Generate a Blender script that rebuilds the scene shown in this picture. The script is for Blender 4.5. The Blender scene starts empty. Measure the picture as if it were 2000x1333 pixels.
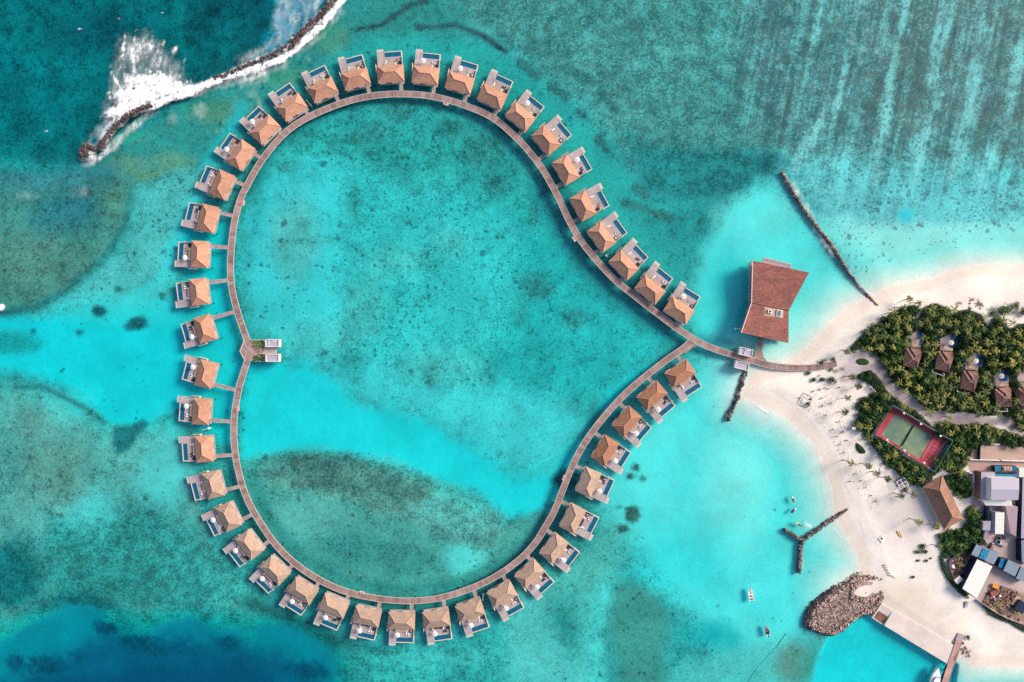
import bpy, math, random
import numpy as np
from mathutils import Vector, Matrix
R = math.radians
H = 333.333          # height of the drone in metres
S = 0.25             # metres on the water per photograph pixel
rnd = random.Random(7)
scene = bpy.context.scene
COL = scene.collection

def P(px, py, z=0.0):
    """pixel of the 2000 x 1333 photograph -> real place at height z"""
    k = S * (1.0 - z / H)
    return Vector(((px - 1000.0) * k, (666.5 - py) * k, z))

def PL(pts, z=0.0):
    return [P(a, b, z) for a, b in pts]

def lin(c):
    return tuple(((v / 255.0) / 12.92 if v / 255.0 <= 0.04045 else ((v / 255.0 + 0.055) / 1.055) ** 2.4) for v in c)

# ------------------------------------------------------------------ mesh builder
class MB:
    def __init__(s):
        s.v = []; s.f = []; s.m = []; s.attr = {}
    def add(s, vs, fs, m=0):
        b = len(s.v)
        s.v += [tuple(v) for v in vs]
        for f in fs:
            s.f.append([b + i for i in f]); s.m.append(m)
        return b
    def box(s, c, d, rz=0.0, m=0):
        x, y, z = d[0] / 2, d[1] / 2, d[2] / 2
        cs, sn = math.cos(rz), math.sin(rz)
        vs = []
        for k in (-z, z):
            for (a, b) in ((-x, -y), (x, -y), (x, y), (-x, y)):
                vs.append((c[0] + a * cs - b * sn, c[1] + a * sn + b * cs, c[2] + k))
        s.add(vs, [(0, 3, 2, 1), (4, 5, 6, 7), (0, 1, 5, 4), (1, 2, 6, 5), (2, 3, 7, 6), (3, 0, 4, 7)], m)
    def prism(s, poly, z0, z1, m=0):
        n = len(poly)
        area = sum(poly[i][0] * poly[(i + 1) % n][1] - poly[(i + 1) % n][0] * poly[i][1] for i in range(n))
        if area < 0: poly = list(reversed(poly))
        vs = [(p[0], p[1], z0) for p in poly] + [(p[0], p[1], z1) for p in poly]
        fs = [tuple(range(n - 1, -1, -1)), tuple(range(n, 2 * n))]
        for i in range(n):
            j = (i + 1) % n
            fs.append((i, j, n + j, n + i))
        s.add(vs, fs, m)
    def tube(s, pts, r, n=6, m=0, cap=True):
        pts = [Vector(p) for p in pts]
        rs = r if isinstance(r, (list, tuple)) else [r] * len(pts)
        vs = []; fs = []
        for i, p in enumerate(pts):
            t = (pts[min(i + 1, len(pts) - 1)] - pts[max(i - 1, 0)]).normalized()
            u = t.orthogonal().normalized() if i == 0 else (u - t * u.dot(t)).normalized()
            w = t.cross(u)
            for k in range(n):
                a = 2 * math.pi * k / n
                vs.append(p + (u * math.cos(a) + w * math.sin(a)) * rs[i])
        for i in range(len(pts) - 1):
            for k in range(n):
                k2 = (k + 1) % n
                fs.append((i * n + k, i * n + k2, (i + 1) * n + k2, (i + 1) * n + k))
        if cap:
            fs.append(tuple(range(n - 1, -1, -1))); fs.append(tuple(range((len(pts) - 1) * n, len(pts) * n)))
        s.add(vs, fs, m)
    def lathe(s, prof, n=12, c=(0, 0, 0), m=0):
        vs = []; fs = []
        for (r, z) in prof:
            for k in range(n):
                a = 2 * math.pi * k / n
                vs.append((c[0] + r * math.cos(a), c[1] + r * math.sin(a), c[2] + z))
        for i in range(len(prof) - 1):
            for k in range(n):
                k2 = (k + 1) % n
                fs.append((i * n + k, i * n + k2, (i + 1) * n + k2, (i + 1) * n + k))
        s.add(vs, fs, m)
    def quad(s, a, b, c, d, m=0):
        s.add([a, b, c, d], [(0, 1, 2, 3)], m)
    def slab(s, pts, t, m=0):
        """a thick sheet whose top face runs through pts (any heights)"""
        n = len(pts)
        vs = [tuple(p) for p in pts] + [(p[0], p[1], p[2] - t) for p in pts]
        fs = [tuple(range(n)), tuple(range(2 * n - 1, n - 1, -1))]
        for i in range(n):
            j = (i + 1) % n
            fs.append((i, n + i, n + j, j))
        s.add(vs, fs, m)
    def mesh(s, name, mats, smooth=False):
        me = bpy.data.meshes.new(name)
        me.from_pydata(s.v, [], s.f)
        mats = mats if isinstance(mats, (list, tuple)) else [mats]
        for m in mats: me.materials.append(m)
        if len(mats) > 1: me.polygons.foreach_set('material_index', s.m)
        if smooth: me.polygons.foreach_set('use_smooth', [True] * len(s.f))
        for k, a in s.attr.items():
            at = me.attributes.new(k, 'FLOAT', 'POINT'); at.data.foreach_set('value', a)
        me.update()
        return me
    def build(s, name, mats, parent=None, smooth=False):
        return link(name, s.mesh(name, mats, smooth), parent)

def link(name, me, parent=None):
    o = bpy.data.objects.new(name, me); COL.objects.link(o)
    if parent is not None: o.parent = parent
    return o
def tag(o, label=None, cat=None, group=None, kind=None):
    if label: o['label'] = label
    if cat: o['category'] = cat
    if group: o['group'] = group
    if kind: o['kind'] = kind
    return o
def thing(name, label, cat, loc=(0, 0, 0), rz=0.0, group=None):
    o = bpy.data.objects.new(name, None); COL.objects.link(o)
    o.empty_display_size = 0.3
    o.location = loc; o.rotation_euler = (0, 0, rz)
    return tag(o, label, cat, group)
def part(name, me, parent, loc=None, rz=0.0, sc=None):
    o = link(name, me, parent)
    if loc is not None: o.location = loc
    if rz: o.rotation_euler = (0, 0, rz)
    if sc is not None: o.scale = sc
    return o
def dup(root, loc, rz=0.0, sc=None, label=None, group=None, cat=None):
    def cp(o, par):
        c = o.copy(); COL.objects.link(c)
        if par is not None: c.parent = par
        for ch in list(o.children): cp(ch, c)
        return c
    r = cp(root, None); r.location = loc; r.rotation_euler = (0, 0, rz)
    if sc is not None: r.scale = sc
    return tag(r, label, cat, group)

# ------------------------------------------------------------------ materials
def mat(name, col, rough=0.8, spec=0.3, var=0.15, vscale=1.5, bump=0.0, bscale=6.0, obvar=0.0, col2=None, c2scale=0.5, metal=0.0, stretch=None, isl=0.0):
    m = bpy.data.materials.new(name); m.use_nodes = True
    nt = m.node_tree; N = nt.nodes; L = nt.links
    b = N['Principled BSDF']
    b.inputs['Roughness'].default_value = rough
    b.inputs['Specular IOR Level'].default_value = spec
    b.inputs['Metallic'].default_value = metal
    tc = N.new('ShaderNodeTexCoord')
    src = tc.outputs['Object']
    if stretch:
        mp = N.new('ShaderNodeMapping'); mp.inputs['Scale'].default_value = stretch
        L.new(src, mp.inputs['Vector']); src = mp.outputs['Vector']
    oi = N.new('ShaderNodeObjectInfo')
    add = N.new('ShaderNodeVectorMath'); add.operation = 'ADD'
    mul = N.new('ShaderNodeMath'); mul.operation = 'MULTIPLY'; mul.inputs[1].default_value = 91.7
    L.new(oi.outputs['Random'], mul.inputs[0])
    cmb = N.new('ShaderNodeCombineXYZ'); L.new(mul.outputs[0], cmb.inputs[0]); L.new(mul.outputs[0], cmb.inputs[1])
    L.new(src, add.inputs[0]); L.new(cmb.outputs[0], add.inputs[1]); src = add.outputs[0]
    def noise(sc, det=4.0):
        n = N.new('ShaderNodeTexNoise'); n.inputs['Scale'].default_value = sc; n.inputs['Detail'].default_value = det
        L.new(src, n.inputs['Vector']); return n
    n1 = noise(vscale)
    rgb = N.new('ShaderNodeRGB'); rgb.outputs[0].default_value = (*col, 1)
    cur = rgb.outputs[0]
    if col2 is not None:
        n2 = noise(c2scale)
        rp = N.new('ShaderNodeMapRange'); rp.inputs[1].default_value = 0.42; rp.inputs[2].default_value = 0.6
        L.new(n2.outputs['Fac'], rp.inputs[0])
        mx = N.new('ShaderNodeMix'); mx.data_type = 'RGBA'
        L.new(rp.outputs[0], mx.inputs['Factor']); L.new(cur, mx.inputs['A']); mx.inputs['B'].default_value = (*col2, 1)
        cur = mx.outputs['Result']
    mr = N.new('ShaderNodeMapRange'); mr.inputs[1].default_value = 0.25; mr.inputs[2].default_value = 0.75
    mr.inputs[3].default_value = 1 - var; mr.inputs[4].default_value = 1 + var
    L.new(n1.outputs['Fac'], mr.inputs[0])
    val = mr.outputs[0]
    if obvar > 0:
        m2 = N.new('ShaderNodeMapRange'); m2.inputs[3].default_value = 1 - obvar; m2.inputs[4].default_value = 1 + obvar
        L.new(oi.outputs['Random'], m2.inputs[0])
        mm = N.new('ShaderNodeMath'); mm.operation = 'MULTIPLY'
        L.new(val, mm.inputs[0]); L.new(m2.outputs[0], mm.inputs[1]); val = mm.outputs[0]
    if isl > 0:
        ge = N.new('ShaderNodeNewGeometry')
        m2 = N.new('ShaderNodeMapRange'); m2.inputs[3].default_value = 1 - isl; m2.inputs[4].default_value = 1 + isl
        L.new(ge.outputs['Random Per Island'], m2.inputs[0])
        mm = N.new('ShaderNodeMath'); mm.operation = 'MULTIPLY'
        L.new(val, mm.inputs[0]); L.new(m2.outputs[0], mm.inputs[1]); val = mm.outputs[0]
    vm = N.new('ShaderNodeVectorMath'); vm.operation = 'SCALE'
    L.new(cur, vm.inputs[0]); L.new(val, vm.inputs['Scale'])
    L.new(vm.outputs[0], b.inputs['Base Color'])
    if bump > 0:
        n3 = noise(bscale, 3.0)
        bp = N.new('ShaderNodeBump'); bp.inputs['Strength'].default_value = bump; bp.inputs['Distance'].default_value = 0.1
        L.new(n3.outputs['Fac'], bp.inputs['Height']); L.new(bp.outputs[0], b.inputs['Normal'])
    return m

def plank_mat(name, col, dark, pitch=0.45, panel=2.6, attr='along', axis=None):
    """weathered boards laid across the walk: tone changes from board to board and from panel to panel"""
    m = bpy.data.materials.new(name); m.use_nodes = True
    nt = m.node_tree; N = nt.nodes; L = nt.links; b = N['Principled BSDF']
    b.inputs['Roughness'].default_value = 0.85; b.inputs['Specular IOR Level'].default_value = 0.2
    if axis is None:
        at = N.new('ShaderNodeAttribute'); at.attribute_name = attr; u = at.outputs['Fac']
    else:
        tc = N.new('ShaderNodeTexCoord'); sp = N.new('ShaderNodeSeparateXYZ'); L.new(tc.outputs['Object'], sp.inputs[0]); u = sp.outputs[axis]
    oi = N.new('ShaderNodeObjectInfo')
    def steps(p, seed):
        d = N.new('ShaderNodeMath'); d.operation = 'DIVIDE'; L.new(u, d.inputs[0]); d.inputs[1].default_value = p
        a = N.new('ShaderNodeMath'); a.operation = 'MULTIPLY_ADD'; L.new(oi.outputs['Random'], a.inputs[0]); a.inputs[1].default_value = 173.0; L.new(d.outputs[0], a.inputs[2])
        f = N.new('ShaderNodeMath'); f.operation = 'FLOOR'; L.new(a.outputs[0], f.inputs[0])
        s2 = N.new('ShaderNodeMath'); s2.operation = 'ADD'; L.new(f.outputs[0], s2.inputs[0]); s2.inputs[1].default_value = seed
        w = N.new('ShaderNodeTexWhiteNoise'); w.noise_dimensions = '1D'; L.new(s2.outputs[0], w.inputs['W']); return w.outputs['Value']
    a = steps(pitch, 0.3); c = steps(panel, 77.3); e = steps(panel * 3.3, 177.3)
    mx1 = N.new('ShaderNodeMath'); mx1.operation = 'MULTIPLY_ADD'; L.new(a, mx1.inputs[0]); mx1.inputs[1].default_value = 0.40; 
    m2 = N.new('ShaderNodeMath'); m2.operation = 'MULTIPLY'; L.new(c, m2.inputs[0]); m2.inputs[1].default_value = 0.38
    L.new(m2.outputs[0], mx1.inputs[2])
    m3 = N.new('ShaderNodeMath'); m3.operation = 'MULTIPLY_ADD'; L.new(e, m3.inputs[0]); m3.inputs[1].default_value = 0.22; L.new(mx1.outputs[0], m3.inputs[2])
    mx = N.new('ShaderNodeMix'); mx.data_type = 'RGBA'; L.new(m3.outputs[0], mx.inputs['Factor'])
    mx.inputs['A'].default_value = (*dark, 1); mx.inputs['B'].default_value = (*col, 1)
    g = N.new('ShaderNodeNewGeometry'); ns = N.new('ShaderNodeTexNoise'); ns.inputs['Scale'].default_value = 0.35; ns.inputs['Detail'].default_value = 5
    L.new(g.outputs['Position'], ns.inputs['Vector'])
    mr = N.new('ShaderNodeMapRange'); mr.inputs[1].default_value = 0.3; mr.inputs[2].default_value = 0.7; mr.inputs[3].default_value = 0.82; mr.inputs[4].default_value = 1.16
    L.new(ns.outputs['Fac'], mr.inputs[0])
    vm = N.new('ShaderNodeVectorMath'); vm.operation = 'SCALE'; L.new(mx.outputs['Result'], vm.inputs[0]); L.new(mr.outputs[0], vm.inputs['Scale'])
    L.new(vm.outputs[0], b.inputs['Base Color'])
    return m

M = {}
def setup_materials():
    M['deck'] = plank_mat('weathered_deck', (.47, .385, .38), (.35, .28, .28), pitch=0.3, panel=2.0, axis=1)
    M['landing'] = mat('bleached_landing', (.52, .48, .43), var=.12)
    M['walk'] = plank_mat('boardwalk_planks', (.43, .29, .26), (.17, .10, .09), pitch=0.5, panel=2.2)
    M['walk2'] = plank_mat('access_walk_planks', (.42, .31, .29), (.30, .20, .19), pitch=0.5, panel=1.6, axis=1)
    M['beam'] = mat('bleached_edge_beam', (.50, .42, .40), var=.2, vscale=.6)
    M['pile'] = mat('grey_pile', (.18, .15, .13), var=.2)
    M['roof'] = mat('orange_shingle', (.515, .262, .168), var=.22, vscale=1.1, bump=.5, bscale=3.5, obvar=.12, col2=(.45, .228, .15), c2scale=.35)
    M['roof_grey'] = mat('greyed_shingle', (.45, .295, .21), var=.2, vscale=1.1, bump=.5, bscale=3.5, obvar=.08, col2=(.38, .26, .195), c2scale=.35)
    M['roof_garden'] = mat('dark_brown_shingle', (.225, .115, .09), var=.25, vscale=1.1, bump=.5, bscale=3.5, obvar=.06, col2=(.18, .095, .08), c2scale=.35)
    M['roof_hall'] = mat('brown_hall_shingle', (.34, .17, .11), var=.25, vscale=.9, bump=.5, bscale=2.5, col2=(.27, .135, .095), c2scale=.3)
    M['roof_mid'] = mat('brown_orange_shingle', (.40, .175, .095), var=.22, vscale=1.1, bump=.5, bscale=3.5, obvar=.05, col2=(.33, .16, .10), c2scale=.35)
    M['cap'] = mat('pale_ridge_cap', (.56, .29, .19), var=.15)
    M['cap_grey'] = mat('pale_grey_ridge_cap', (.5, .36, .28), var=.15)
    M['wall'] = mat('cream_wall', (.6, .5, .42), var=.08)
    M['white'] = mat('white_paint', (.78, .74, .70), var=.04, rough=.6)
    M['cabin'] = mat('weathered_white_render', (.70, .66, .62), var=.08, vscale=.6)
    M['canvas'] = mat('white_canvas', (.80, .77, .72), var=.04, rough=.9)
    M['slat'] = mat('beige_slats', (.48, .32, .22), var=.2, vscale=3)
    M['dark'] = mat('dark_wicker', (.035, .04, .055), var=.2)
    M['darkwood'] = mat('dark_opening', (.05, .03, .03), var=.2)
    M['cushion'] = mat('white_cushion', (.74, .70, .68), var=.05)
    M['orangewood'] = mat('orange_wood', (.45, .23, .12), var=.1)
    M['poolwater'] = mat('pool_water', (.006, .105, .19), rough=.08, spec=.5, var=.12, vscale=.5)
    M['poolwater2'] = mat('garden_pool_water', (.012, .075, .17), rough=.08, spec=.5, var=.12, vscale=.5)
    M['redring'] = mat('red_lifebuoy', (.75, .12, .12), var=.05)
    M['rock'] = mat('dark_wet_rock', (.055, .042, .045), var=.45, vscale=1.2, bump=.6, bscale=2.5, col2=(.13, .085, .08), c2scale=.4, isl=.5)
    M['rock_pale'] = mat('pale_coral_rock', (.37, .25, .195), var=.5, vscale=.9, obvar=.5, col2=(.22, .155, .14), c2scale=.45, isl=.75)
    M['big_roof'] = mat('red_brown_shingle', (.32, .115, .085), var=.42, vscale=.7, bump=.6, bscale=1.8, stretch=(1, 2.5, 1), col2=(.235, .09, .075), c2scale=.22)
    M['concrete'] = mat('pale_concrete', (.66, .565, .50), var=.1, vscale=.25, col2=(.60, .51, .46), c2scale=.12)
    M['rust'] = mat('rust_stained_ramp', (.26, .13, .085), var=.35, vscale=.4, col2=(.12, .08, .05), c2scale=.3)
    M['trunk'] = mat('palm_bark', (.20, .15, .12), var=.2)
    M['bark'] = mat('tree_bark', (.09, .06, .045), var=.2)
    M['metal_lav'] = mat('lavender_grey_metal', (.43, .385, .46), var=.04, rough=.5)
    M['metal_white'] = mat('white_sheet_metal', (.80, .76, .70), var=.03, rough=.5)
    M['metal_blue'] = mat('blue_grey_metal', (.235, .285, .345), var=.08, rough=.5, vscale=.4)
    M['tarp'] = mat('blue_tarp', (.01, .19, .33), var=.25, vscale=.5, rough=.45, bump=.4, bscale=1.5)
    M['mauve'] = mat('mauve_roof', (.42, .30, .33), var=.08)
    M['redbrown'] = mat('red_brown_terrace', (.28, .15, .115), var=.2, vscale=.3)
    M['navy'] = mat('dark_navy_paint', (.012, .022, .05), var=.3, rough=.4)
    M['yellow'] = mat('yellow_plastic', (.75, .45, .06), var=.08, rough=.4)
    M['orange'] = mat('orange_plastic', (.75, .30, .03), var=.1, rough=.5)
    M['red'] = mat('red_paint', (.30, .085, .07), var=.2, rough=.5)
    M['pinkcover'] = mat('dusty_pink_boat_cover', (.38, .22, .25), var=.15)
    M['maroon'] = mat('maroon_upholstery', (.25, .07, .08), var=.1)
    M['purple'] = mat('purple_seat', (.10, .07, .22), var=.1)
    M['hull'] = mat('white_gelcoat', (.80, .77, .74), var=.03, rough=.25, spec=.5)
    M['glass'] = mat('dark_glass', (.03, .04, .06), var=.1, rough=.1, spec=.6)
    M['blue_glass'] = mat('blue_skylight_glass', (.14, .18, .27), var=.15, rough=.1, spec=.6)
    M['engine'] = mat('black_engine', (.02, .02, .025), var=.1, rough=.4)
    M['court_red'] = mat('red_court_paint', (.42, .05, .07), var=.22, vscale=.25, col2=(.33, .04, .055), c2scale=.12)
    M['court_green'] = mat('green_court_turf', (.185, .255, .15), var=.24, vscale=.22, col2=(.115, .19, .14), c2scale=.08)
    M['line'] = mat('white_court_line', (.6, .42, .44), var=.1)
    M['net'] = mat('dark_net', (.045, .075, .075), var=.1)
    M['meshfence'] = mat('pale_green_fence_mesh', (.30, .40, .35), var=.1)
    M['meshteal'] = mat('teal_fence_mesh', (.015, .12, .12), var=.25, vscale=.6)
    M['greymesh'] = mat('grey_fence_mesh', (.34, .31, .31), var=.15)
    M['brush'] = mat('dry_brushwood', (.30, .16, .12), var=.3)
    M['jetty'] = plank_mat('jetty_planks', (.52, .31, .26), (.44, .25, .21), pitch=.4, panel=3.0)
    M['scrap'] = mat('mixed_scrap', (.22, .13, .09), var=.5, vscale=.4, col2=(.06, .05, .055), c2scale=.25)
    M['pave'] = mat('pinkish_concrete_yard', (.46, .34, .31), var=.12, vscale=.2)
    M['greymat'] = mat('grey_mat', (.56, .53, .55), var=.05)
setup_materials()
def net_mat(name, col, alpha):
    m = mat(name, col, var=.15)
    nt = m.node_tree; out = nt.nodes['Material Output']; b = nt.nodes['Principled BSDF']
    tr = nt.nodes.new('ShaderNodeBsdfTransparent'); mx = nt.nodes.new('ShaderNodeMixShader'); mx.inputs[0].default_value = alpha
    nt.links.new(tr.outputs[0], mx.inputs[1]); nt.links.new(b.outputs[0], mx.inputs[2]); nt.links.new(mx.outputs[0], out.inputs['Surface'])
    return m
M['net_green'] = net_mat('pale_green_netting', (.46, .56, .51), .8)
M['net_teal'] = net_mat('teal_netting', (.02, .22, .21), .85)
M['net_grey'] = net_mat('grey_netting', (.50, .45, .43), .6)

def leafmat(name, a, b, c, tr=0.0):
    m = bpy.data.materials.new(name); m.use_nodes = True
    nt = m.node_tree; N = nt.nodes; L = nt.links; bs = N['Principled BSDF']
    bs.inputs['Roughness'].default_value = 0.6; bs.inputs['Specular IOR Level'].default_value = 0.25
    g = N.new('ShaderNodeNewGeometry'); oi = N.new('ShaderNodeObjectInfo')
    ns = N.new('ShaderNodeTexNoise'); ns.inputs['Scale'].default_value = 0.9; ns.inputs['Detail'].default_value = 3
    L.new(g.outputs['Position'], ns.inputs['Vector'])
    ad = N.new('ShaderNodeMath'); ad.operation = 'MULTIPLY_ADD'; L.new(oi.outputs['Random'], ad.inputs[0]); ad.inputs[1].default_value = 0.55
    sb = N.new('ShaderNodeMath'); sb.operation = 'MULTIPLY_ADD'; L.new(g.outputs['Random Per Island'], sb.inputs[0]); sb.inputs[1].default_value = 0.35
    sc = N.new('ShaderNodeMath'); sc.operation = 'MULTIPLY_ADD'; L.new(ns.outputs['Fac'], sc.inputs[0]); sc.inputs[1].default_value = 0.7; sc.inputs[2].default_value = -0.3
    L.new(sc.outputs[0], sb.inputs[2]); L.new(sb.outputs[0], ad.inputs[2])
    rp = N.new('ShaderNodeValToRGB'); L.new(ad.outputs[0], rp.inputs[0])
    e = rp.color_ramp.elements; e[0].position = 0.1; e[0].color = (*a, 1); e[1].position = 0.9; e[1].color = (*c, 1)
    k = e.new(0.5); k.color = (*b, 1)
    L.new(rp.outputs[0], bs.inputs['Base Color'])
    return m
M['palm'] = leafmat('palm_fronds', (.05, .085, .025), (.155, .17, .038), (.44, .34, .068))
M['palm_beach'] = leafmat('beach_palm_fronds', (.04, .07, .024), (.10, .12, .034), (.26, .21, .05))
M['palm_dry'] = leafmat('dry_palm_fronds', (.32, .16, .06), (.40, .20, .08), (.52, .26, .07))
M['leaf'] = leafmat('broadleaf_foliage', (.010, .042, .018), (.028, .085, .018), (.08, .15, .028))
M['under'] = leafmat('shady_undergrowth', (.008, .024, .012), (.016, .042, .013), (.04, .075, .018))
M['leaf_bright'] = leafmat('sunny_shrub_foliage', (.035, .10, .018), (.10, .175, .03), (.20, .25, .05))
M['leaf_dry'] = leafmat('dry_shrub_foliage', (.13, .11, .05), (.25, .19, .09), (.38, .27, .12))
# ------------------------------------------------------------------ seabed, beach and water
_rs = np.random.RandomState(11)
_T = _rs.rand(256, 256)
def vnoise(x, y, seed=0):
    x = x + seed * 37.17; y = y + seed * 91.73
    xi = np.floor(x).astype(np.int64); yi = np.floor(y).astype(np.int64)
    fx = x - xi; fy = y - yi
    fx = fx * fx * (3 - 2 * fx); fy = fy * fy * (3 - 2 * fy)
    a = _T[xi & 255, yi & 255]; b = _T[(xi + 1) & 255, yi & 255]
    c = _T[xi & 255, (yi + 1) & 255]; d = _T[(xi + 1) & 255, (yi + 1) & 255]
    return (a * (1 - fx) + b * fx) * (1 - fy) + (c * (1 - fx) + d * fx) * fy
def fbm(x, y, seed=0, oc=4, gain=0.5):
    s = 0; a = 1; t = 0
    for o in range(oc):
        s = s + a * vnoise(x * 2 ** o, y * 2 ** o, seed + o * 3); t += a; a *= gain
    return s / t * 2 - 1

def axis_coords(half, step, far):
    inner = np.arange(-half, half + step * .5, step)
    out = [half]
    d = step
    while out[-1] < far:
        d *= 1.6; out.append(out[-1] + d)
    out = np.array(out[1:])
    return np.concatenate([-out[::-1], inner, out])
GX = axis_coords(275.0, 0.65, 2600.0)
GY = axis_coords(192.0, 0.65, 2600.0)
XX, YY = np.meshgrid(GX, GY)                 # metres
PX = XX / S + 1000.0; PY = 666.5 - YY / S    # survey map units (quarter metres)
N1 = fbm(PX / 90, PY / 90, 1, 5); N2 = fbm(PX / 28, PY / 28, 5, 4); N3 = fbm(PX / 9, PY / 9, 9, 3)
N4 = fbm(PX / 4.2, PY / 4.2, 13, 2)
WARP = 0.50 * N1 + 0.60 * N2 + 0.45 * N3 + .38 * N4

def sdf_poly(poly, pad):
    """signed distance (px), positive inside; only evaluated near the polygon"""
    xs = [p[0] for p in poly]; ys = [p[1] for p in poly]
    ix0 = np.searchsorted(PX[0], min(xs) - pad); ix1 = np.searchsorted(PX[0], max(xs) + pad)
    pyr = -PY[:, 0]
    iy0 = np.searchsorted(pyr, -(max(ys) + pad)); iy1 = np.searchsorted(pyr, -(min(ys) - pad))
    sl = (slice(iy0, iy1), slice(ix0, ix1))
    x = PX[sl]; y = PY[sl]
    d2 = np.full(x.shape, 1e18); ins = np.zeros(x.shape, bool)
    n = len(poly)
    for i in range(n):
        ax, ay = poly[i]; bx, by = poly[(i + 1) % n]
        ex, ey = bx - ax, by - ay
        wx, wy = x - ax, y - ay
        t = np.clip((wx * ex + wy * ey) / (ex * ex + ey * ey + 1e-9), 0, 1)
        d2 = np.minimum(d2, (wx - ex * t) ** 2 + (wy - ey * t) ** 2)
        if ay != by:
            c = ((ay > y) != (by > y)) & (x < (bx - ax) * (y - ay) / (by - ay) + ax)
            ins ^= c
    d = np.sqrt(d2)
    return sl, np.where(ins, d, -d)
def dist_line(pts, pad):
    xs = [p[0] for p in pts]; ys = [p[1] for p in pts]
    ix0 = np.searchsorted(PX[0], min(xs) - pad); ix1 = np.searchsorted(PX[0], max(xs) + pad)
    pyr = -PY[:, 0]
    iy0 = np.searchsorted(pyr, -(max(ys) + pad)); iy1 = np.searchsorted(pyr, -(min(ys) - pad))
    sl = (slice(iy0, iy1), slice(ix0, ix1))
    x = PX[sl]; y = PY[sl]
    d2 = np.full(x.shape, 1e18)
    for i in range(len(pts) - 1):
        ax, ay = pts[i]; bx, by = pts[i + 1]
        ex, ey = bx - ax, by - ay
        wx, wy = x - ax, y - ay
        t = np.clip((wx * ex + wy * ey) / (ex * ex + ey * ey + 1e-9), 0, 1)
        d2 = np.minimum(d2, (wx - ex * t) ** 2 + (wy - ey * t) ** 2)
    return sl, np.sqrt(d2)
def sstep(a, b, x):
    t = np.clip((x - a) / (b - a), 0, 1); return t * t * (3 - 2 * t)
def weight(kind, g, f, warp):
    pad = f + warp * 1.6 + 4
    if kind == 'p':
        sl, d = sdf_poly(g, pad)
    elif kind == 'e':          # ellipse cx, cy, rx, ry
        cx, cy, rx, ry = g
        sl, d = sdf_poly([(cx - rx, cy - ry), (cx + rx, cy - ry), (cx + rx, cy + ry), (cx - rx, cy + ry)], pad)
        q = np.sqrt(((PX[sl] - cx) / rx) ** 2 + ((PY[sl] - cy) / ry) ** 2)
        d = (1 - q) * min(rx, ry)
    else:                      # line pts, half width
        pts, hw = g
        sl, d = dist_line(pts, pad + hw); d = hw - d
    return sl, sstep(-f, f, d + warp * WARP[sl])

# light budget: colour seen = bed colour * LIGHT * exp(-path * depth)
LIGHT = np.array([1.22, 1.22, 1.24])
PATH = np.array([1.40, 0.085, 0.036])        # absorption per metre of depth, down and back up
SAND = np.array([.79, .715, .625])
D = np.full(XX.shape, 2.0); C = np.full(XX.shape, .35); SP = np.full(XX.shape, .15)
TGT = np.empty(XX.shape + (3,)); TGT[:] = lin((48, 170, 168))

def layer(kind, g, col=None, d=None, c=None, sp=None, f=20, warp=14, k=1.0):
    sl, w = weight(kind, g, f, warp)
    w = w * k
    if d is not None: D[sl] = D[sl] * (1 - w) + d * w
    if c is not None: C[sl] = C[sl] * (1 - w) + c * w
    if sp is not None: SP[sl] = SP[sl] * (1 - w) + sp * w
    if col == 'sand':
        t = SAND * LIGHT * np.exp(-PATH * d)
    elif col is None: return
    else: t = np.array(lin(col))
    TGT[sl] = TGT[sl] * (1 - w[..., None]) + t * w[..., None]

# --- ocean side of the breakwater
layer('p', [(-400, -400), (700, -400), (655, 5), (600, 60), (560, 95), (450, 142), (380, 178), (290, 214), (200, 290), (160, 300), (110, 330), (0, 320), (-400, 320)], (20, 120, 124), d=5, c=.5, sp=0, f=26, warp=20)
layer('p', [(-400, 60), (150, 60), (170, 150), (120, 260), (-400, 280)], (19, 126, 134), f=60, warp=30, k=.7)
layer('p', [(390, -200), (560, -200), (540, 40), (480, 100), (400, 130), (370, 60)], (13, 92, 101), f=40, warp=20)
for e in ((60, 90, 60, 50), (130, 200, 60, 40), (250, 40, 40, 30), (430, 60, 30, 50), (60, 260, 60, 30), (170, 120, 40, 30)):
    layer('e', e, (24, 132, 136), c=.45, f=30, warp=34, k=.6)
layer('e', (200, 60, 80, 40), (12, 98, 108), f=40, warp=30)
layer('p', [(528, -60), (650, -60), (610, 40), (565, 85), (515, 108), (480, 118), (530, 50)], (70, 160, 185), f=18, warp=18)
layer('p', [(165, 285), (215, 205), (240, 225), (200, 280)], (70, 150, 172), f=14, warp=8)
# --- behind the breakwater
layer('p', [(170, 318), (260, 262), (330, 212), (420, 182), (520, 148), (600, 85), (680, 10), (760, -80), (1000, -80), (1000, 60), (700, 100), (600, 140), (530, 180), (470, 230), (420, 290), (380, 360), (330, 400), (250, 420), (240, 350)], (50, 150, 144), d=1.5, c=.3, f=18, warp=18)
for e in ((235, 322, 40, 20), (420, 212, 60, 26), (640, 70, 40, 30), (330, 320, 40, 20), (560, 145, 45, 12)):
    layer('e', e, (96, 152, 122), d=1.0, c=.25, f=14, warp=14, k=.75)
layer('l', ([(470, 205), (450, 250), (415, 300), (385, 360), (360, 410)], 12), (42, 188, 188), d=2, c=.1, f=14, warp=8)
layer('e', (240, 264, 30, 10), (192, 172, 148), d=.35, c=0, f=7, warp=6)
layer('e', (488, 151, 26, 7), (186, 165, 140), d=.35, c=0, f=6, warp=5)
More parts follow.
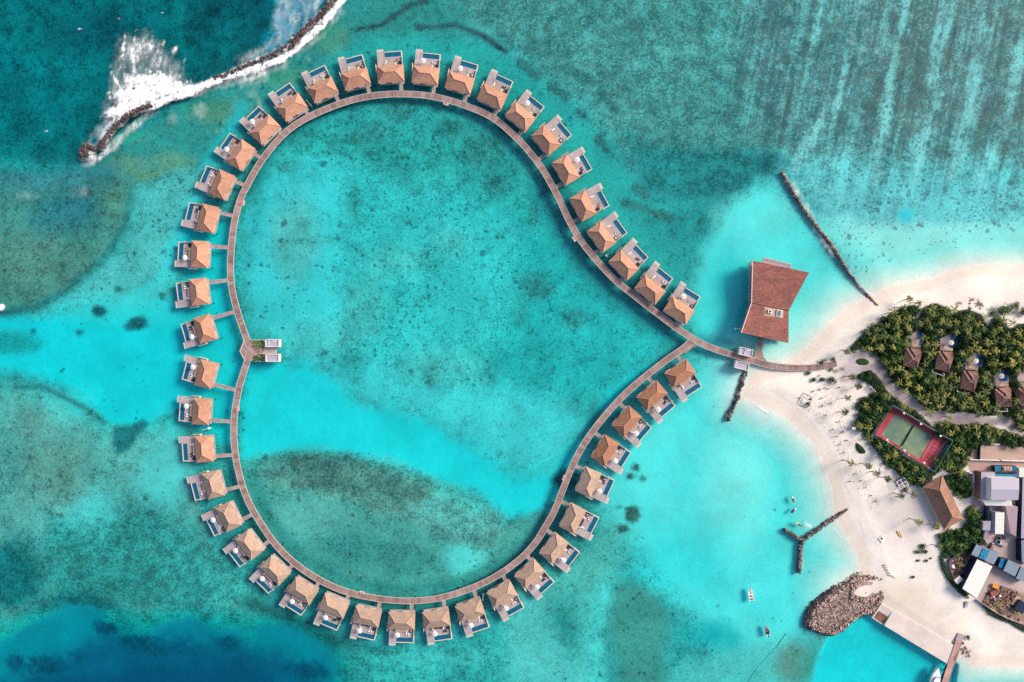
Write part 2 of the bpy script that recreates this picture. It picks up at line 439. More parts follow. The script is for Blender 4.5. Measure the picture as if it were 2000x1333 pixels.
# --- algae plateau at the left edge
layer('p', [(-500, 300), (130, 330), (250, 345), (256, 372), (243, 440), (203, 502), (170, 532), (122, 572), (62, 602), (0, 612), (-500, 612)], (72, 147, 137), d=1.1, c=.42, f=10, warp=11)
layer('e', (60, 520, 90, 60), (90, 147, 133), f=40, warp=22, k=.8)
layer('e', (130, 410, 70, 45), (52, 134, 142), f=30, warp=20)
layer('e', (222, 395, 28, 44), (92, 154, 132), f=22, warp=18, k=.55)
layer('p', [(-200, 320), (230, 320), (220, 360), (60, 375), (-200, 380)], (60, 140, 150), f=20, warp=14, k=.7)
layer('l', ([(256, 372), (243, 440), (203, 502), (170, 532), (122, 572), (62, 602), (0, 612), (-200, 615)], 8), (42, 124, 120), c=.35, f=7, warp=5)
layer('p', [(250, 330), (330, 330), (300, 352), (260, 358)], (86, 148, 122), d=1, f=8, warp=6)
# --- between plateau and villas
layer('p', [(256, 370), (330, 338), (410, 330), (385, 420), (362, 480), (345, 570), (250, 600), (130, 640), (60, 622), (130, 580), (214, 507), (252, 440)], (78, 188, 184), d=1.3, c=.3, sp=.5, f=18, warp=14)
layer('l', ([(440, 320), (372, 400), (342, 470), (318, 540), (250, 590)], 13), (60, 205, 206), d=1.7, c=.08, f=14, warp=8)
# --- turquoise channel on the left
layer('p', [(-400, 620), (60, 622), (130, 612), (210, 590), (270, 600), (345, 585), (352, 530), (345, 450), (372, 405), (440, 430), (446, 500), (440, 580), (460, 660), (475, 720), (462, 780), (452, 868), (420, 872), (360, 822), (330, 797), (285, 832), (215, 834), (130, 764), (70, 738), (0, 724), (-400, 715)], 'sand', d=3.6, c=.03, sp=.1, f=14, warp=10)
layer('e', (250, 600, 110, 26), 'sand', d=2.0, c=.1, sp=.25, f=22, warp=14)
layer('p', [(-100, 640), (40, 650), (80, 670), (50, 690), (-100, 690)], (52, 172, 172), c=.3, f=14, warp=10)
for e in ((188, 608, 14, 12), (262, 632, 20, 14), (148, 650, 8, 8), (245, 640, 10, 8), (228, 565, 8, 6), (56, 647, 5, 5)):
    layer('e', e, (26, 110, 116), c=.4, f=6, warp=5)
# --- lower left reef
layer('p', [(-400, 735), (30, 748), (75, 755), (130, 780), (200, 832), (282, 842), (300, 826), (345, 812), (362, 850), (375, 950), (402, 1030), (432, 1100), (500, 1175), (560, 1215), (470, 1235), (420, 1222), (350, 1205), (285, 1240), (205, 1205), (150, 1182), (95, 1190), (62, 1222), (0, 1255), (-400, 1300)], (88, 178, 170), d=1.3, c=.38, sp=.15, f=10, warp=9)
layer('p', [(90, 1000), (300, 980), (420, 1060), (520, 1180), (400, 1222), (250, 1210), (120, 1180), (20, 1150)], (56, 172, 165), c=.6, f=40, warp=26)
for e in ((330, 895, 45, 70), (300, 950, 40, 40), (170, 1000, 50, 30), (60, 1010, 25, 30), (120, 790, 40, 20)):
    layer('e', e, (80, 205, 202), c=.1, f=24, warp=20, k=.8)
for e in ((100, 905, 70, 45), (60, 830, 30, 30), (110, 960, 40, 40), (45, 1000, 30, 50)):
    layer('e', e, (100, 160, 148), c=.4, f=26, warp=20, k=.7)
layer('l', ([(25, 757), (75, 756), (120, 778), (172, 804), (198, 826)], 5), (44, 138, 138), f=5, warp=4)
layer('p', [(215, 835), (245, 832), (270, 822), (284, 828), (272, 850), (250, 880), (225, 890), (215, 865)], (30, 122, 124), c=.3, f=6, warp=6)
layer('e', (20, 1120, 60, 70), (24, 135, 136), c=.6, f=26, warp=20)
layer('e', (140, 1185, 70, 18), (26, 128, 130), c=.6, f=12, warp=12)
# --- deep water bottom left
deep = [(-500, 1340), (-60, 1300), (15, 1258), (35, 1235), (80, 1212), (145, 1186), (190, 1198), (192, 1232), (262, 1262), (300, 1232), (362, 1210), (415, 1232), (462, 1240), (478, 1275), (500, 1230), (560, 1214), (600, 1228), (640, 1265), (655, 1310), (660, 1500), (640, 2600), (-2600, 2600)]
layer('p', deep, (20, 146, 160), d=6, c=.0, sp=0, f=8, warp=15)
layer('p', [(-500, 1420), (20, 1345), (90, 1290), (190, 1245), (275, 1262), (330, 1255), (420, 1268), (500, 1285), (560, 1300), (610, 1330), (640, 1500), (600, 2600), (-2600, 2600)], (24, 104, 132), d=9, f=30, warp=24)
layer('p', [(-500, 1480), (180, 1330), (300, 1310), (420, 1310), (520, 1330), (600, 2600), (-2600, 2600)], (20, 86, 118), d=10, f=26, warp=20)
for e in ((72, 1315, 34, 20), (133, 1296, 13, 12), (290, 1282, 50, 12), (200, 1236, 22, 12), (436, 1268, 15, 14), (14, 1308, 16, 22), (585, 1325, 40, 16), (255, 1262, 30, 9)):
    layer('e', e, (20, 90, 114), d=8, c=.4, f=10, warp=14, k=.85)
layer('l', ([(480, 1180), (545, 1208), (600, 1228), (650, 1262), (720, 1282), (790, 1290)], 13), (38, 128, 124), d=2, c=.5, f=10, warp=9)
layer('p', [(660, 1275), (780, 1280), (1000, 1230), (1080, 1150), (1150, 1400), (900, 2600), (640, 2600)], (50, 182, 176), d=1.8, c=.5, f=20, warp=16)
layer('e', (860, 1290, 90, 20), (70, 200, 194), c=.2, f=16, warp=16, k=.7)
# --- right of the heart, below
layer('p', [(1000, 1215), (1080, 1130), (1150, 1065), (1200, 1000), (1235, 950), (1260, 1000), (1235, 1080), (1200, 1140), (1180, 1200), (1190, 1500), (1190, 2600), (1000, 2600)], (74, 184, 174), d=1.6, c=.28, f=24, warp=16)
layer('e', (1095, 1240, 40, 60), (42, 158, 152), c=.35, f=24, warp=18)
# --- lagoon between heart and beach
layer('p', [(1130, 905), (1190, 850), (1250, 790), (1330, 712), (1420, 700), (1450, 800), (1560, 860), (1620, 950), (1660, 1050), (1690, 1130), (1610, 1180), (1580, 1230), (1600, 1300), (1590, 2600), (1480, 2600), (1400, 1260), (1330, 1180), (1280, 1110), (1235, 1050), (1190, 1000), (1150, 960)], 'sand', d=1.75, c=.06, sp=.04, f=34, warp=14)
layer('e', (1330, 1110, 90, 60), 'sand', d=2.4, f=40, warp=20, k=.8)
layer('e', (1390, 760, 60, 60), 'sand', d=2.1, f=34, warp=10, k=.8)
layer('e', (1445, 930, 55, 130), 'sand', d=.85, f=34, warp=14, k=.8)
layer('p', [(1000, 1100), (1150, 1330), (1190, 1333), (1290, 1333), (1400, 1280), (1480, 1260), (1560, 1240), (1600, 1300), (1600, 2600), (1000, 2600)], (82, 196, 190), d=1.5, c=.22, f=30, warp=20, k=.85)
layer('p', [(1188, 1152), (1240, 1142), (1290, 1172), (1312, 1205), (1300, 1280), (1312, 1500), (1220, 1500), (1200, 1280), (1182, 1212)], (62, 152, 142), d=1.8, c=.22, f=18, warp=16)
layer('l', ([(1168, 1500), (1163, 1250), (1185, 1150)], 13), (72, 205, 200), f=14, warp=8)
layer('e', (1395, 1243, 46, 24), (26, 180, 182), f=20, warp=14)
layer('e', (1560, 1298, 42, 44), (92, 150, 138), d=1.4, c=.2, f=20, warp=14)
for e in ((1236, 1008, 15, 17), (1218, 1034, 12, 8), (1243, 915, 9, 8), (1234, 932, 8, 6), (1256, 937, 5, 5), (1210, 992, 7, 4), (1235, 996, 12, 5)):
    layer('e', e, (52, 120, 112), c=.5, f=5, warp=6)
# --- reef flat at the top right
layer('p', [(690, -400), (900, 30), (1000, 88), (1060, 140), (1130, 190), (1190, 250), (1240, 320), (1330, 370), (1420, 370), (1500, 325), (1530, 300), (1560, 330), (1640, 330), (2600, 330), (2600, -2600), (690, -2600)], (80, 172, 166), d=1.3, c=.64, sp=.25, f=30, warp=26)
layer('p', [(1500, -400), (2600, -400), (2600, 330), (1640, 330), (1550, 300), (1480, 250), (1440, 120)], (98, 174, 172), d=1.1, c=.74, sp=.3, f=50, warp=30)
layer('p', [(1640, -400), (2600, -400), (2600, 240), (1700, 240)], (110, 168, 166), c=.78, f=40, warp=30, k=.7)
layer('p', [(1225, 255), (1300, 275), (1400, 285), (1500, 295), (1535, 325), (1450, 375), (1330, 400), (1250, 375)], (36, 146, 146), d=2.2, c=.5, f=22, warp=16)
layer('e', (1508, 318, 26, 18), (18, 118, 124), f=14, warp=8)
layer('p', [(1530, 352), (1580, 325), (1640, 300), (1720, 318), (1850, 325), (2600, 300), (2600, 500), (1900, 515), (1800, 540), (1720, 560), (1640, 480), (1580, 410)], (104, 206, 208), d=.95, c=.34, sp=.75, f=60, warp=50)
layer('p', [(1600, 440), (2600, 440), (2600, 530), (1900, 520), (1800, 545), (1720, 565), (1650, 500)], 'sand', d=.8, c=.03, sp=.3, f=24, warp=12)
for pts, hw in (([(1688, -60), (1685, 0), (1665, 70), (1650, 140), (1638, 190), (1606, 240), (1570, 290), (1552, 325)], 6),
                ([(1772, -60), (1770, 0), (1765, 40), (1750, 70), (1745, 110), (1740, 150), (1735, 200), (1728, 250), (1718, 300), (1712, 350)], 7),
                ([(1868, -60), (1860, 0), (1850, 50), (1836, 100), (1830, 150), (1826, 200), (1815, 240), (1800, 290), (1790, 350)], 7),
                ([(1927, -20), (1920, 60), (1912, 110), (1905, 140), (1896, 190), (1885, 240), (1872, 300), (1860, 350)], 7),
                ([(2010, 60), (1995, 100), (1988, 150), (1978, 200), (1962, 250), (1940, 310), (1920, 360)], 7),
                ([(2080, -60), (2050, 120), (2030, 220), (2000, 330)], 8),
                ([(1550, -60), (1545, 20), (1540, 70), (1528, 130)], 4), ([(1605, -60), (1602, 20), (1596, 60), (1580, 110)], 4)):
    layer('l', (pts, hw), (128, 204, 202), d=.95, c=.30, sp=.7, f=11, warp=13, k=.78)
layer('e', (1772, 420, 13, 13), (58, 206, 218), d=1.4, c=0, sp=0, f=8, warp=6)
layer('p', [(700, 70), (820, 65), (960, 85), (1070, 180), (1180, 290), (1260, 390), (1320, 470), (1380, 600), (1330, 650), (1230, 560), (1130, 420), (1050, 290), (960, 200), (800, 160), (640, 180), (560, 220), (600, 150)], (40, 172, 166), d=2.2, c=.2, f=20, warp=14, k=.9)
layer('p', [(1200, 380), (1330, 400), (1400, 390), (1390, 480), (1350, 560), (1280, 480)], (40, 160, 158), d=1.9, c=.35, f=26, warp=18)
for pts, hw in (([(698, 53), (745, 46), (768, 28), (800, 8), (830, 0)], 6), ([(814, 50), (850, 50), (890, 46), (920, 58), (950, 72), (988, 98)], 5)):
    layer('l', (pts, hw), (50, 96, 102), d=1.3, c=.4, f=5, warp=6)
for pts, hw in (([(1018, 122), (1050, 147)], 8), ([(1115, 132), (1152, 162)], 8), ([(1082, 168), (1106, 190)], 9), ([(1035, 70), (1045, 85)], 6), ([(1175, 180), (1200, 212)], 8), ([(1130, 215), (1142, 225)], 5), ([(1170, 270), (1185, 290)], 8), ([(1225, 395), (1310, 425)], 10), ([(1245, 365), (1262, 380)], 10)):
    layer('l', (pts, hw), (50, 122, 118), c=.5, f=6, warp=9, k=.85)
# --- lagoon round the restaurant
layer('p', [(1375, 500), (1420, 410), (1500, 360), (1560, 420), (1640, 520), (1690, 590), (1600, 660), (1540, 710), (1460, 700), (1390, 670), (1345, 610)], 'sand', d=1.7, c=.03, sp=.02, f=26, warp=10)
layer('e', (1470, 420, 60, 34), 'sand', d=1.0, f=24, warp=10, k=.7)
layer('e', (1425, 575, 38, 75), 'sand', d=2.5, f=24, warp=6)
layer('p', [(1365, 655), (1440, 665), (1480, 680), (1480, 705), (1380, 685)], (38, 170, 176), d=2.4, c=.1, f=14, warp=8)
# --- inside the heart
layer('p', [(520, 300), (640, 212), (760, 192), (880, 196), (990, 260), (1075, 370), (1090, 420), (1000, 440), (900, 385), (800, 335), (700, 305), (600, 330)], (44, 174, 168), d=1.7, c=.44, sp=.55, f=34, warp=28)
layer('p', [(478, 420), (520, 330), (600, 315), (680, 330), (680, 400), (660, 520), (690, 620), (650, 700), (560, 692), (505, 660), (470, 560), (466, 480)], (58, 206, 208), d=1.7, c=.14, sp=.22, f=40, warp=34)
layer('e', (570, 460, 45, 90), (86, 184, 178), d=1.3, c=.25, sp=.4, f=26, warp=22, k=.75)
layer('p', [(680, 330), (1000, 400), (1060, 520), (1000, 640), (900, 760), (760, 780), (690, 720), (680, 600)], (50, 197, 195), d=1.7, c=.30, sp=.66, f=44, warp=36)
layer('p', [(1000, 380), (1090, 420), (1150, 500), (1230, 570), (1320, 640), (1340, 670), (1270, 710), (1150, 800), (1080, 780), (1000, 800), (960, 700), (1020, 600)], (34, 182, 180), d=1.9, c=.32, sp=.14, f=34, warp=26)
layer('p', [(650, 755), (750, 715), (900, 750), (1000, 760), (1100, 790), (1150, 830), (1100, 930), (1000, 930), (900, 860), (750, 800)], (60, 208, 208), d=1.9, c=.2, sp=.03, f=40, warp=26)
for e in ((770, 510, 55, 30), (880, 470, 40, 30), (620, 660, 60, 30), (710, 600, 40, 50), (850, 720, 70, 30)):
    layer('e', e, (84, 192, 184), d=1.3, c=.34, f=24, warp=24, k=.42)
for e in ((840, 740, 14, 26), (770, 215, 30, 18), (880, 250, 25, 18), (940, 290, 40, 30), (720, 260, 30, 22), (545, 385, 9, 14), (590, 440, 12, 12), (560, 315, 12, 6), (600, 470, 24, 6), (1050, 560, 30, 26), (1120, 620, 24, 20), (690, 395, 5, 15), (560, 330, 14, 10), (1040, 420, 12, 22), (970, 360, 20, 14)):
    layer('e', e, (48, 136, 132), c=.62, f=12, warp=16, k=.6)
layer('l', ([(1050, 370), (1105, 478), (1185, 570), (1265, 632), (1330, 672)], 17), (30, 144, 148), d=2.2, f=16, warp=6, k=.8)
layer('p', [(466, 690), (545, 702), (600, 718), (650, 748), (700, 790), (780, 812), (860, 842), (950, 898), (1010, 940), (1080, 925), (1105, 880), (1140, 850), (1190, 770), (1290, 700), (1250, 745), (1170, 835), (1120, 910), (1095, 970), (1062, 1000), (1000, 1022), (962, 1000), (940, 972), (868, 948), (800, 926), (720, 902), (640, 888), (560, 886), (505, 898), (466, 892)], 'sand', d=3.3, c=.03, sp=.02, f=17, warp=15)
layer('p', [(462, 905), (505, 900), (560, 888), (640, 890), (720, 904), (800, 930), (868, 952), (940, 978), (985, 1022), (1062, 1000), (1100, 965), (1075, 1040), (960, 1125), (800, 1172), (650, 1145), (540, 1070), (485, 985)], (74, 168, 158), d=1.3, c=.32, sp=.25, f=9, warp=8)
layer('p', [(505, 905), (535, 889), (600, 881), (690, 894), (760, 909), (820, 934), (872, 953), (932, 974), (988, 1008), (978, 1042), (932, 1078), (872, 1055), (806, 1012), (740, 1008), (690, 990), (620, 964), (560, 947), (515, 935)], (96, 168, 155), d=1.1, c=.60, sp=.55, f=16, warp=26, k=.88)
for e in ((600, 904, 18, 14), (640, 909, 14, 12), (672, 896, 9, 7), (545, 900, 22, 8), (706, 912, 14, 8), (740, 938, 24, 14), (812, 955, 10, 10), (775, 960, 20, 18), (690, 950, 26, 14), (872, 990, 12, 8), (925, 982, 10, 12), (560, 925, 24, 8), (960, 1010, 10, 8), (640, 945, 20, 10)):
    layer('e', e, (54, 116, 114), c=.7, f=8, warp=14, k=.52)
layer('p', [(860, 950), (930, 975), (975, 1020), (930, 1070), (870, 1040), (800, 1000)], (92, 190, 182), d=1.2, c=.45, sp=.4, f=16, warp=14)
layer('e', (905, 1095, 40, 26), (86, 214, 206), d=1.5, c=.08, f=16, warp=12)
layer('e', (690, 1075, 60, 34), (50, 146, 140), c=.45, f=24, warp=18, k=.8)
layer('e', (800, 1100, 60, 24), (56, 150, 142), c=.45, f=18, warp=16, k=.7)
layer('e', (600, 1010, 80, 30), (98, 190, 180), c=.15, f=24, warp=16, k=.6)
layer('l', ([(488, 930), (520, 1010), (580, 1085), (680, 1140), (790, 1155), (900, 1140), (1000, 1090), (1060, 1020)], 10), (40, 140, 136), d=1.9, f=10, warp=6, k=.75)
# shade under and around the villas painted into the bed colour, with some algae
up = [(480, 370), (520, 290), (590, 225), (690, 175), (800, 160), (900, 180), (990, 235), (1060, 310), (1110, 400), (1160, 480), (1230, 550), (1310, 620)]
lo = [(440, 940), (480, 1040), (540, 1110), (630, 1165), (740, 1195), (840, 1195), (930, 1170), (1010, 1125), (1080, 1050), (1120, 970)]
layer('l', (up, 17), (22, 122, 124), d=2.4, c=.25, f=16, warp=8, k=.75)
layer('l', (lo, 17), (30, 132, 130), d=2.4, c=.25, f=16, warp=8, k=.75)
layer('e', (1102, 940, 22, 18), (18, 100, 104), d=2.6, c=.5, f=8, warp=6)  # darker patches beside the lower right arm
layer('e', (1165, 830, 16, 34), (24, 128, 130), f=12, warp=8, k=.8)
# harbour basin
layer('p', [(1618, 1240), (1650, 1222), (1690, 1204), (1720, 1214), (1880, 1312), (1880, 1500), (1870, 2600), (1585, 2600), (1592, 1333), (1604, 1285)], 'sand', d=3.2, c=0, sp=0, f=9, warp=5)

# --- coast
LAND = [(6000, 500), (2000, 519), (1930, 519), (1890, 523), (1850, 533), (1825, 545), (1775, 553), (1735, 561), (1712, 575), (1695, 581), (1675, 593), (1650, 604), (1620, 636), (1590, 666), (1565, 691), (1540, 706), (1500, 722), (1476, 729), (1463, 745), (1455, 763), (1452, 774), (1472, 783), (1490, 792), (1500, 797), (1532, 812), (1562, 838), (1595, 873), (1610, 908), (1625, 948), (1632, 992), (1637, 1013), (1650, 1037), (1662, 1057), (1675, 1082), (1681, 1105), (1679, 1119), (1660, 1132), (1640, 1150), (1645, 1168), (1665, 1180), (1695, 1186), (1712, 1204), (1732, 1218), (1856, 1294), (1866, 1275), (1880, 1284), (1900, 1300), (2000, 1303), (6000, 1330)]
sl, dl = sdf_poly(LAND, 20000)
DL = np.full(XX.shape, -9999.0); DL[sl] = dl
dl_m = (DL + 2.2 * N2 + .8 * N3) * S                       # metres inland
quay_near = weight('p', [(1640, 1222), (1700, 1195), (1722, 1206), (1870, 1300), (1860, 1400), (1700, 1400), (1600, 1300)], 4, 0)
QN = np.zeros(XX.shape); QN[quay_near[0]] = quay_near[1]
slope_d = np.where(dl_m < 0, -dl_m * (.072 + .9 * QN), 0)
depth = D
def blur(a, r):
    for ax in (0, 1):
        pad = [(0, 0), (0, 0)]; pad[ax] = (r + 1, r)
        c = np.cumsum(np.pad(a, pad, mode='edge'), axis=ax)
        n = a.shape[ax]
        hi = np.take(c, np.arange(2 * r + 1, 2 * r + 1 + n), axis=ax); lo = np.take(c, np.arange(0, n), axis=ax)
        a = (hi - lo) / (2 * r + 1)
    return a
depth = blur(blur(np.minimum(depth, 9.5), 17), 17)
# streaks of sand and coral on the reef flat, running with the surge
ux = (PX + .20 * PY); NS = fbm(ux / 12, PY / 150, 31, 4); NS2 = fbm(ux / 5, PY / 70, 41, 3)
a_, w_ = weight('p', [(1300, -400), (2600, -400), (2600, 420), (1700, 400), (1560, 330), (1440, 240)], 70, 30)
RF = np.zeros(XX.shape); RF[a_] = w_
C = np.clip(C - RF * (.34 * NS + .22 * NS2), 0, 1)
TGT = TGT * (1 + RF * (.24 * NS + .16 * NS2))[..., None]
N5 = fbm(PX / 45, PY / 45, 21, 4)
TGT = TGT * (1 + ((.22 * N5 + .20 * N2 + .16 * N3) * np.clip(C * 2.2, .08, 1))[..., None] * np.array([1.3, 1.0, .95]))
DFIELD = depth
depth = np.minimum(depth, slope_d + .02)
TR = np.exp(-PATH * DFIELD[..., None])
ALB = np.clip(TGT / (LIGHT * TR), .012, .80)
wsand = sstep(16, 4, -dl_m)[..., None] * (1 - .6 * QN[..., None])
SANDV = SAND * (1 + .05 * N2[..., None])
ALB = ALB * (1 - wsand) + SANDV * wsand
C *= (1 - wsand[..., 0]); SP *= (1 - wsand[..., 0])
Z = np.where(dl_m > 0, np.minimum(1.3, .11 * dl_m), -depth)
Z = Z - np.where(dl_m < -4, (N3 * .07 + N2 * .12) * np.clip(depth / 3, 0, 1), 0)
# --- land colours
def land(kind, g, col, f=3, warp=3, k=1.0):
    sl, w = weight(kind, g, f, warp); w = (w * k)[..., None]
    ALB[sl] = ALB[sl] * (1 - w) + np.array(col) * w
LANDM = dl_m > 0
wet = (sstep(-1.0, .4, dl_m) * sstep(6.5, 4.0, dl_m + .8 * N2))[..., None]
ALB = np.where(LANDM[..., None], ALB * (1 - wet * .5) + np.array((.70, .56, .45)) * wet * .5, ALB)
# greyer trodden sand inland
inl = (sstep(8, 24, dl_m + 3 * N1) * (PY > 700) * .6)[..., None]
ALB = np.where(LANDM[..., None], ALB * (1 - inl) + np.array((.71, .625, .575)) * inl, ALB)
land('e', (1740, 1010, 60, 60), (.62, .53, .52), f=40, warp=20, k=.6)
land('p', [(1720, 1130), (1790, 1140), (1850, 1190), (1880, 1230), (1850, 1260), (1760, 1210), (1715, 1180)], (.68, .58, .49), f=20, warp=14, k=.8)
land('e', (1755, 1170, 40, 20), (.55, .48, .34), f=20, warp=16, k=.35)
PATHPOLY = [(1655, 700), (1668, 691), (1688, 683), (1706, 692), (1718, 705), (1726, 722), (1733, 740), (1745, 753), (1765, 762), (1780, 775), (1797, 795), (1815, 804), (1838, 802), (1852, 812), (1875, 806), (1905, 812), (1945, 816), (1968, 810), (1985, 835), (2040, 862), (2040, 885), (1985, 850), (1955, 832), (1920, 830), (1890, 828), (1860, 834), (1840, 824), (1815, 822), (1795, 806), (1770, 790), (1745, 775), (1728, 757), (1716, 737), (1705, 727), (1690, 722), (1672, 728), (1660, 745), (1640, 745)]
land('p', PATHPOLY, (.40, .325, .32), f=4, warp=4)
land('e', (1665, 715, 34, 26), (.56, .47, .46), f=14, warp=6, k=.7)
VEG = {
 'north': [(1660, 686), (1666, 672), (1688, 650), (1712, 634), (1735, 615), (1755, 604), (1782, 595), (1796, 604), (1785, 624), (1788, 645), (1800, 604), (1825, 592), (1850, 603), (1857, 618), (1875, 607), (1890, 605), (1915, 615), (1923, 632), (1930, 640), (1938, 622), (1956, 622), (1968, 642), (1976, 640), (1986, 633), (2060, 634), (2060, 850), (1990, 842), (1972, 812), (1945, 812), (1908, 810), (1875, 803), (1852, 808), (1838, 798), (1815, 800), (1797, 790), (1780, 770), (1765, 758), (1747, 750), (1735, 737), (1727, 718), (1720, 703), (1706, 690), (1690, 681)],
 'court': [(1671, 738), (1682, 727), (1698, 723), (1710, 733), (1720, 745), (1728, 760), (1745, 777), (1768, 793), (1790, 806), (1808, 822), (1822, 836), (1830, 828), (1852, 824), (1870, 832), (1900, 828), (1930, 832), (1960, 840), (1990, 852), (2060, 868), (2060, 872), (1970, 874), (1945, 866), (1918, 868), (1900, 880), (1892, 900), (1872, 922), (1850, 924), (1838, 915), (1812, 940), (1806, 955), (1790, 950), (1776, 945), (1765, 935), (1750, 921), (1727, 906), (1716, 890), (1706, 875), (1696, 861), (1689, 850), (1674, 838), (1671, 826), (1676, 812), (1671, 800), (1673, 786), (1690, 777), (1708, 763), (1702, 754), (1686, 746)],
 'hall': [(1840, 932), (1862, 924), (1882, 924), (1896, 940), (1901, 955), (1896, 970), (1882, 974), (1866, 968), (1854, 955)],
 'yard': [(1884, 996), (1900, 992), (1915, 1000), (1923, 1015), (1920, 1050), (1929, 1068), (1906, 1063), (1885, 1080), (1865, 1086), (1848, 1093), (1838, 1086), (1834, 1060), (1837, 1042), (1860, 1036), (1880, 1030), (1888, 1015)]}
COURT = [(1703.8, 846.8), (1738, 790.5), (1853, 860), (1818, 919.5)]
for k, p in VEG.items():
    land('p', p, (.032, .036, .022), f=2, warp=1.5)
land('p', [(1886, 872), (1925, 868), (1945, 865), (2080, 872), (2080, 926), (1960, 926), (1940, 924), (1892, 924), (1885, 905)], (.44, .30, .26), f=2, warp=4)
land('e', (1950, 884, 46, 10), (.52, .36, .26), f=8, warp=8, k=.8)
land('p', [(1882, 925), (1920, 922), (2080, 920), (2080, 1230), (2000, 1232), (1915, 1180), (1900, 1165), (1865, 1140), (1848, 1112), (1845, 1090), (1870, 1080), (1925, 1060), (1915, 1000), (1890, 990), (1895, 960)], (.50, .38, .35), f=2, warp=3)
land('p', [(1855, 1100), (1875, 1075), (1905, 1070), (1905, 1095), (1880, 1140), (1862, 1138)], (.30, .23, .21), f=4, warp=5)
land('p', [(1912, 1175), (1935, 1142), (1985, 1150), (2060, 1180), (2060, 1235), (1995, 1220), (1950, 1200)], (.27, .19, .15), f=5, warp=6)
land('p', [(1802, 951), (1795, 955), (1835, 1040), (1850, 1040)], (.42, .37, .37), f=4, warp=1, k=.8)

# scarp line of the last high tide, wheel tracks and scuffed sand
land('l', ([(1517, 754), (1515, 767), (1545, 789), (1582, 822), (1610, 862), (1630, 892), (1642, 929), (1652, 954), (1665, 979), (1660, 992)], .8), (.50, .44, .43), f=1.6, warp=1.5, k=.5)  # edge of the wet sand, with the scarp's shadow painted in
land('l', ([(1660, 1003), (1678, 1020), (1685, 1042), (1690, 1068), (1702, 1085), (1724, 1100)], .8), (.52, .45, .43), f=1.8, warp=1.5, k=.4)
land('l', ([(1775, 562), (1757, 574), (1742, 588)], .6), (.52, .44, .42), f=1.5, warp=1.5, k=.45)
for k_ in range(5):
    land('l', ([(1758 + 6 * k_, 1088 + 5 * k_), (1790 + 5 * k_, 1110 + 3 * k_), (1822 + 4 * k_, 1100 - 6 * k_), (1836, 1080 - 4 * k_)], .6), (.58, .50, .48) if k_ % 2 else (.80, .73, .66), f=1.6, warp=2, k=.4)
land('l', ([(1885, 1166), (1876, 1185), (1860, 1200), (1835, 1210)], 4), (.80, .72, .62), f=5, warp=4, k=.6)
land('p', [(1800, 1040), (1815, 1048), (1822, 1075), (1812, 1068)], (.82, .75, .67), f=5, warp=4, k=.6)
_sc = np.clip((fbm(PX / 5, PY / 5, 71, 3) - .12) * 2.2, 0, 1) * np.clip(fbm(PX / 40, PY / 40, 75, 3) + .45, 0, 1) * LANDM * sstep(5, 14, dl_m)
ALB = ALB * (1 - .09 * _sc)[..., None]
def gz(px, py):
    x = (px - 1000) * S; y = (666.5 - py) * S
    i = min(max(int(np.searchsorted(GY, y)), 1), len(GY) - 1); j = min(max(int(np.searchsorted(GX, x)), 1), len(GX) - 1)
    return float(Z[i, j])
def inpoly(poly, x, y):
    c = False; n = len(poly)
    for i in range(n):
        ax, ay = poly[i]; bx, by = poly[(i + 1) % n]
        if (ay > y) != (by > y) and x < (bx - ax) * (y - ay) / (by - ay) + ax: c = not c
    return c

def grid_mesh(name, keep, zz, mats, fattrs, cattr=None):
    ny, nx = XX.shape
    f = np.argwhere(keep)
    a = f[:, 0] * nx + f[:, 1]
    quads = np.stack([a, a + 1, a + nx + 1, a + nx], 1)
    used = np.unique(quads)
    remap = np.full(ny * nx, -1, np.int64); remap[used] = np.arange(len(used))
    q = remap[quads].astype(np.int32)
    co = np.stack([XX.ravel()[used], YY.ravel()[used], zz.ravel()[used]], 1).astype(np.float32)
    me = bpy.data.meshes.new(name)
    me.vertices.add(len(co)); me.vertices.foreach_set('co', co.ravel())
    me.loops.add(q.size); me.loops.foreach_set('vertex_index', q.ravel())
    me.polygons.add(len(q)); me.polygons.foreach_set('loop_start', np.arange(0, q.size, 4, dtype=np.int32))
    me.polygons.foreach_set('loop_total', np.full(len(q), 4, np.int32))
    me.polygons.foreach_set('use_smooth', np.ones(len(q), bool))
    for k, v in fattrs.items():
        at = me.attributes.new(k, 'FLOAT', 'POINT'); at.data.foreach_set('value', v.ravel()[used].astype(np.float32))
    if cattr is not None:
        at = me.attributes.new('bed', 'FLOAT_COLOR', 'POINT')
        c4 = np.concatenate([cattr.reshape(-1, 3)[used], np.ones((len(used), 1))], 1).astype(np.float32)
        at.data.foreach_set('color', c4.ravel())
    me.materials.append(mats); me.update(); me.validate()
    o = bpy.data.objects.new(name, me); COL.objects.link(o)
    return o

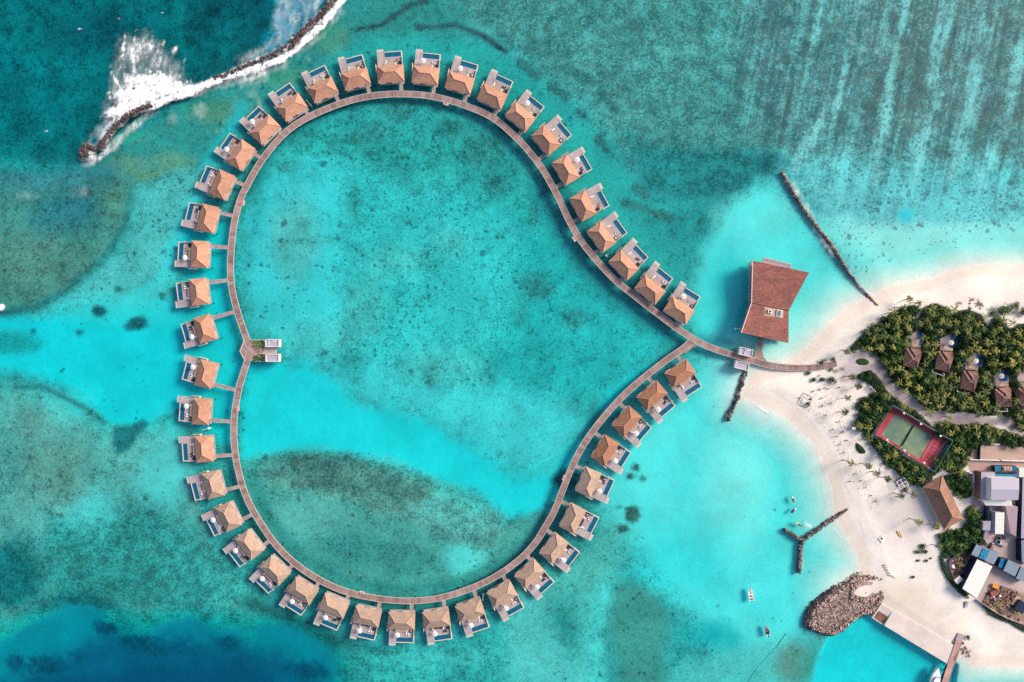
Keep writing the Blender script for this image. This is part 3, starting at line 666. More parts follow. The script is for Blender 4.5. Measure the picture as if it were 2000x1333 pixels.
def bed_material():
    m = bpy.data.materials.new('sand_and_coral'); m.use_nodes = True
    nt = m.node_tree; N = nt.nodes; L = nt.links; b = N['Principled BSDF']
    b.inputs['Roughness'].default_value = 0.95; b.inputs['Specular IOR Level'].default_value = 0.05
    g = N.new('ShaderNodeNewGeometry'); pos = g.outputs['Position']
    def attr(n):
        a = N.new('ShaderNodeAttribute'); a.attribute_name = n; return a
    def math_(op, a, b_=None, c=None):
        n = N.new('ShaderNodeMath'); n.operation = op
        for i, v in enumerate((a, b_, c)):
            if v is None: continue
            if isinstance(v, (int, float)): n.inputs[i].default_value = v
            else: L.new(v, n.inputs[i])
        return n.outputs[0]
    def noise(sc, det=3.0, off=0.0, rough=.55):
        n = N.new('ShaderNodeTexNoise'); n.inputs['Scale'].default_value = sc; n.inputs['Detail'].default_value = det; n.inputs['Roughness'].default_value = rough
        ad = N.new('ShaderNodeVectorMath'); ad.operation = 'ADD'; L.new(pos, ad.inputs[0]); ad.inputs[1].default_value = (off, off * 1.7, off * .3)
        L.new(ad.outputs[0], n.inputs['Vector']); return n.outputs['Fac']
    def rng(v, a, b_, c=0.0, d=1.0):
        n = N.new('ShaderNodeMapRange'); n.interpolation_type = 'SMOOTHSTEP'
        for i, q in ((1, a), (2, b_), (3, c), (4, d)):
            if isinstance(q, (int, float)): n.inputs[i].default_value = q
            else: L.new(q, n.inputs[i])
        L.new(v, n.inputs[0]); return n.outputs[0]
    bed = attr('bed').outputs['Color']; cor = attr('coral').outputs['Fac']; spt = attr('spots').outputs['Fac']
    # mottled coral rubble: one noise running through many sizes, darkening by degrees
    n1 = noise(.16, 7, 3, .72); n2 = noise(.95, 5, 40, .78)
    mixn = math_('MULTIPLY_ADD', n1, .42, math_('MULTIPLY', n2, .58))
    thr = math_('SUBTRACT', .608, math_('MULTIPLY', cor, .20))
    cm = rng(mixn, math_('SUBTRACT', thr, .05), math_('ADD', thr, .075))
    cm = math_('MULTIPLY', cm, rng(cor, .02, .22))
    # separate round coral heads of many sizes
    def heads(sc, off, rmax):
        v = N.new('ShaderNodeTexVoronoi'); v.inputs['Scale'].default_value = sc; v.voronoi_dimensions = '2D'
        ad = N.new('ShaderNodeVectorMath'); ad.operation = 'ADD'; L.new(pos, ad.inputs[0])
        wn = N.new('ShaderNodeTexNoise'); wn.inputs['Scale'].default_value = sc * 2.6; wn.inputs['Detail'].default_value = 5; L.new(pos, wn.inputs['Vector'])
        sc_ = N.new('ShaderNodeVectorMath'); sc_.operation = 'SCALE'; L.new(wn.outputs['Color'], sc_.inputs[0]); sc_.inputs['Scale'].default_value = 1.0 / sc
        L.new(sc_.outputs[0], ad.inputs[1])
        ad2 = N.new('ShaderNodeVectorMath'); ad2.operation = 'ADD'; L.new(ad.outputs[0], ad2.inputs[0]); ad2.inputs[1].default_value = (off, off * 2.3, 0)
        L.new(ad2.outputs[0], v.inputs['Vector'])
        s = N.new('ShaderNodeSeparateColor'); L.new(v.outputs['Color'], s.inputs[0])
        # a cell holds a head when its random number is under the spots attribute, clustered
        cl = math_('MULTIPLY', spt, rng(noise(.045, 4, off + 9), .45, .64, .02, 1.6))
        on = rng(math_('SUBTRACT', cl, s.outputs[0]), 0.0, .06)
        rad = math_('MULTIPLY', math_('POWER', s.outputs[1], 2.0), rmax)
        rad = math_('ADD', rad, .08)
        hd = rng(v.outputs['Distance'], rad, math_('MULTIPLY', rad, .35))
        return math_('MULTIPLY', hd, on)
    h = math_('MAXIMUM', heads(.14, 4, .30), math_('MAXIMUM', heads(.36, 17, .44), heads(.72, 31, .46)))
    m_all = math_('MAXIMUM', cm, h)
    # grain of the sand and fine rubble, much weaker than the coral
    fine = math_('MULTIPLY_ADD', noise(.8, 5, 7, .75), .6, math_('MULTIPLY', noise(2.0, 3, 70, .7), .4))
    grainamt = math_('MULTIPLY_ADD', rng(cor, 0.02, .3), .66, .25)
    gmul = math_('MULTIPLY_ADD', math_('MULTIPLY', math_('SUBTRACT', fine, .5), 2.6), grainamt, 1.0)
    broad = rng(noise(.05, 4, 55), .3, .7, .90, 1.10)
    gmul = math_('MULTIPLY', gmul, broad)
    vm = N.new('ShaderNodeVectorMath'); vm.operation = 'SCALE'; L.new(bed, vm.inputs[0]); L.new(gmul, vm.inputs['Scale'])
    # coral colour: a darker brownish version of the bed
    ct = N.new('ShaderNodeVectorMath'); ct.operation = 'MULTIPLY'; L.new(vm.outputs[0], ct.inputs[0]); 
    cc = N.new('ShaderNodeMix'); cc.data_type = 'RGBA'; L.new(rng(noise(.3, 2, 120), .4, .6), cc.inputs['Factor'])
    cc.inputs['A'].default_value = (.34, .36, .40, 1); cc.inputs['B'].default_value = (.62, .42, .41, 1)
    L.new(cc.outputs['Result'], ct.inputs[1])
    mx = N.new('ShaderNodeMix'); mx.data_type = 'RGBA'; L.new(math_('MULTIPLY', m_all, .95), mx.inputs['Factor'])
    L.new(vm.outputs[0], mx.inputs['A']); L.new(ct.outputs[0], mx.inputs['B'])
    L.new(mx.outputs['Result'], b.inputs['Base Color'])
    return m
BED = bed_material()
cen = lambda a: (a[:-1, :-1] + a[1:, :-1] + a[:-1, 1:] + a[1:, 1:]) / 4
landf = cen(Z) > 0.0
pathm = np.zeros(XX.shape); a_, w_ = weight('p', PATHPOLY, 2, 1); pathm[a_] = w_
vegm = np.zeros(XX.shape)
for p in VEG.values():
    a_, w_ = weight('p', p, 1.5, 1); vegm[a_] = np.maximum(vegm[a_], w_)
yardm = np.zeros(XX.shape)
for p in ([(1886, 872), (2300, 872), (2300, 926), (1892, 924)], [(1900, 925), (2300, 920), (2300, 1232), (2000, 1232), (1915, 1180), (1865, 1140), (1848, 1112), (1848, 1092), (1925, 1062), (1915, 1000)]):
    a_, w_ = weight('p', p, 1, 0); yardm[a_] = np.maximum(yardm[a_], w_)
pf = cen(pathm) > .5; vf = (cen(vegm) > .5) & ~pf; yf = (cen(yardm) > .5) & ~pf & ~vf
FA = {'coral': C, 'spots': SP}
sel = {'seabed': ~landf, 'beach': landf & ~pf & ~vf & ~yf, 'path': landf & pf, 'forest_floor': landf & vf, 'yard_ground': landf & yf}
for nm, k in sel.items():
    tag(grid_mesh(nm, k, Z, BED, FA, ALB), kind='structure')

# ------------------------------------------------------------------ water surface with its foam
FOAM = np.zeros(XX.shape)
FN = fbm(PX / 8 + .12 * PY / 8, PY / 20, 51, 4); FN2 = fbm(PX / 26, PY / 40, 61, 3)
def foam(kind, g, k, f=8, warp=8):
    sl, w = weight(kind, g, f, warp)
    if k < .9: w = w * np.clip(1 + .55 * FN[sl] + .45 * FN2[sl], 0, 1.35)
    FOAM[sl] = np.maximum(FOAM[sl], w * k)
BREAK = [(172, 308), (160, 298), (172, 287), (190, 291), (207, 270), (225, 249), (245, 231), (270, 216), (300, 205), (350, 187), (388, 174), (413, 157), (450, 143), (498, 122), (515, 115), (547, 100), (565, 91), (583, 72), (608, 47), (635, 22), (652, 0), (668, -24), (700, -80)]
foam('p', [(205, 218), (225, 185), (232, 150), (236, 100), (243, 66), (270, 62), (300, 62), (325, 88), (345, 108), (362, 150), (376, 165), (340, 190), (290, 206), (240, 227), (215, 230)], .52, f=16, warp=16)
foam('p', [(236, 70), (310, 66), (340, 110), (352, 150), (300, 130), (240, 140)], .60, f=18, warp=18)
foam('p', [(204, 223), (216, 205), (230, 172), (242, 147), (265, 139), (305, 141), (352, 142), (365, 156), (380, 169), (340, 186), (290, 202), (240, 226), (215, 229)], .98, f=20, warp=26)
for pts_, hw_ in (([(243, 142), (240, 110), (244, 68)], 4), ([(262, 140), (258, 100), (266, 60)], 4), ([(284, 142), (288, 105), (300, 72)], 5), ([(308, 142), (312, 110), (320, 82)], 5), ([(334, 142), (334, 118), (342, 96)], 4), ([(352, 152), (358, 130), (363, 104)], 3), ([(232, 168), (222, 150), (216, 128)], 3), ([(218, 195), (210, 178)], 3)):
    foam('l', (pts_, hw_), .84, f=6, warp=9)
foam('p', [(204, 223), (222, 208), (245, 180), (270, 165), (330, 165), (372, 170), (340, 186), (290, 203), (240, 227), (215, 229)], 1.12, f=8, warp=9)
foam('l', ([(370, 173), (400, 170), (440, 153), (498, 134), (535, 122), (568, 105), (592, 84), (618, 58), (645, 30), (668, 0), (700, -60)], 7), 1.0, f=4, warp=5)
foam('l', ([(380, 178), (440, 162), (500, 142), (545, 125), (580, 100), (625, 62), (660, 20)], 15), .5, f=9, warp=8)
foam('l', (BREAK, 9), .60, f=6, warp=7)
foam('l', ([(296, 205), (350, 186), (392, 171), (425, 154), (450, 144)], 9), 1.0, f=5, warp=6)
foam('p', [(500, 110), (530, 70), (540, -60), (660, -60), (620, 40), (560, 92)], .44, f=18, warp=16)
foam('p', [(196, 226), (205, 160), (222, 90), (238, 58), (300, 55), (352, 95), (378, 150), (390, 172), (300, 208), (220, 240)], .42, f=26, warp=16)
foam('l', ([(470, 118), (520, 95), (560, 66), (592, 30), (612, -30)], 14), .42, f=16, warp=14)
foam('l', ([(165, 285), (200, 250), (222, 222)], 12), .40, f=12, warp=10)
foam('l', ([(400, 190), (450, 172), (500, 160), (560, 130)], 10), .34, f=12, warp=12)
foam('e', (172, 300, 20, 20), .66, f=8, warp=9)
foam('l', ([(165, 325), (200, 305), (230, 275), (260, 245), (300, 220)], 9), .6, f=8, warp=8)
foam('l', ([(185, 290), (215, 245), (250, 218)], 8), .55, f=8, warp=8)
for e in ((335, 232, 14, 34), (392, 215, 26, 26), (490, 185, 18, 18), (505, 200, 12, 22), (165, 345, 18, 14), (280, 315, 12, 14), (60, 385, 40, 14), (150, 375, 30, 16), (420, 255, 14, 20), (600, 115, 30, 12)):
    foam('e', e, .36, f=20, warp=16)
foam('e', (1575, 1025, 8, 8), .72, f=5, warp=7)
foam('e', (1568, 1104, 4, 11), .5, f=5, warp=5)
foam('e', (2, 602, 8, 7), .85, f=4, warp=4)
foam('l', ([(1550, 362), (1575, 405), (1600, 452), (1630, 500)], 8), .46, f=7, warp=6)
for e in ((120, 100, 60, 60), (95, 30, 60, 40), (160, 180, 60, 50)):
    foam('e', e, .10, f=40, warp=20)
for (x, y) in ((233, 37), (317, 25), (156, 57), (92, 256), (30, 300), (115, 325)):
    foam('e', (x, y, 4, 1.3), .7, f=1.6, warp=1.5)
FN3 = fbm(PX / 3.6, PY / 5, 81, 3)
FOAM = FOAM * (1 - np.clip(FN3 - .08, 0, 1) * .9 * sstep(.3, .8, FOAM))
# a thin swash line where the sea meets the sand
sw = np.exp(-((dl_m + .9 + 1.0 * N2) / .5) ** 2) * (.48 + .3 * N1) + np.exp(-((dl_m + 3.2 + 1.8 * N1) / .8) ** 2) * (.34 + .2 * N2)
sw = sw * (1 - QN) * (PX > 1440)
spit = sstep(-30, 0, -np.abs(PX - 1490)) * (PY > 770) * (PY < 830)
sw = np.maximum(sw, np.exp(-((dl_m + 1.6 + .6 * N2) / 1.3) ** 2) * spit * .95)
FOAM = np.maximum(FOAM, sw)
WZ = .04 * N2 + np.where(FOAM > .55, (FOAM - .55) * .7 * (1 + .3 * N3), 0) * (PX < 720)
WZ = np.where(dl_m > -1.2, np.minimum(WZ, .0), WZ)
def water_material():
    m = bpy.data.materials.new('clear_sea_water'); m.use_nodes = True
    nt = m.node_tree; N = nt.nodes; L = nt.links; N.remove(N['Principled BSDF']); out = N['Material Output']
    g = N.new('ShaderNodeNewGeometry'); pos = g.outputs['Position']
    tr = N.new('ShaderNodeBsdfTransparent'); gl = N.new('ShaderNodeBsdfGlossy'); gl.inputs['Roughness'].default_value = .06
    n1 = N.new('ShaderNodeTexNoise'); n1.inputs['Scale'].default_value = .55; n1.inputs['Detail'].default_value = 5; L.new(pos, n1.inputs['Vector'])
    bp = N.new('ShaderNodeBump'); bp.inputs['Strength'].default_value = .15; bp.inputs['Distance'].default_value = .2
    L.new(n1.outputs['Fac'], bp.inputs['Height']); L.new(bp.outputs[0], gl.inputs['Normal'])
    dt = N.new('ShaderNodeVectorMath'); dt.operation = 'DOT_PRODUCT'; L.new(g.outputs['Incoming'], dt.inputs[0]); L.new(bp.outputs[0], dt.inputs[1])
    def mm(op, a, b_):
        n = N.new('ShaderNodeMath'); n.operation = op
        for i, v in enumerate((a, b_)):
            if isinstance(v, (int, float)): n.inputs[i].default_value = v
            elif v is not None: L.new(v, n.inputs[i])
        return n.outputs[0]
    c1 = mm('SUBTRACT', 1.0, mm('ABSOLUTE', dt.outputs['Value'], None))
    frv = mm('ADD', mm('MULTIPLY', mm('POWER', c1, 5.0), .98), .02)
    mx = N.new('ShaderNodeMixShader'); L.new(frv, mx.inputs[0]); L.new(tr.outputs[0], mx.inputs[1]); L.new(gl.outputs[0], mx.inputs[2])
    # foam: lacy where thin, solid where thick
    at = N.new('ShaderNodeAttribute'); at.attribute_name = 'foam'
    def math_(op, a, b_=None, c=None):
        n = N.new('ShaderNodeMath'); n.operation = op
        for i, v in enumerate((a, b_, c)):
            if v is None: continue
            if isinstance(v, (int, float)): n.inputs[i].default_value = v
            else: L.new(v, n.inputs[i])
        return n.outputs[0]
    w = N.new('ShaderNodeTexNoise'); w.inputs['Scale'].default_value = .25; w.inputs['Detail'].default_value = 4; L.new(pos, w.inputs['Vector'])
    ws = N.new('ShaderNodeVectorMath'); ws.operation = 'SCALE'; L.new(w.outputs['Color'], ws.inputs[0]); ws.inputs['Scale'].default_value = 6.0
    mp = N.new('ShaderNodeMapping'); mp.inputs['Scale'].default_value = (1.0, .55, 1); L.new(pos, mp.inputs['Vector'])
    ad = N.new('ShaderNodeVectorMath'); ad.operation = 'ADD'; L.new(mp.outputs[0], ad.inputs[0]); L.new(ws.outputs[0], ad.inputs[1])
    def ridge(sc):
        n = N.new('ShaderNodeTexNoise'); n.inputs['Scale'].default_value = sc; n.inputs['Detail'].default_value = 4; n.inputs['Roughness'].default_value = .6; L.new(ad.outputs[0], n.inputs['Vector'])
        return math_('SUBTRACT', 1.0, math_('MULTIPLY', math_('ABSOLUTE', math_('SUBTRACT', n.outputs['Fac'], .5)), 9.0))
    r = math_('MAXIMUM', math_('MAXIMUM', ridge(.22), math_('MULTIPLY', ridge(.6), .9)), 0.0)
    nn = N.new('ShaderNodeTexNoise'); nn.inputs['Scale'].default_value = .8; nn.inputs['Detail'].default_value = 5; nn.inputs['Roughness'].default_value = .7; L.new(ad.outputs[0], nn.inputs['Vector'])
    pat = math_('MULTIPLY_ADD', r, .55, math_('MULTIPLY', nn.outputs['Fac'], .45))
    s = math_('ADD', pat, math_('MULTIPLY', at.outputs['Fac'], 1.35))
    rg = N.new('ShaderNodeMapRange'); rg.interpolation_type = 'SMOOTHSTEP'; rg.inputs[1].default_value = 1.14; rg.inputs[2].default_value = 1.86; L.new(s, rg.inputs[0])
    gate = N.new('ShaderNodeMapRange'); gate.inputs[1].default_value = .18; gate.inputs[2].default_value = .45; L.new(at.outputs['Fac'], gate.inputs[0])
    hz = N.new('ShaderNodeMapRange'); hz.interpolation_type = 'SMOOTHSTEP'; hz.inputs[1].default_value = .2; hz.inputs[2].default_value = .9; hz.inputs[4].default_value = .52; L.new(at.outputs['Fac'], hz.inputs[0])
    fm = math_('MAXIMUM', math_('MULTIPLY', rg.outputs[0], gate.outputs[0]), hz.outputs[0])
    df = N.new('ShaderNodeBsdfDiffuse'); df.inputs['Color'].default_value = (.84, .83, .81, 1)
    m2 = N.new('ShaderNodeMixShader'); L.new(fm, m2.inputs[0]); L.new(mx.outputs[0], m2.inputs[1]); L.new(df.outputs[0], m2.inputs[2])
    L.new(m2.outputs[0], out.inputs['Surface'])
    va = N.new('ShaderNodeVolumeAbsorption')
    k = PATH / 2.7
    dens = float(k[0]) * 1.02
    va.inputs['Density'].default_value = dens
    va.inputs['Color'].default_value = tuple(float(1 - q / dens) for q in k) + (1,)
    L.new(va.outputs[0], out.inputs['Volume'])
    return m
keep = cen(Z) < .5
tag(grid_mesh('water', keep, WZ, water_material(), {'foam': FOAM}), kind='structure')
# ------------------------------------------------------------------ the heart-shaped boardwalk
ZD = 1.7
RING_UP = [(487, 676), (481, 661), (463.5, 608.6), (452, 558), (450.4, 508), (456, 445.7), (468.4, 393), (483.5, 360.6), (505, 323), (532.5, 285.6), (565, 253), (605, 228), (663, 203.5), (718, 189), (778, 184), (843, 188.5), (906, 205.5), (963, 231), (1007, 268), (1034, 297), (1057.6, 328), (1075, 357), (1093, 391), (1110, 428), (1133, 468), (1163, 506), (1200, 546), (1240.5, 579), (1283, 612), (1323, 642), (1351, 660), (1375, 673.5), (1405, 685), (1437, 695), (1465, 703), (1500, 713), (1530, 717.5), (1565, 719), (1600, 717), (1634, 710.5)]
RING_LO = [(486, 692), (481, 712), (466.5, 759.5), (457, 822), (459.5, 887), (472.5, 947), (490, 990), (512, 1027), (540, 1066), (575, 1100), (620, 1131), (670, 1154), (725, 1167.5), (787, 1174), (850, 1170), (912, 1152.5), (967, 1127), (1015, 1093), (1046, 1060), (1068, 1025), (1083, 998), (1100, 955), (1117.5, 912), (1140, 869), (1170, 827), (1207, 784), (1250, 744), (1300, 705), (1330, 684), (1350, 668)]
def catmull(pts, step):
    pts = [Vector((p[0], p[1], 0)) for p in pts]
    out = []
    for i in range(len(pts) - 1):
        p0 = pts[max(i - 1, 0)]; p1 = pts[i]; p2 = pts[i + 1]; p3 = pts[min(i + 2, len(pts) - 1)]
        n = max(1, int((p2 - p1).length / step))
        for k in range(n):
            t = k / n
            out.append(0.5 * ((2 * p1) + (p2 - p0) * t + (2 * p0 - 5 * p1 + 4 * p2 - p3) * t * t + (3 * p1 - p0 - 3 * p2 + p3) * t ** 3))
    out.append(pts[-1]); return out
def path3(px, z, step=4):
    return [P(p.x, p.y, z) for p in catmull(px, step)]
def ribbon(mb, pts, w, z, t, off=0.0, attr=True):
    """a thick strip following pts"""
    vs = []; fs = []; al = []; s = 0
    for i, p in enumerate(pts):
        d = (pts[min(i + 1, len(pts) - 1)] - pts[max(i - 1, 0)]); d.z = 0; d.normalize()
        nn = Vector((-d.y, d.x, 0))
        if i: s += (p - pts[i - 1]).length
        c = p + nn * off
        a = c + nn * (w / 2); b = c - nn * (w / 2)
        vs += [(a.x, a.y, z), (b.x, b.y, z), (a.x, a.y, z - t), (b.x, b.y, z - t)]
        al += [s] * 4
    for i in range(len(pts) - 1):
        k = i * 4; j = k + 4
        fs += [(k, k + 1, j + 1, j), (k + 2, j + 2, j + 3, k + 3), (k, j, j + 2, k + 2), (k + 1, k + 3, j + 3, j + 1)]
    n = len(pts) * 4 - 4
    fs += [(0, 2, 3, 1), (n, n + 1, n + 3, n + 2)]
    mb.add(vs, fs)
    mb.attr.setdefault('along', []).extend(al)
UPW = path3(RING_UP, ZD); LOW = path3(RING_LO, ZD)
bw = thing('boardwalk', 'heart-shaped timber boardwalk over the lagoon, running on to the beach', 'boardwalk', (0, 0, 0))
WID = 2.75
for pts, z in ((UPW, ZD), (LOW, ZD - .004)):
    mb = MB(); ribbon(mb, pts, WID, z, .22); mb.build('deck', M['walk'], bw)
    for s in (1, -1):
        mb = MB(); ribbon(mb, pts, .26, z + .07, .3, off=s * (WID / 2 + .08)); mb.attr = {}; mb.build('edge_beam', M['beam'], bw)
def flat(name, poly, z, m, t=.2, parent=bw):
    mb = MB(); mb.prism([P(a, b, ZD) for a, b in poly], z - t, z); mb.attr['along'] = [v[0] * .7 + v[1] * .7 for v in mb.v]
    return mb.build(name, m, parent)
flat('deck', [(1331, 686), (1340, 691), (1348, 683), (1361, 676), (1350, 664), (1336, 672)], ZD - .008, M['walk'])
sp = path3([(1484.5, 703), (1483.5, 690), (1484.4, 677), (1486.3, 658)], ZD)
mb = MB(); ribbon(mb, sp, 2.4, ZD - .004, .22); mb.build('deck', M['walk'], bw)
flat('deck', [(1463, 701), (1472, 697), (1478.5, 687), (1488.5, 687), (1492, 699), (1504, 711), (1490, 712)], ZD - .012, M['walk'])
flat('deck', [(477, 664.5), (468.5, 686), (478.5, 706), (491, 706), (498, 693), (505, 690.8), (517, 690.5), (517, 680.8), (505, 680), (496.5, 675.5), (491, 662)], ZD - .008, M['walk'])
mb = MB(); mb.prism([P(478.6, 664.5, ZD), P(476.4, 664.5, ZD), P(467.6, 686, ZD), P(478, 706, ZD), P(480, 706, ZD), P(470, 686, ZD)], ZD - .2, ZD + .1)
mb.build('edge_beam', M['beam'], bw)
pile_me = MB(); pile_me.lathe([(.17, -4.5), (.17, 1.45), (0, 1.45)], 8); pile_me = pile_me.mesh('pile', M['pile'])
allp = []
for pts in (UPW[:-14], LOW):
    acc = 0
    for i in range(1, len(pts)):
        acc += (pts[i] - pts[i - 1]).length
        if acc > 9.2:
            acc = 0; d = (pts[i] - pts[i - 1]).normalized()
            allp.append((pts[i], Vector((-d.y, d.x, 0))))
for i, (p, nn) in enumerate(allp[:50]):
    for s in (1, -1):
        part('pile', pile_me, bw, (p.x + nn.x * s * 1.1, p.y + nn.y * s * 1.1, 0))
if len(allp) > 50:
    mb = MB()
    for (p, nn) in allp[50:]:
        for s in (1, -1):
            mb.tube([(p.x + nn.x * s * 1.1, p.y + nn.y * s * 1.1, -4.5), (p.x + nn.x * s * 1.1, p.y + nn.y * s * 1.1, 1.45)], .17, 8)
    tag(mb.build('pile', M['pile'], bw), kind='stuff')
# handrails where the walk comes ashore
for s in (-.38, .38):
    mb = MB(); seg = UPW[-34:]
    rail = []
    for i, p in enumerate(seg):
        d = (seg[min(i + 1, len(seg) - 1)] - seg[max(i - 1, 0)]).normalized(); nn = Vector((-d.y, d.x, 0))
        q = p + nn * (WID * s); rail.append((q.x, q.y, ZD + 1.0))
        if i % 3 == 0: mb.tube([(q.x, q.y, ZD - .1), (q.x, q.y, ZD + 1.0)], .05, 5)
    mb.tube(rail, .07, 5); mb.build('handrail', M['pile'], bw)

# ------------------------------------------------------------------ overwater villas
VIL = [  # roof centre, outer edge centre (photograph pixels), clockwise
 (570.4, 209.9, 546.8, 174.1), (630.8, 176.1, 613, 136.5), (695.1, 154.3, 685.1, 111.7), (763, 144.5, 761.3, 99.7), (831.2, 147.3, 837.7, 103),
 (898, 162.3, 912.3, 120.5), (961.4, 189.4, 981.7, 150.3), (1016.5, 228.5, 1046.3, 194), (1066.6, 274.5, 1100.7, 248), (1105.5, 332.5, 1144.8, 311.6),
 (1139, 402.6, 1178.9, 382.6), (1174.9, 463.3, 1210.9, 437.5), (1218.4, 518.4, 1250, 487.6), (1269.5, 566.5, 1296.1, 531.1), (1326.1, 607.3, 1348.2, 569),
 (518, 253.6, 487.7, 222), (470.7, 302.9, 435.6, 278.3), (433.6, 361.3, 392.4, 343.7), (405.6, 427, 362.5, 417.2), (390, 497, 345.4, 495.8), (388.5, 570.2, 343.7, 576.5), (399.8, 642.6, 356.6, 656.6),
 (402, 731, 358, 718.3), (393, 803.8, 348.5, 799.3), (398.5, 877, 353.5, 879), (416.7, 946.8, 373.4, 957), (446.6, 1009.4, 407.5, 1028), (487.8, 1064.4, 451.9, 1092), (537.5, 1114, 506.3, 1146),
 (591, 1154.7, 567.3, 1193), (652.5, 1183.7, 635.3, 1227.5), (717, 1204.7, 708.8, 1248.7), (784.5, 1212.8, 785, 1257), (852.5, 1209, 860.3, 1250.8), (918.5, 1192.3, 933.8, 1231.3), (980.8, 1160.8, 1003, 1197),
 (1034.5, 1121, 1065, 1152), (1082, 1071, 1117, 1096), (1119, 1013, 1158, 1031), (1149, 942, 1190.6, 959), (1182, 880, 1220, 903), (1224, 823, 1257, 852), (1273.5, 772.5, 1301, 807), (1328.5, 729.5, 1351, 767.5)]
UPO = [22, 21, 20, 19, 18, 17, 16] + list(range(1, 16)); LOO = list(range(23, 45))
ORD = ['first', 'second', 'third', 'fourth', 'fifth', 'sixth', 'seventh', 'eighth', 'ninth', 'tenth', 'eleventh']
VD = {}
for order, side, arm in ((UPO, 'above', 'upper'), (LOO, 'below', 'lower')):
    for i, k in enumerate(order):
        VD[k] = ('%s villa %s the lookout platform' % (ORD[i], side)) if i < 11 else ('%s villa from the fork, %s arm' % (ORD[21 - i], arm))
GREY = set(range(26, 41)); MID = {41, 42, 43, 44}
PARA = {5, 6, 8, 10, 15, 16, 17, 20, 22, 24, 23, 27, 28, 29, 30, 31, 32, 33, 34, 35, 36, 37, 38, 40, 41, 42, 43}
OPENP = {32, 34, 39}; WHITESEAT = {6, 12, 9}
EZ, RZ, EW, ED, RL = 4.2, 6.75, 6.45, 4.15, 2.65      # eave/ridge heights, half width, half depth, half ridge
def roof_mesh(m):
    mb = MB()
    c = [(-EW, -ED, EZ), (EW, -ED, EZ), (EW, ED, EZ), (-EW, ED, EZ)]; r0 = (-RL, 0, RZ); r1 = (RL, 0, RZ)
    n = 5
    def tri_rows(a, b, t0, t1):
        # courses of shingles: each course laps the one below by a couple of centimetres
        for i in range(n * 2):
            u0, u1 = i / (n * 2), (i + 1) / (n * 2)
            la = Vector(a).lerp(Vector(t0), u0); lb = Vector(b).lerp(Vector(t1), u0)
            ua = Vector(a).lerp(Vector(t0), u1); ub = Vector(b).lerp(Vector(t1), u1)
            la.z += .03; lb.z += .03
            mb.quad(la, lb, ub, ua)
            mb.quad(la - Vector((0, 0, .05)), lb - Vector((0, 0, .05)), lb, la)
    tri_rows(c[0], c[1], r0, r1); tri_rows(c[2], c[3], r1, r0)
    tri_rows(c[1], c[2], r1, r1); tri_rows(c[3], c[0], r0, r0)
    mb.slab([(p[0], p[1], EZ - .02) for p in c], .14)
    return mb.mesh('roof', m)
def cap_mesh(m):
    mb = MB(); up = .09
    L_ = [((-EW, -ED, EZ), (-RL, 0, RZ)), ((EW, -ED, EZ), (RL, 0, RZ)), ((EW, ED, EZ), (RL, 0, RZ)), ((-EW, ED, EZ), (-RL, 0, RZ)), ((-RL, 0, RZ), (RL, 0, RZ))]
    for a, b in L_:
        mb.tube([(a[0], a[1], a[2] + up), (b[0], b[1], b[2] + up)], .13, 6)
    return mb.mesh('ridge_cap', m)
ROOFS = {k: (roof_mesh(M[r]), cap_mesh(M[c])) for k, r, c in (('o', 'roof', 'cap'), ('g', 'roof_grey', 'cap_grey'), ('m', 'roof_mid', 'cap'))}
YO = 11.75
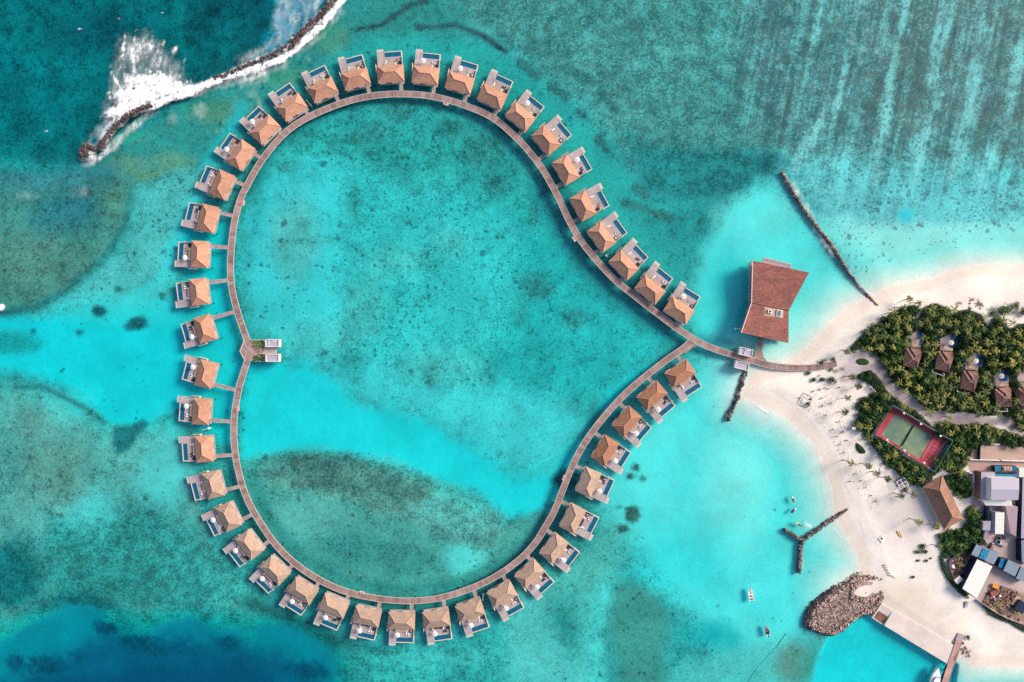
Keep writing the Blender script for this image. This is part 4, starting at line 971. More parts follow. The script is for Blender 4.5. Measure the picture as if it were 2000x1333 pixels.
def vparts(s):
    """meshes of one villa; s = 1: side deck on the left looking out to sea, s = -1: mirrored"""
    d = {}
    def bx(mb, x0, x1, y0, y1, z0, z1): mb.box((s * (x0 + x1) / 2, (y0 + y1) / 2, (z0 + z1) / 2), (x1 - x0, y1 - y0, z1 - z0))
    mb = MB(); bx(mb, -5.8, 5.8, -2.9, 3.5, 1.75, 4.1)
    bx(mb, -7.15, -5.9, 1.6, 1.8, 1.6, 3.6); bx(mb, -7.15, -7.0, 1.8, 5.6, 1.6, 3.5)
    bx(mb, -5.4, -2.6, -4.45, -2.9, 3.55, 3.95); bx(mb, .4, 3.4, -4.45, -2.9, 3.55, 3.95)
    d['wall'] = mb.mesh('wall', M['wall'])
    mb = MB(); bx(mb, -6.2, 6.0, -4.3, 4.0, 1.4, 1.7); bx(mb, -3.2, 5.75, 4.0, 9.0, 1.4, 1.7)
    d['deck'] = mb.mesh('main_deck', M['deck'])
    mb = MB(); bx(mb, -6.4, -3.2, 4.0, 12.0, 1.3, 1.6); d['side'] = mb.mesh('side_deck', M['deck'])
    mb = MB(); bx(mb, -6.4, -3.2, 12.0, 13.3, 1.0, 1.3); bx(mb, -6.4, -3.2, 12.0, 12.3, 1.3, 1.5); d['land'] = mb.mesh('landing_step', M['landing'])
    mb = MB()
    bx(mb, -3.1, 5.75, 11.35, 11.75, .5, 1.82); bx(mb, 5.3, 5.75, 9.0, 11.35, .5, 1.82); bx(mb, -3.1, -2.85, 9.0, 11.35, .5, 1.66); bx(mb, -2.85, 5.3, 9.0, 9.12, .5, 1.72); bx(mb, -2.85, 5.3, 9.12, 11.35, .5, .7)
    d['pool'] = mb.mesh('pool_basin', M['wall'])
    mb = MB(); bx(mb, -2.85, 5.3, 9.12, 11.35, .7, 1.52); d['pw'] = mb.mesh('pool_water', M['poolwater'])
    mb = MB(); bx(mb, 5.6, 5.75, 4.1, 9.0, 1.7, 2.75); bx(mb, 5.75, 6.05, 8.2, 8.9, 1.7, 2.3); d['scr'] = mb.mesh('privacy_screen', M['wall'])
    for nm, mt in (('per', 'slat'), ('pero', 'darkwood')):
        mb = MB()
        if nm == 'per':
            for i in range(7): bx(mb, -2.5 + i * .68, -2.5 + i * .68 + .55, 3.9, 5.75, 3.2, 3.28)
        else: bx(mb, -2.45, 1.3, 4.3, 5.6, 1.72, 2.3)  # dark block standing in for the open, dark centre of a slatless pergola
        d[nm] = mb.mesh('pergola_slats' if nm == 'per' else 'pergola_dark_gap', M[mt])
    mb = MB(); bx(mb, -2.75, -2.55, 3.9, 5.9, 1.7, 3.32); d['perw'] = mb.mesh('side_screen', M['white'])
    mb = MB(); bx(mb, 2.35, 2.55, 3.9, 5.9, 1.7, 3.32); d['perw2'] = mb.mesh('side_screen', M['white'])
    return d
VP = {1: vparts(1), -1: vparts(-1)}
st_me = MB(); st_me.lathe([(.2, -4.5), (.2, 1.38), (0, 1.38)], 8); st_me = st_me.mesh('stilt', M['pile'])
# furniture prototypes
def parasol_mesh():
    mb = MB(); n = 8; R_ = 1.32
    for k in range(n):
        a0, a1 = 2 * math.pi * k / n, 2 * math.pi * (k + 1) / n
        am = (a0 + a1) / 2
        p0 = (R_ * math.cos(a0), R_ * math.sin(a0), 2.35); p1 = (R_ * math.cos(a1), R_ * math.sin(a1), 2.35)
        pm = (R_ * .9 * math.cos(am), R_ * .9 * math.sin(am), 2.40)
        t = (0, 0, 2.85)
        mb.add([p0, pm, t], [(0, 1, 2)]); mb.add([pm, p1, t], [(0, 1, 2)])
    mb.lathe([(.09, 2.84), (.06, 2.98), (0, 3.02)], 8)
    return mb.mesh('canopy', M['canvas'])
par_c = parasol_mesh()
mb = MB(); mb.lathe([(.35, 0), (.35, .08), (.04, .1), (.04, 2.84), (0, 2.84)], 8); par_p = mb.mesh('pole', M['wall'])
mb = MB(); mb.lathe([(.55, 0), (.82, .12), (.88, .5), (.82, .62), (.66, .58), (.6, .3), (0, .3)], 14); seat_b = mb.mesh('woven_base', M['dark'])
mb = MB(); mb.lathe([(.52, .3), (.5, .42), (.3, .47), (0, .48)], 12); seat_c = {False: mb.mesh('cushion', M['dark']), True: mb.mesh('cushion', M['cushion'])}
seat_g = mb.mesh('cushion', M['mauve'])
def chair_mesh(m):
    mb = MB(); mb.box((0, 0, .32), (.62, .95, .14)); mb.box((0, -.5, .55), (.62, .14, .5))
    return mb.mesh('seat_pad', m)
ch_seat = [chair_mesh(M['cushion']), chair_mesh(M['orangewood']), chair_mesh(M['dark'])]
mb = MB()
for sx in (-.28, .28):
    for sy in (-.42, .42): mb.box((sx, sy, .13), (.06, .06, .26))
mb.box((0, 0, .25), (.64, 1.0, .03)); ch_frame = mb.mesh('frame', M['pile'])

def ring_dist(origin, dirv):
    best = None
    for pts in (UPW, LOW):
        for i in range(len(pts) - 1):
            a, b = pts[i], pts[i + 1]
            e = b - a; den = dirv.x * e.y - dirv.y * e.x
            if abs(den) < 1e-6: continue
            w_ = a - origin
            t = (w_.x * e.y - w_.y * e.x) / den; u = (w_.x * dirv.y - w_.y * dirv.x) / den
            if 0 <= u <= 1 and 0 < t < 40 and (best is None or t < best): best = t
    return best
STRIPY = {}
for k in range(1, 45):
    cx, cy, ox, oy = VIL[k - 1]
    c = P(cx, cy, EZ); o = P(ox, oy, 1.6)
    dirv = (o - c); dirv.z = 0
    rz = math.atan2(dirv.y, dirv.x) - math.pi / 2
    s = 1 if k <= 22 else -1
    kind = 'g' if k in GREY else ('m' if k in MID else 'o')
    rn = {'o': 'orange-roofed', 'g': 'grey-brown-roofed', 'm': 'brown-orange-roofed'}[kind]
    lab = '%s stilted villa with deck and pool, %s' % (rn, VD[k])
    v = thing('overwater_villa', lab, 'villa', (c.x, c.y, 0), rz, 'overwater villas round the heart boardwalk')
    d = VP[s]
    rf = part('roof', ROOFS[kind][0], v); part('ridge_cap', ROOFS[kind][1], rf)
    part('wall', d['wall'], v); part('main_deck', d['deck'], v); part('side_deck', d['side'], v); part('landing_step', d['land'], v)
    pb = part('pool_basin', d['pool'], v); part('pool_water', d['pw'], pb)
    part('privacy_screen', d['scr'], v)
    part('side_screen', d['perw'], v); part('side_screen', d['perw2'], v)
    if k in OPENP: part('pergola_dark_gap', d['pero'], v)
    else: part('pergola_slats', d['per'], v)
    for x, y in ((-5.6, -3.6), (5.6, -3.6), (-5.8, 4.4), (5.4, 4.4), (-5.8, 10.6), (5.2, 10.8)):
        part('stilt', st_me, v, (s * x, y, 0))
    # access walk to the boardwalk
    rot = Matrix.Rotation(rz, 3, 'Z')
    org = Vector((c.x, c.y, 0)) + rot @ Vector((s * 4.3, -3.9, 0)); dv = rot @ Vector((0, -1, 0))
    t = ring_dist(org, dv) or 9.0
    t = t - WID / 2 - .12
    mb = MB(); mb.box((s * 4.3, -3.9 - t / 2, ZD - .11), (1.55, t, .18))
    wkp = mb.build('entrance_walk', M['walk2'], v)
    mb = MB()
    for q in (-.82, .82): mb.box((s * 4.3 + q, -4.32 - (t - .42) / 2, ZD - .06), (.12, t - .42, .26))
    mb.build('edge_beam', M['beam'], wkp)
    W_ = lambda x, y, z: Vector((c.x, c.y, 0)) + rot @ Vector((s * x, y, z))
    VS = VD[k]
    if k in PARA:
        q = W_(-1.75 + rnd.uniform(-.3, .3), 7.1 + rnd.uniform(-.3, .5), 1.7)
        u = thing('parasol', 'open white parasol on the deck of the ' + VS, 'parasol', q, rnd.uniform(0, .8), 'white parasols on the villa decks')
        part('canopy', par_c, u); part('pole', par_p, u)
    q = W_(4.45 + rnd.uniform(-.1, .1), 5.6 + rnd.uniform(0, .5), 1.7)
    if k not in (26,):
        u = thing('round_seat', ('white-cushioned' if k in WHITESEAT else 'dark') + ' round seat on the deck of the ' + VS, 'seat', q, 0, 'round wicker seats on the villa decks')
        part('woven_base', seat_b, u); part('cushion', seat_c[True] if k in WHITESEAT else (seat_g if k % 3 == 0 else seat_c[False]), u)
    ci = 1 if k in (3, 4, 11, 20, 17) else (2 if k % 3 == 1 else 0)
    cn = ('white-cushioned', 'orange-brown', 'dark')[ci]
    base = 2.3 + rnd.uniform(-.3, .3)
    for j in range(2):
        q = W_(base + j * .95, 7.2 + rnd.uniform(-.3, .3), 1.7)
        u = thing('lounge_chair', 'low %s chair on deck of the %s' % (cn, VS), 'chair', q, rz + s * (.3 - .6 * j) + math.pi, 'paired chairs on the villa decks')
        part('seat_pad', ch_seat[ci], u); part('frame', ch_frame, u)
    if k not in PARA or k % 2 == 0:
        q = W_(-2.1, 6.6, 1.7)
        u = thing('sun_lounger', 'white sun lounger beside the pool deck of the ' + VS, 'sun lounger', q, rz + rnd.uniform(-.2, .2), 'white loungers on the villa decks')
        mb_ = MB(); mb_.box((0, .2, .33), (.7, 1.4, .12)); mb_.slab([(-.35, -1.0, .85), (.35, -1.0, .85), (.35, -.5, .4), (-.35, -.5, .4)], .1)
        if 'lounger' not in STRIPY:
            STRIPY['lounger'] = mb_.mesh('mattress', M['cushion'])
            m2 = MB(); m2.box((0, 0, .24), (.66, 1.9, .05))
            for sx in (-.28, .28):
                for sy in (-.85, .8): m2.box((sx, sy, .11), (.06, .06, .22))
            STRIPY['lf'] = m2.mesh('frame', M['pile'])
        part('mattress', STRIPY['lounger'], u); part('frame', STRIPY['lf'], u)

# ------------------------------------------------------------------ lifebuoy stands along the walk
mb = MB()
ring_pts = [(.38 * math.cos(a), 0, 1.05 + .38 * math.sin(a)) for a in [2 * math.pi * i / 16 for i in range(17)]]
mb.tube(ring_pts, .1, 6, cap=False); buoy_me = mb.mesh('buoy_ring', M['redring'])
mb = MB(); mb.box((0, 0, -.1), (2.6, 1.2, .2)); buoy_pl = mb.mesh('platform', M['beam'])
mb = MB(); mb.box((0, .12, .75), (.12, .1, 1.5)); mb.box((0, .1, 1.5), (1.0, .6, .06)); buoy_bd = mb.mesh('backboard', M['redring'])
for (x, y, tx, ty, lab) in ((871, 203.5, 1, .25, 'red lifebuoy stand on the boardwalk at the top of the heart'),
                   (475.5, 397, .25, -1, 'red lifebuoy stand on the boardwalk at the left, above the lookout platform'),
                   (1121.5, 467.5, .55, 1, 'red lifebuoy stand on the boardwalk along the upper right arm'),
                   (465, 798.5, .08, -1, 'red lifebuoy stand on the boardwalk at the left, below the lookout platform'),
                   (707.5, 1157.5, 1, .2, 'red lifebuoy stand on the boardwalk at the bottom of the heart'),
                   (1101.5, 933.5, .45, -1, 'red lifebuoy stand on the boardwalk along the lower right arm')):
    q = P(x, y, ZD)
    ctr = P(780, 680, ZD)
    rz = math.atan2(-ty, tx)
    u = thing('lifebuoy_stand', lab, 'lifebuoy', (q.x, q.y, ZD + .02), rz, 'lifebuoy stands along the boardwalk')
    part('platform', buoy_pl, u); part('backboard', buoy_bd, u); part('buoy_ring', buoy_me, u)
# slender light masts standing in the water
mb = MB(); mb.lathe([(.55, -3), (.55, .35), (.3, .5), (.3, 1.0), (0, 1.0)], 10); mast_b = mb.mesh('mast_base', M['white'])
mb = MB(); mb.tube([(0, 0, .9), (0, 0, 6.6)], [.1, .07], 6); mast_p = mb.mesh('mast_pole', M['white'])
mb = MB(); mb.lathe([(.0, 6.55), (.16, 6.6), (.2, 6.85), (.1, 7.0), (0, 7.02)], 8); mast_l = mb.mesh('lamp_head', M['wall'])
for (x, y, lab) in ((606, 205, 'white light mast between the villas at the upper left of the heart'), (1184, 499.5, 'white light mast between the villas on the upper right arm'),
               (407, 837.5, 'white light mast between the villas at the left, below the lookout platform'), (943.7, 1163, 'white light mast between the villas at the bottom of the heart'),
               (1436.5, 642.5, 'white light mast beside the corner of the big brown-roofed pavilion')):
    q = P(x, y, .5)
    u = thing('light_mast', lab, 'light mast', (q.x, q.y, 0), 0, 'white light masts standing in the lagoon')
    part('mast_base', mast_b, u); part('mast_pole', mast_p, u); part('lamp_head', mast_l, u)
# ------------------------------------------------------------------ white cabins (lookout and gate)
def local(px, py, z, ang):
    q = P(px, py, z); return (q.x, q.y, 0), ang
def cabin(name, label, px, py, ang, w, d, divider, zt=4.5):
    """open-topped white cabin with a grey flat roof sunk inside its parapet"""
    q = P(px, py, zt)
    t = thing(name, label, 'cabin', (q.x, q.y, 0), ang, 'white flat-roofed cabins beside the boardwalk')
    mb = MB(); th = .3
    z0 = 1.5
    mb.box((0, d / 2 - th / 2, (z0 + zt) / 2), (w, th, zt - z0)); mb.box((0, -d / 2 + th / 2, (z0 + zt) / 2), (w, th, zt - z0))
    mb.box((-w / 2 + th / 2, 0, (z0 + zt) / 2), (th, d - 2 * th, zt - z0)); mb.box((w / 2 - th / 2, 0, (z0 + zt) / 2), (th, d - 2 * th, zt - z0))
    if divider is not None: mb.box((divider, 0, zt - .25), (.25, d - 2 * th, .4))
    mb.build('wall', M['cabin'], t)
    mb = MB(); mb.box((0, 0, zt - .55), (w - 2 * th, d - 2 * th, .12)); mb.build('flat_roof', M['metal_lav'], t)
    if divider is not None:
        mb = MB(); mb.box((1.2, d / 2 - .75, zt - .32), (1.5, .5, .3)); mb.lathe([(.3, 0), (.3, .35), (0, .35)], 8, (.3, d / 2 - .8, zt - .48)); mb.build('roof_unit', M['white'], t)
    mb = MB(); mb.box((0, 0, 1.42), (w + .3, d + .3, .2)); mb.build('floor', M['deck'], t)
    for sx in (-.4, .4):
        for sy in (-.38, .38): part('stilt', st_me, t, (sx * w, sy * d, 0))
    return t
cabin('white_cabin', 'white flat-roofed cabin with roof divider, north side of the lookout platform', 531.5, 670.8, 0, 6.6, 3.7, -1.7)
cabin('white_cabin', 'white flat-roofed cabin with plain grey roof, south side of the lookout platform', 531.5, 699.5, 0, 6.4, 3.7, None)
cabin('white_cabin', 'white flat-roofed cabin with roof divider, north of the boardwalk near the beach', 1457.5, 688, R(-13), 6.5, 3.7, -.6)
cabin('white_cabin', 'white flat-roofed cabin with plain grey roof, south of the boardwalk near the beach', 1449.5, 714.6, R(-13), 6.6, 3.6, None)
lk = thing('lookout_deck', 'orange-lit timber deck between the two white cabins at the lookout', 'deck', P(530, 685, 0))
b0 = P(530, 685, 0)
mb = MB(); mb.box((0.1, 0, ZD - .1), (6.3, 3.6, .2)); mb.build('deck', M['deck'], lk)
mb = MB(); mb.box((0.1, -1.7, ZD + .5), (6.3, .2, 1.0)); mb.box((0.1, 1.7, ZD + .5), (6.3, .2, 1.0)); mb.build('timber_screen', M['orangewood'], lk)
# planted beds beside the lookout
for i, (poly, lab) in enumerate((([(491.5, 664.5), (516, 664.3), (516, 680.5), (505, 680), (497, 675.5)], 'planter bed of green shrubs and stones, north of the lookout walkway'),
                    ([(491.5, 705.8), (516, 706), (516, 690.8), (505, 691.2), (498.5, 693.5)], 'planter bed of green shrubs and stones, south of the lookout walkway'))):
    q = P(505, 672 if i == 0 else 699, 0)
    t = thing('planter_bed', lab, 'planter', (q.x, q.y, 0), 0, 'planter beds at the lookout')
    mb = MB(); pl = [P(a, b, ZD) - q for a, b in poly]; mb.prism(pl, .9, ZD + .05); mb.build('soil', M['rock'], t)
    mb = MB()
    for a in range(len(pl)):
        p, n_ = pl[a], pl[(a + 1) % len(pl)]
        mb.tube([(p.x, p.y, ZD + .1), (n_.x, n_.y, ZD + .1)], .16, 5)
    mb.build('kerb', M['white'], t)
    mb = MB()
    for k in range(420):
        px = rnd.uniform(490, 517); py = rnd.uniform(664, 707)
        if not inpoly(poly, px, py): continue
        if 504 < px < 513 and (668 < py < 676 or 693 < py < 701) and rnd.random() < .8: continue
        v = P(px, py, ZD) - q; r = rnd.uniform(.2, .4); a = rnd.uniform(0, 6.28); z = ZD + rnd.uniform(.15, 1.0)
        dx, dy = math.cos(a) * r, math.sin(a) * r
        mb.quad((v.x - dx, v.y - dy, z), (v.x + dy, v.y - dx, z + rnd.uniform(-.1, .2)), (v.x + dx, v.y + dy, z), (v.x - dy, v.y + dx, z + rnd.uniform(-.1, .2)))
    tag(mb.build('shrubs', M['leaf_bright'], t), kind='stuff')
    mb = MB()
    for k in range(26):
        px = rnd.uniform(503.5, 513); py = rnd.uniform(668, 676) if i == 0 else rnd.uniform(693, 701)
        v = P(px, py, ZD) - q; r = rnd.uniform(.14, .34)
        mb.lathe([(r, 0), (r * .9, r * .5), (r * .4, r * .8), (0, r * .85)], 6, (v.x, v.y, ZD + .05))
    tag(mb.build('stones', M['rock_pale'], t), kind='stuff')

# ------------------------------------------------------------------ the big brown-roofed pavilion on stilts
zN, zW, zS = 8.2, 6.4, 8.0
NW, NE = (1470, 509.5), (1580.5, 532.5); WR, WL = (1540.5, 607), (1468, 591.5); SE, SW = (1540, 670.5), (1448, 650)
ctr = P(1510, 590, 0)
rt = thing('overwater_pavilion', 'large pavilion with folded red-brown shingle roof standing in the lagoon', 'pavilion', (ctr.x, ctr.y, 0))
def rel(p, z): return P(p[0], p[1], z) - ctr + Vector((0, 0, 0))
def lerp2(a, b, t): return (a[0] + (b[0] - a[0]) * t, a[1] + (b[1] - a[1]) * t)
def shingle(mb, a, b, c, d, n=14, lap=.06):
    """courses between lower edge a-b and upper edge d-c"""
    for i in range(n):
        u0, u1 = i / n, (i + 1) / n
        la, lb = a.lerp(d, u0), b.lerp(c, u0); ua, ub = a.lerp(d, u1), b.lerp(c, u1)
        la = la + Vector((0, 0, lap)); lb = lb + Vector((0, 0, lap))
        mb.quad(la, lb, ub, ua); dz = Vector((0, 0, lap + .02)); mb.quad(la - dz, lb - dz, lb, la)
mb = MB(); shingle(mb, rel(WL, zW), rel(WR, zW), rel(NE, zN), rel(NW, zN), 20)
mb.slab([rel(WL, zW - .05), rel(WR, zW - .05), rel(NE, zN - .05), rel(NW, zN - .05)], .3)
mb.build('north_roof', M['big_roof'], rt)
mb = MB(); shingle(mb, rel(WR, zW - .12), rel(WL, zW - .12), rel(SW, zS), rel(SE, zS), 14)
mb.slab([rel(WR, zW - .17), rel(WL, zW - .17), rel(SW, zS - .05), rel(SE, zS - .05)], .3)
sr = mb.build('south_roof', M['big_roof'], rt)
mb = MB()
for a, za, b, zb in ((NW, zN, WL, zW), (WL, zW, SW, zS)):
    p, q = rel(a, za), rel(b, zb); mb.tube([p + Vector((-.1, 0, .05)), q + Vector((-.1, 0, .05))], .2, 5)
mb.build('barge_board', M['white'], rt)
mb = MB(); p, q = rel(WL, zW), rel(WR, zW); mb.tube([p + Vector((0, -.1, .06)), q + Vector((0, -.1, .06))], .13, 5); mb.build('valley_gutter', M['darkwood'], rt)
# roof well with its plant and skylight, lying on the southern slope
def onS(px, py, up):
    a, b, c = rel(WL, zW - .12), rel(WR, zW - .12), rel(SE, zS)
    nrm = (b - a).cross(c - a).normalized()
    if nrm.z < 0: nrm = -nrm
    z = 6.8
    for _ in range(6):
        v = P(px, py, z) - ctr; z = a.z - (nrm.x * (v.x - a.x) + nrm.y * (v.y - a.y)) / nrm.z
    v = P(px, py, z) - ctr; v.z = z
    return v + nrm * up
well = [(1493.4, 599.5), (1530.4, 606.5), (1529.4, 622.3), (1492.3, 616.6)]
mb = MB(); mb.slab([onS(*p, .12) for p in well], .1); wl = mb.build('roof_well', M['slat'], rt)
mb = MB()
q = onS(1502.5, 609, .1); mb.box((q.x, q.y, q.z + .5), (1.9, 1.6, 1.0), R(-13)); 
mb.build('cooling_unit', M['white'], rt)
mb = MB(); mb.lathe([(.55, 0), (.55, .06), (0, .06)], 10, (q.x, q.y, q.z + 1.0)); mb.build('fan', M['engine'], rt)
mb = MB(); q = onS(1520.8, 612.5, .12); mb.box((q.x, q.y, q.z + .3), (2.4, 3.3, .6), R(-8)); mb.build('skylight_frame', M['white'], rt)
mb = MB(); mb.box((q.x - .05, q.y, q.z + .62), (1.8, 2.7, .06), R(-8)); mb.build('skylight', M['blue_glass'], rt)
# body of the building
inset = [lerp2(p, (1508, 592), .10) for p in (NW, NE, WR, SE, SW, WL)]
mb = MB(); mb.prism([P(a, b, 6) - ctr for a, b in inset], 1.7, 5.4); mb.build('wall', M['wall'], rt)
outs = [lerp2(p, (1508, 592), .02) for p in (NW, NE, WR, SE, SW, WL)]
mb = MB(); mb.prism([P(a, b, 6) - ctr for a, b in outs], 1.2, 1.66); mb.build('deck', M['deck'], rt)
mb = MB()
for i in range(26):
    p = lerp2((1469.5, 513), (1467.6, 588), i / 25); v = P(p[0], p[1], 6.2) - ctr
    mb.box((v.x - .15, v.y, 3.7), (.25, .34, 4.2))
mb.build('slatted_screen', M['mauve'], rt)
mb = MB(); bl = [(1491, 503), (1544, 517), (1543, 528), (1489, 514)]
mb.prism([P(a, b, 3.6) - ctr for a, b in bl], 3.3, 3.6); bal = mb.build('balcony', M['mauve'], rt)
mb = MB()
for a, b in ((bl[0], bl[1]), (bl[1], bl[2]), (bl[0], bl[3])):
    v, w2 = P(*a, 3.6) - ctr, P(*b, 3.6) - ctr; mb.tube([(v.x, v.y, 4.6), (w2.x, w2.y, 4.6)], .09, 5)
    for t_ in range(6):
        e = v.lerp(w2, t_ / 5); mb.tube([(e.x, e.y, 3.6), (e.x, e.y, 4.6)], .05, 4)
mb.build('railing', M['wall'], bal)
for i in range(4):
    for j in range(5):
        a = lerp2(lerp2(NW, NE, .1 + .26 * i), lerp2(SW, SE, .1 + .26 * i), .06 + .22 * j)
        v = P(a[0], a[1], 4) - ctr; part('stilt', st_me, rt, (v.x * .93, v.y * .95, 0))

# ------------------------------------------------------------------ hip-roofed hall on the beach
def hall():
    c = P(1843, 985, 0)
    t = thing('beach_hall', 'long hip-roofed hall with brown and orange shingles between beach and yard', 'hall', (c.x, c.y, 0))
    ez, rz_ = 4.6, 8.6
    w, n, e, s = (1802, 951.5), (1840, 929), (1882, 1014.5), (1843.6, 1035); r0, r1 = (1835.7, 957.3), (1860.4, 1009.3)
    r = lambda p, z: P(p[0], p[1], z) - c
    W_, N_, E_, S_ = r(w, ez), r(n, ez), r(e, ez), r(s, ez); A, B = r(r0, rz_), r(r1, rz_)
    mb = MB(); shingle(mb, W_, S_, B, A, 14); shingle(mb, E_, N_, A, B, 14); shingle(mb, N_, W_, A, A, 14); shingle(mb, S_, E_, B, B, 14)
    mb.slab([W_ - Vector((0, 0, .03)), S_ - Vector((0, 0, .03)), E_ - Vector((0, 0, .03)), N_ - Vector((0, 0, .03))], .2)
    rf = mb.build('roof', M['roof_hall'], t)
    mb = MB()
    for a, b in ((W_, A), (N_, A), (S_, B), (E_, B), (A, B)): mb.tube([a + Vector((0, 0, .12)), b + Vector((0, 0, .12))], .16, 6)
    mb.build('ridge_cap', M['cap'], rf)
    ins = [W_ * .9, S_ * .9, E_ * .9, N_ * .9]
    mb = MB(); mb.prism([(p.x, p.y) for p in ins], 1.2, 4.4); mb.build('wall', M['wall'], t)
    mb = MB(); mb.prism([(p.x * 1.03, p.y * 1.03) for p in (W_, S_, E_, N_)], 1.2, 1.45); mb.build('floor', M['concrete'], t)
hall()

# ------------------------------------------------------------------ garden villas in the grove
GV = [((1783, 702), 0.0, 'westernmost', [(1792.5, 645.5), (1806, 650), (1800, 677), (1794.5, 676), (1797, 661), (1790, 658)], None),
      ((1845.5, 708), 0.0, 'second from the west', [(1858, 652.5), (1875.5, 662), (1867, 680), (1853.5, 680)], (1858.8, 669.8)),
      ((1894.5, 746), 0.0, 'third from the west', [(1906, 690), (1924, 698), (1917, 718), (1911, 716), (1908, 702)], (1907, 705.5)),
      ((1962, 778), -.30, 'fourth from the west', [(1957, 722), (1971, 724), (1968, 745), (1952, 744)], (1957, 735)),
      ((2008, 776), -.30, 'easternmost', None, None)]
for gi, ((gx, gy), rot, nm, pool, par) in enumerate(GV):
    c = P(gx, gy, 1.3)
    t = thing('garden_villa', 'brown-shingled garden villa among the palms, %s of the row' % nm, 'villa', (c.x, c.y, 1.25), 0, 'garden villas in the palm grove')
    cs, sn = math.cos(rot), math.sin(rot)
    def g(dx, dy, z):
        x, y = dx * cs - dy * sn, dx * sn + dy * cs
        v = P(gx + x, gy + y, z + 1.25) - c; v.z = z; return v
    e, rg_, vy = 3.0, 5.3, 4.5
    SWp, SEp, Ep, Fp, NWp = g(-19.5, 12.7, e), g(7.7, 20, e), g(17.7, -10, e), g(15, -20, e), g(-18, -17, e)
    A0, A1, B1, V0, V1, D0, D1 = g(-13, -22, rg_), g(0, 0, rg_), g(9, 3.5, rg_), g(-9, -22, vy), g(2, -5.5, vy), g(-4.5, -21, rg_ - .1), g(6, -7, rg_ - .1)
    mb = MB()
    for pl in ([SWp, A1, A0, NWp], [SWp, SEp, B1, A1], [SEp, Ep, D1, B1], [A0, A1, V1, V0], [V0, V1, D1, D0], [D0, D1, Ep, Fp], [A1, B1, D1, V1]):
        nrm = (pl[1] - pl[0]).cross(pl[2] - pl[0])
        if nrm.z < 0: pl = pl[::-1]
        mb.slab(pl, .18)
    rf = mb.build('roof', M['roof_garden'], t)
    mb = MB()
    for a, b in ((A1, B1), (A1, SWp), (B1, SEp), (A0, A1), (D0, D1)): mb.tube([a + Vector((0, 0, .06)), b + Vector((0, 0, .06))], .12, 5)
    mb.build('ridge_cap', M['cap'], rf)
    mb = MB(); mb.prism([(p.x * .86, p.y * .86) for p in (SWp, SEp, Ep, Fp, g(-9, -21, e), NWp)], -.1, 2.9); mb.build('wall', M['wall'], t)
    # open-air bathroom court on the south side
    b0_, b1_, b2_, b3_ = g(-23, 13, 2), g(-1, 21, 2), g(-1.5, 27, 2), g(-25.5, 18.5, 2)
    mb = MB()
    for a, b in ((b1_, b2_), (b2_, b3_), (b3_, b0_)):
        d_ = (b - a); L2 = d_.length; m_ = (a + b) / 2; mb.box((m_.x, m_.y, 1.05), (L2 + .1, .2, 2.1), math.atan2(d_.y, d_.x))
    mb.build('court_wall', M['white'], t)
    mb = MB(); mb.prism([b0_, b1_, b2_, b3_], .02, .1); mb.build('court_floor', M['dark'], t)
    # deck and pool on the north side
    dk = [g(-10, -46, 0), g(10, -56, 0), g(22, -48, 0), g(14, -20, 0), g(-10, -24, 0)]
    mb = MB(); mb.prism(dk, -.1, .15); mb.build('terrace', M['deck'], t)
    mb = MB(); q = [g(-7, -27, 1), g(10, -21.5, 1), g(11.5, -26.5, 1), g(-5, -32, 1)]; mb.slab([Vector((p.x, p.y, 2.7)) for p in q], .12)
    for p in q: mb.tube([(p.x, p.y, 0), (p.x, p.y, 2.6)], .07, 5)
    mb.build('pergola', M['slat'], t)
    if pool:
        pr = [P(a, b, 1.4) - c for a, b in pool]
        mb = MB(); mb.prism([(p.x, p.y) for p in pr], -.1, .22); mb.build('pool_water', M['poolwater2'], t)
    if par:
        q = P(par[0], par[1], 3.9)
        u = thing('parasol', 'open white parasol beside the pool of the garden villa %s' % nm, 'parasol', (q.x, q.y, 1.4), .3, 'white parasols at the garden villas')
        part('canopy', par_c, u); part('pole', par_p, u)
q = P(1776, 666.5, 1.4); u = thing('round_seat', 'dark round seat on the terrace of the westernmost garden villa', 'seat', (q.x, q.y, 1.4)); part('woven_base', seat_b, u); part('cushion', seat_c[False], u)

# ------------------------------------------------------------------ tennis court
cc = P(1778, 855, 1.3)
tc_ = thing('tennis_court', 'fenced tennis court with green playing surface and red surround', 'tennis court', (cc.x, cc.y, 1.3))
cr = lambda p, z=1.3: P(p[0], p[1], z) - Vector((cc.x, cc.y, 1.3))
Wc, Nc, Ec, Sc = COURT
mb = MB(); mb.prism([cr(p) for p in COURT], -.3, .06); mb.build('red_surround', M['court_red'], tc_)
gp = [(1749.4, 807.8), (1821.4, 851.6), (1794.4, 897.2), (1721.2, 849.8)]
mb = MB(); mb.prism([cr(p) for p in gp], -.1, .066); gs = mb.build('green_surface', M['court_green'], tc_)
def strip(mb, a, b, w, z0, z1):
    d_ = b - a; m_ = (a + b) / 2; mb.box((m_.x, m_.y, (z0 + z1) / 2), (d_.length, w, z1 - z0), math.atan2(d_.y, d_.x))
mb = MB(); ni = lambda a, b, t: lerp2(gp[a], gp[b], t)
for p, q in ((lerp2(ni(0, 1, .13), ni(3, 2, .13), .12), lerp2(ni(0, 1, .13), ni(3, 2, .13), .88)), (lerp2(ni(0, 1, .87), ni(3, 2, .87), .12), lerp2(ni(0, 1, .87), ni(3, 2, .87), .88)),
             (lerp2(ni(0, 1, .13), ni(3, 2, .13), .12), lerp2(ni(0, 1, .87), ni(3, 2, .87), .12)), (lerp2(ni(0, 1, .13), ni(3, 2, .13), .88), lerp2(ni(0, 1, .87), ni(3, 2, .87), .88))):
    strip(mb, cr(p), cr(q), .08, .02, .07)
M['faintline'] = mat('faded_court_line', (.24, .29, .20), var=.1)
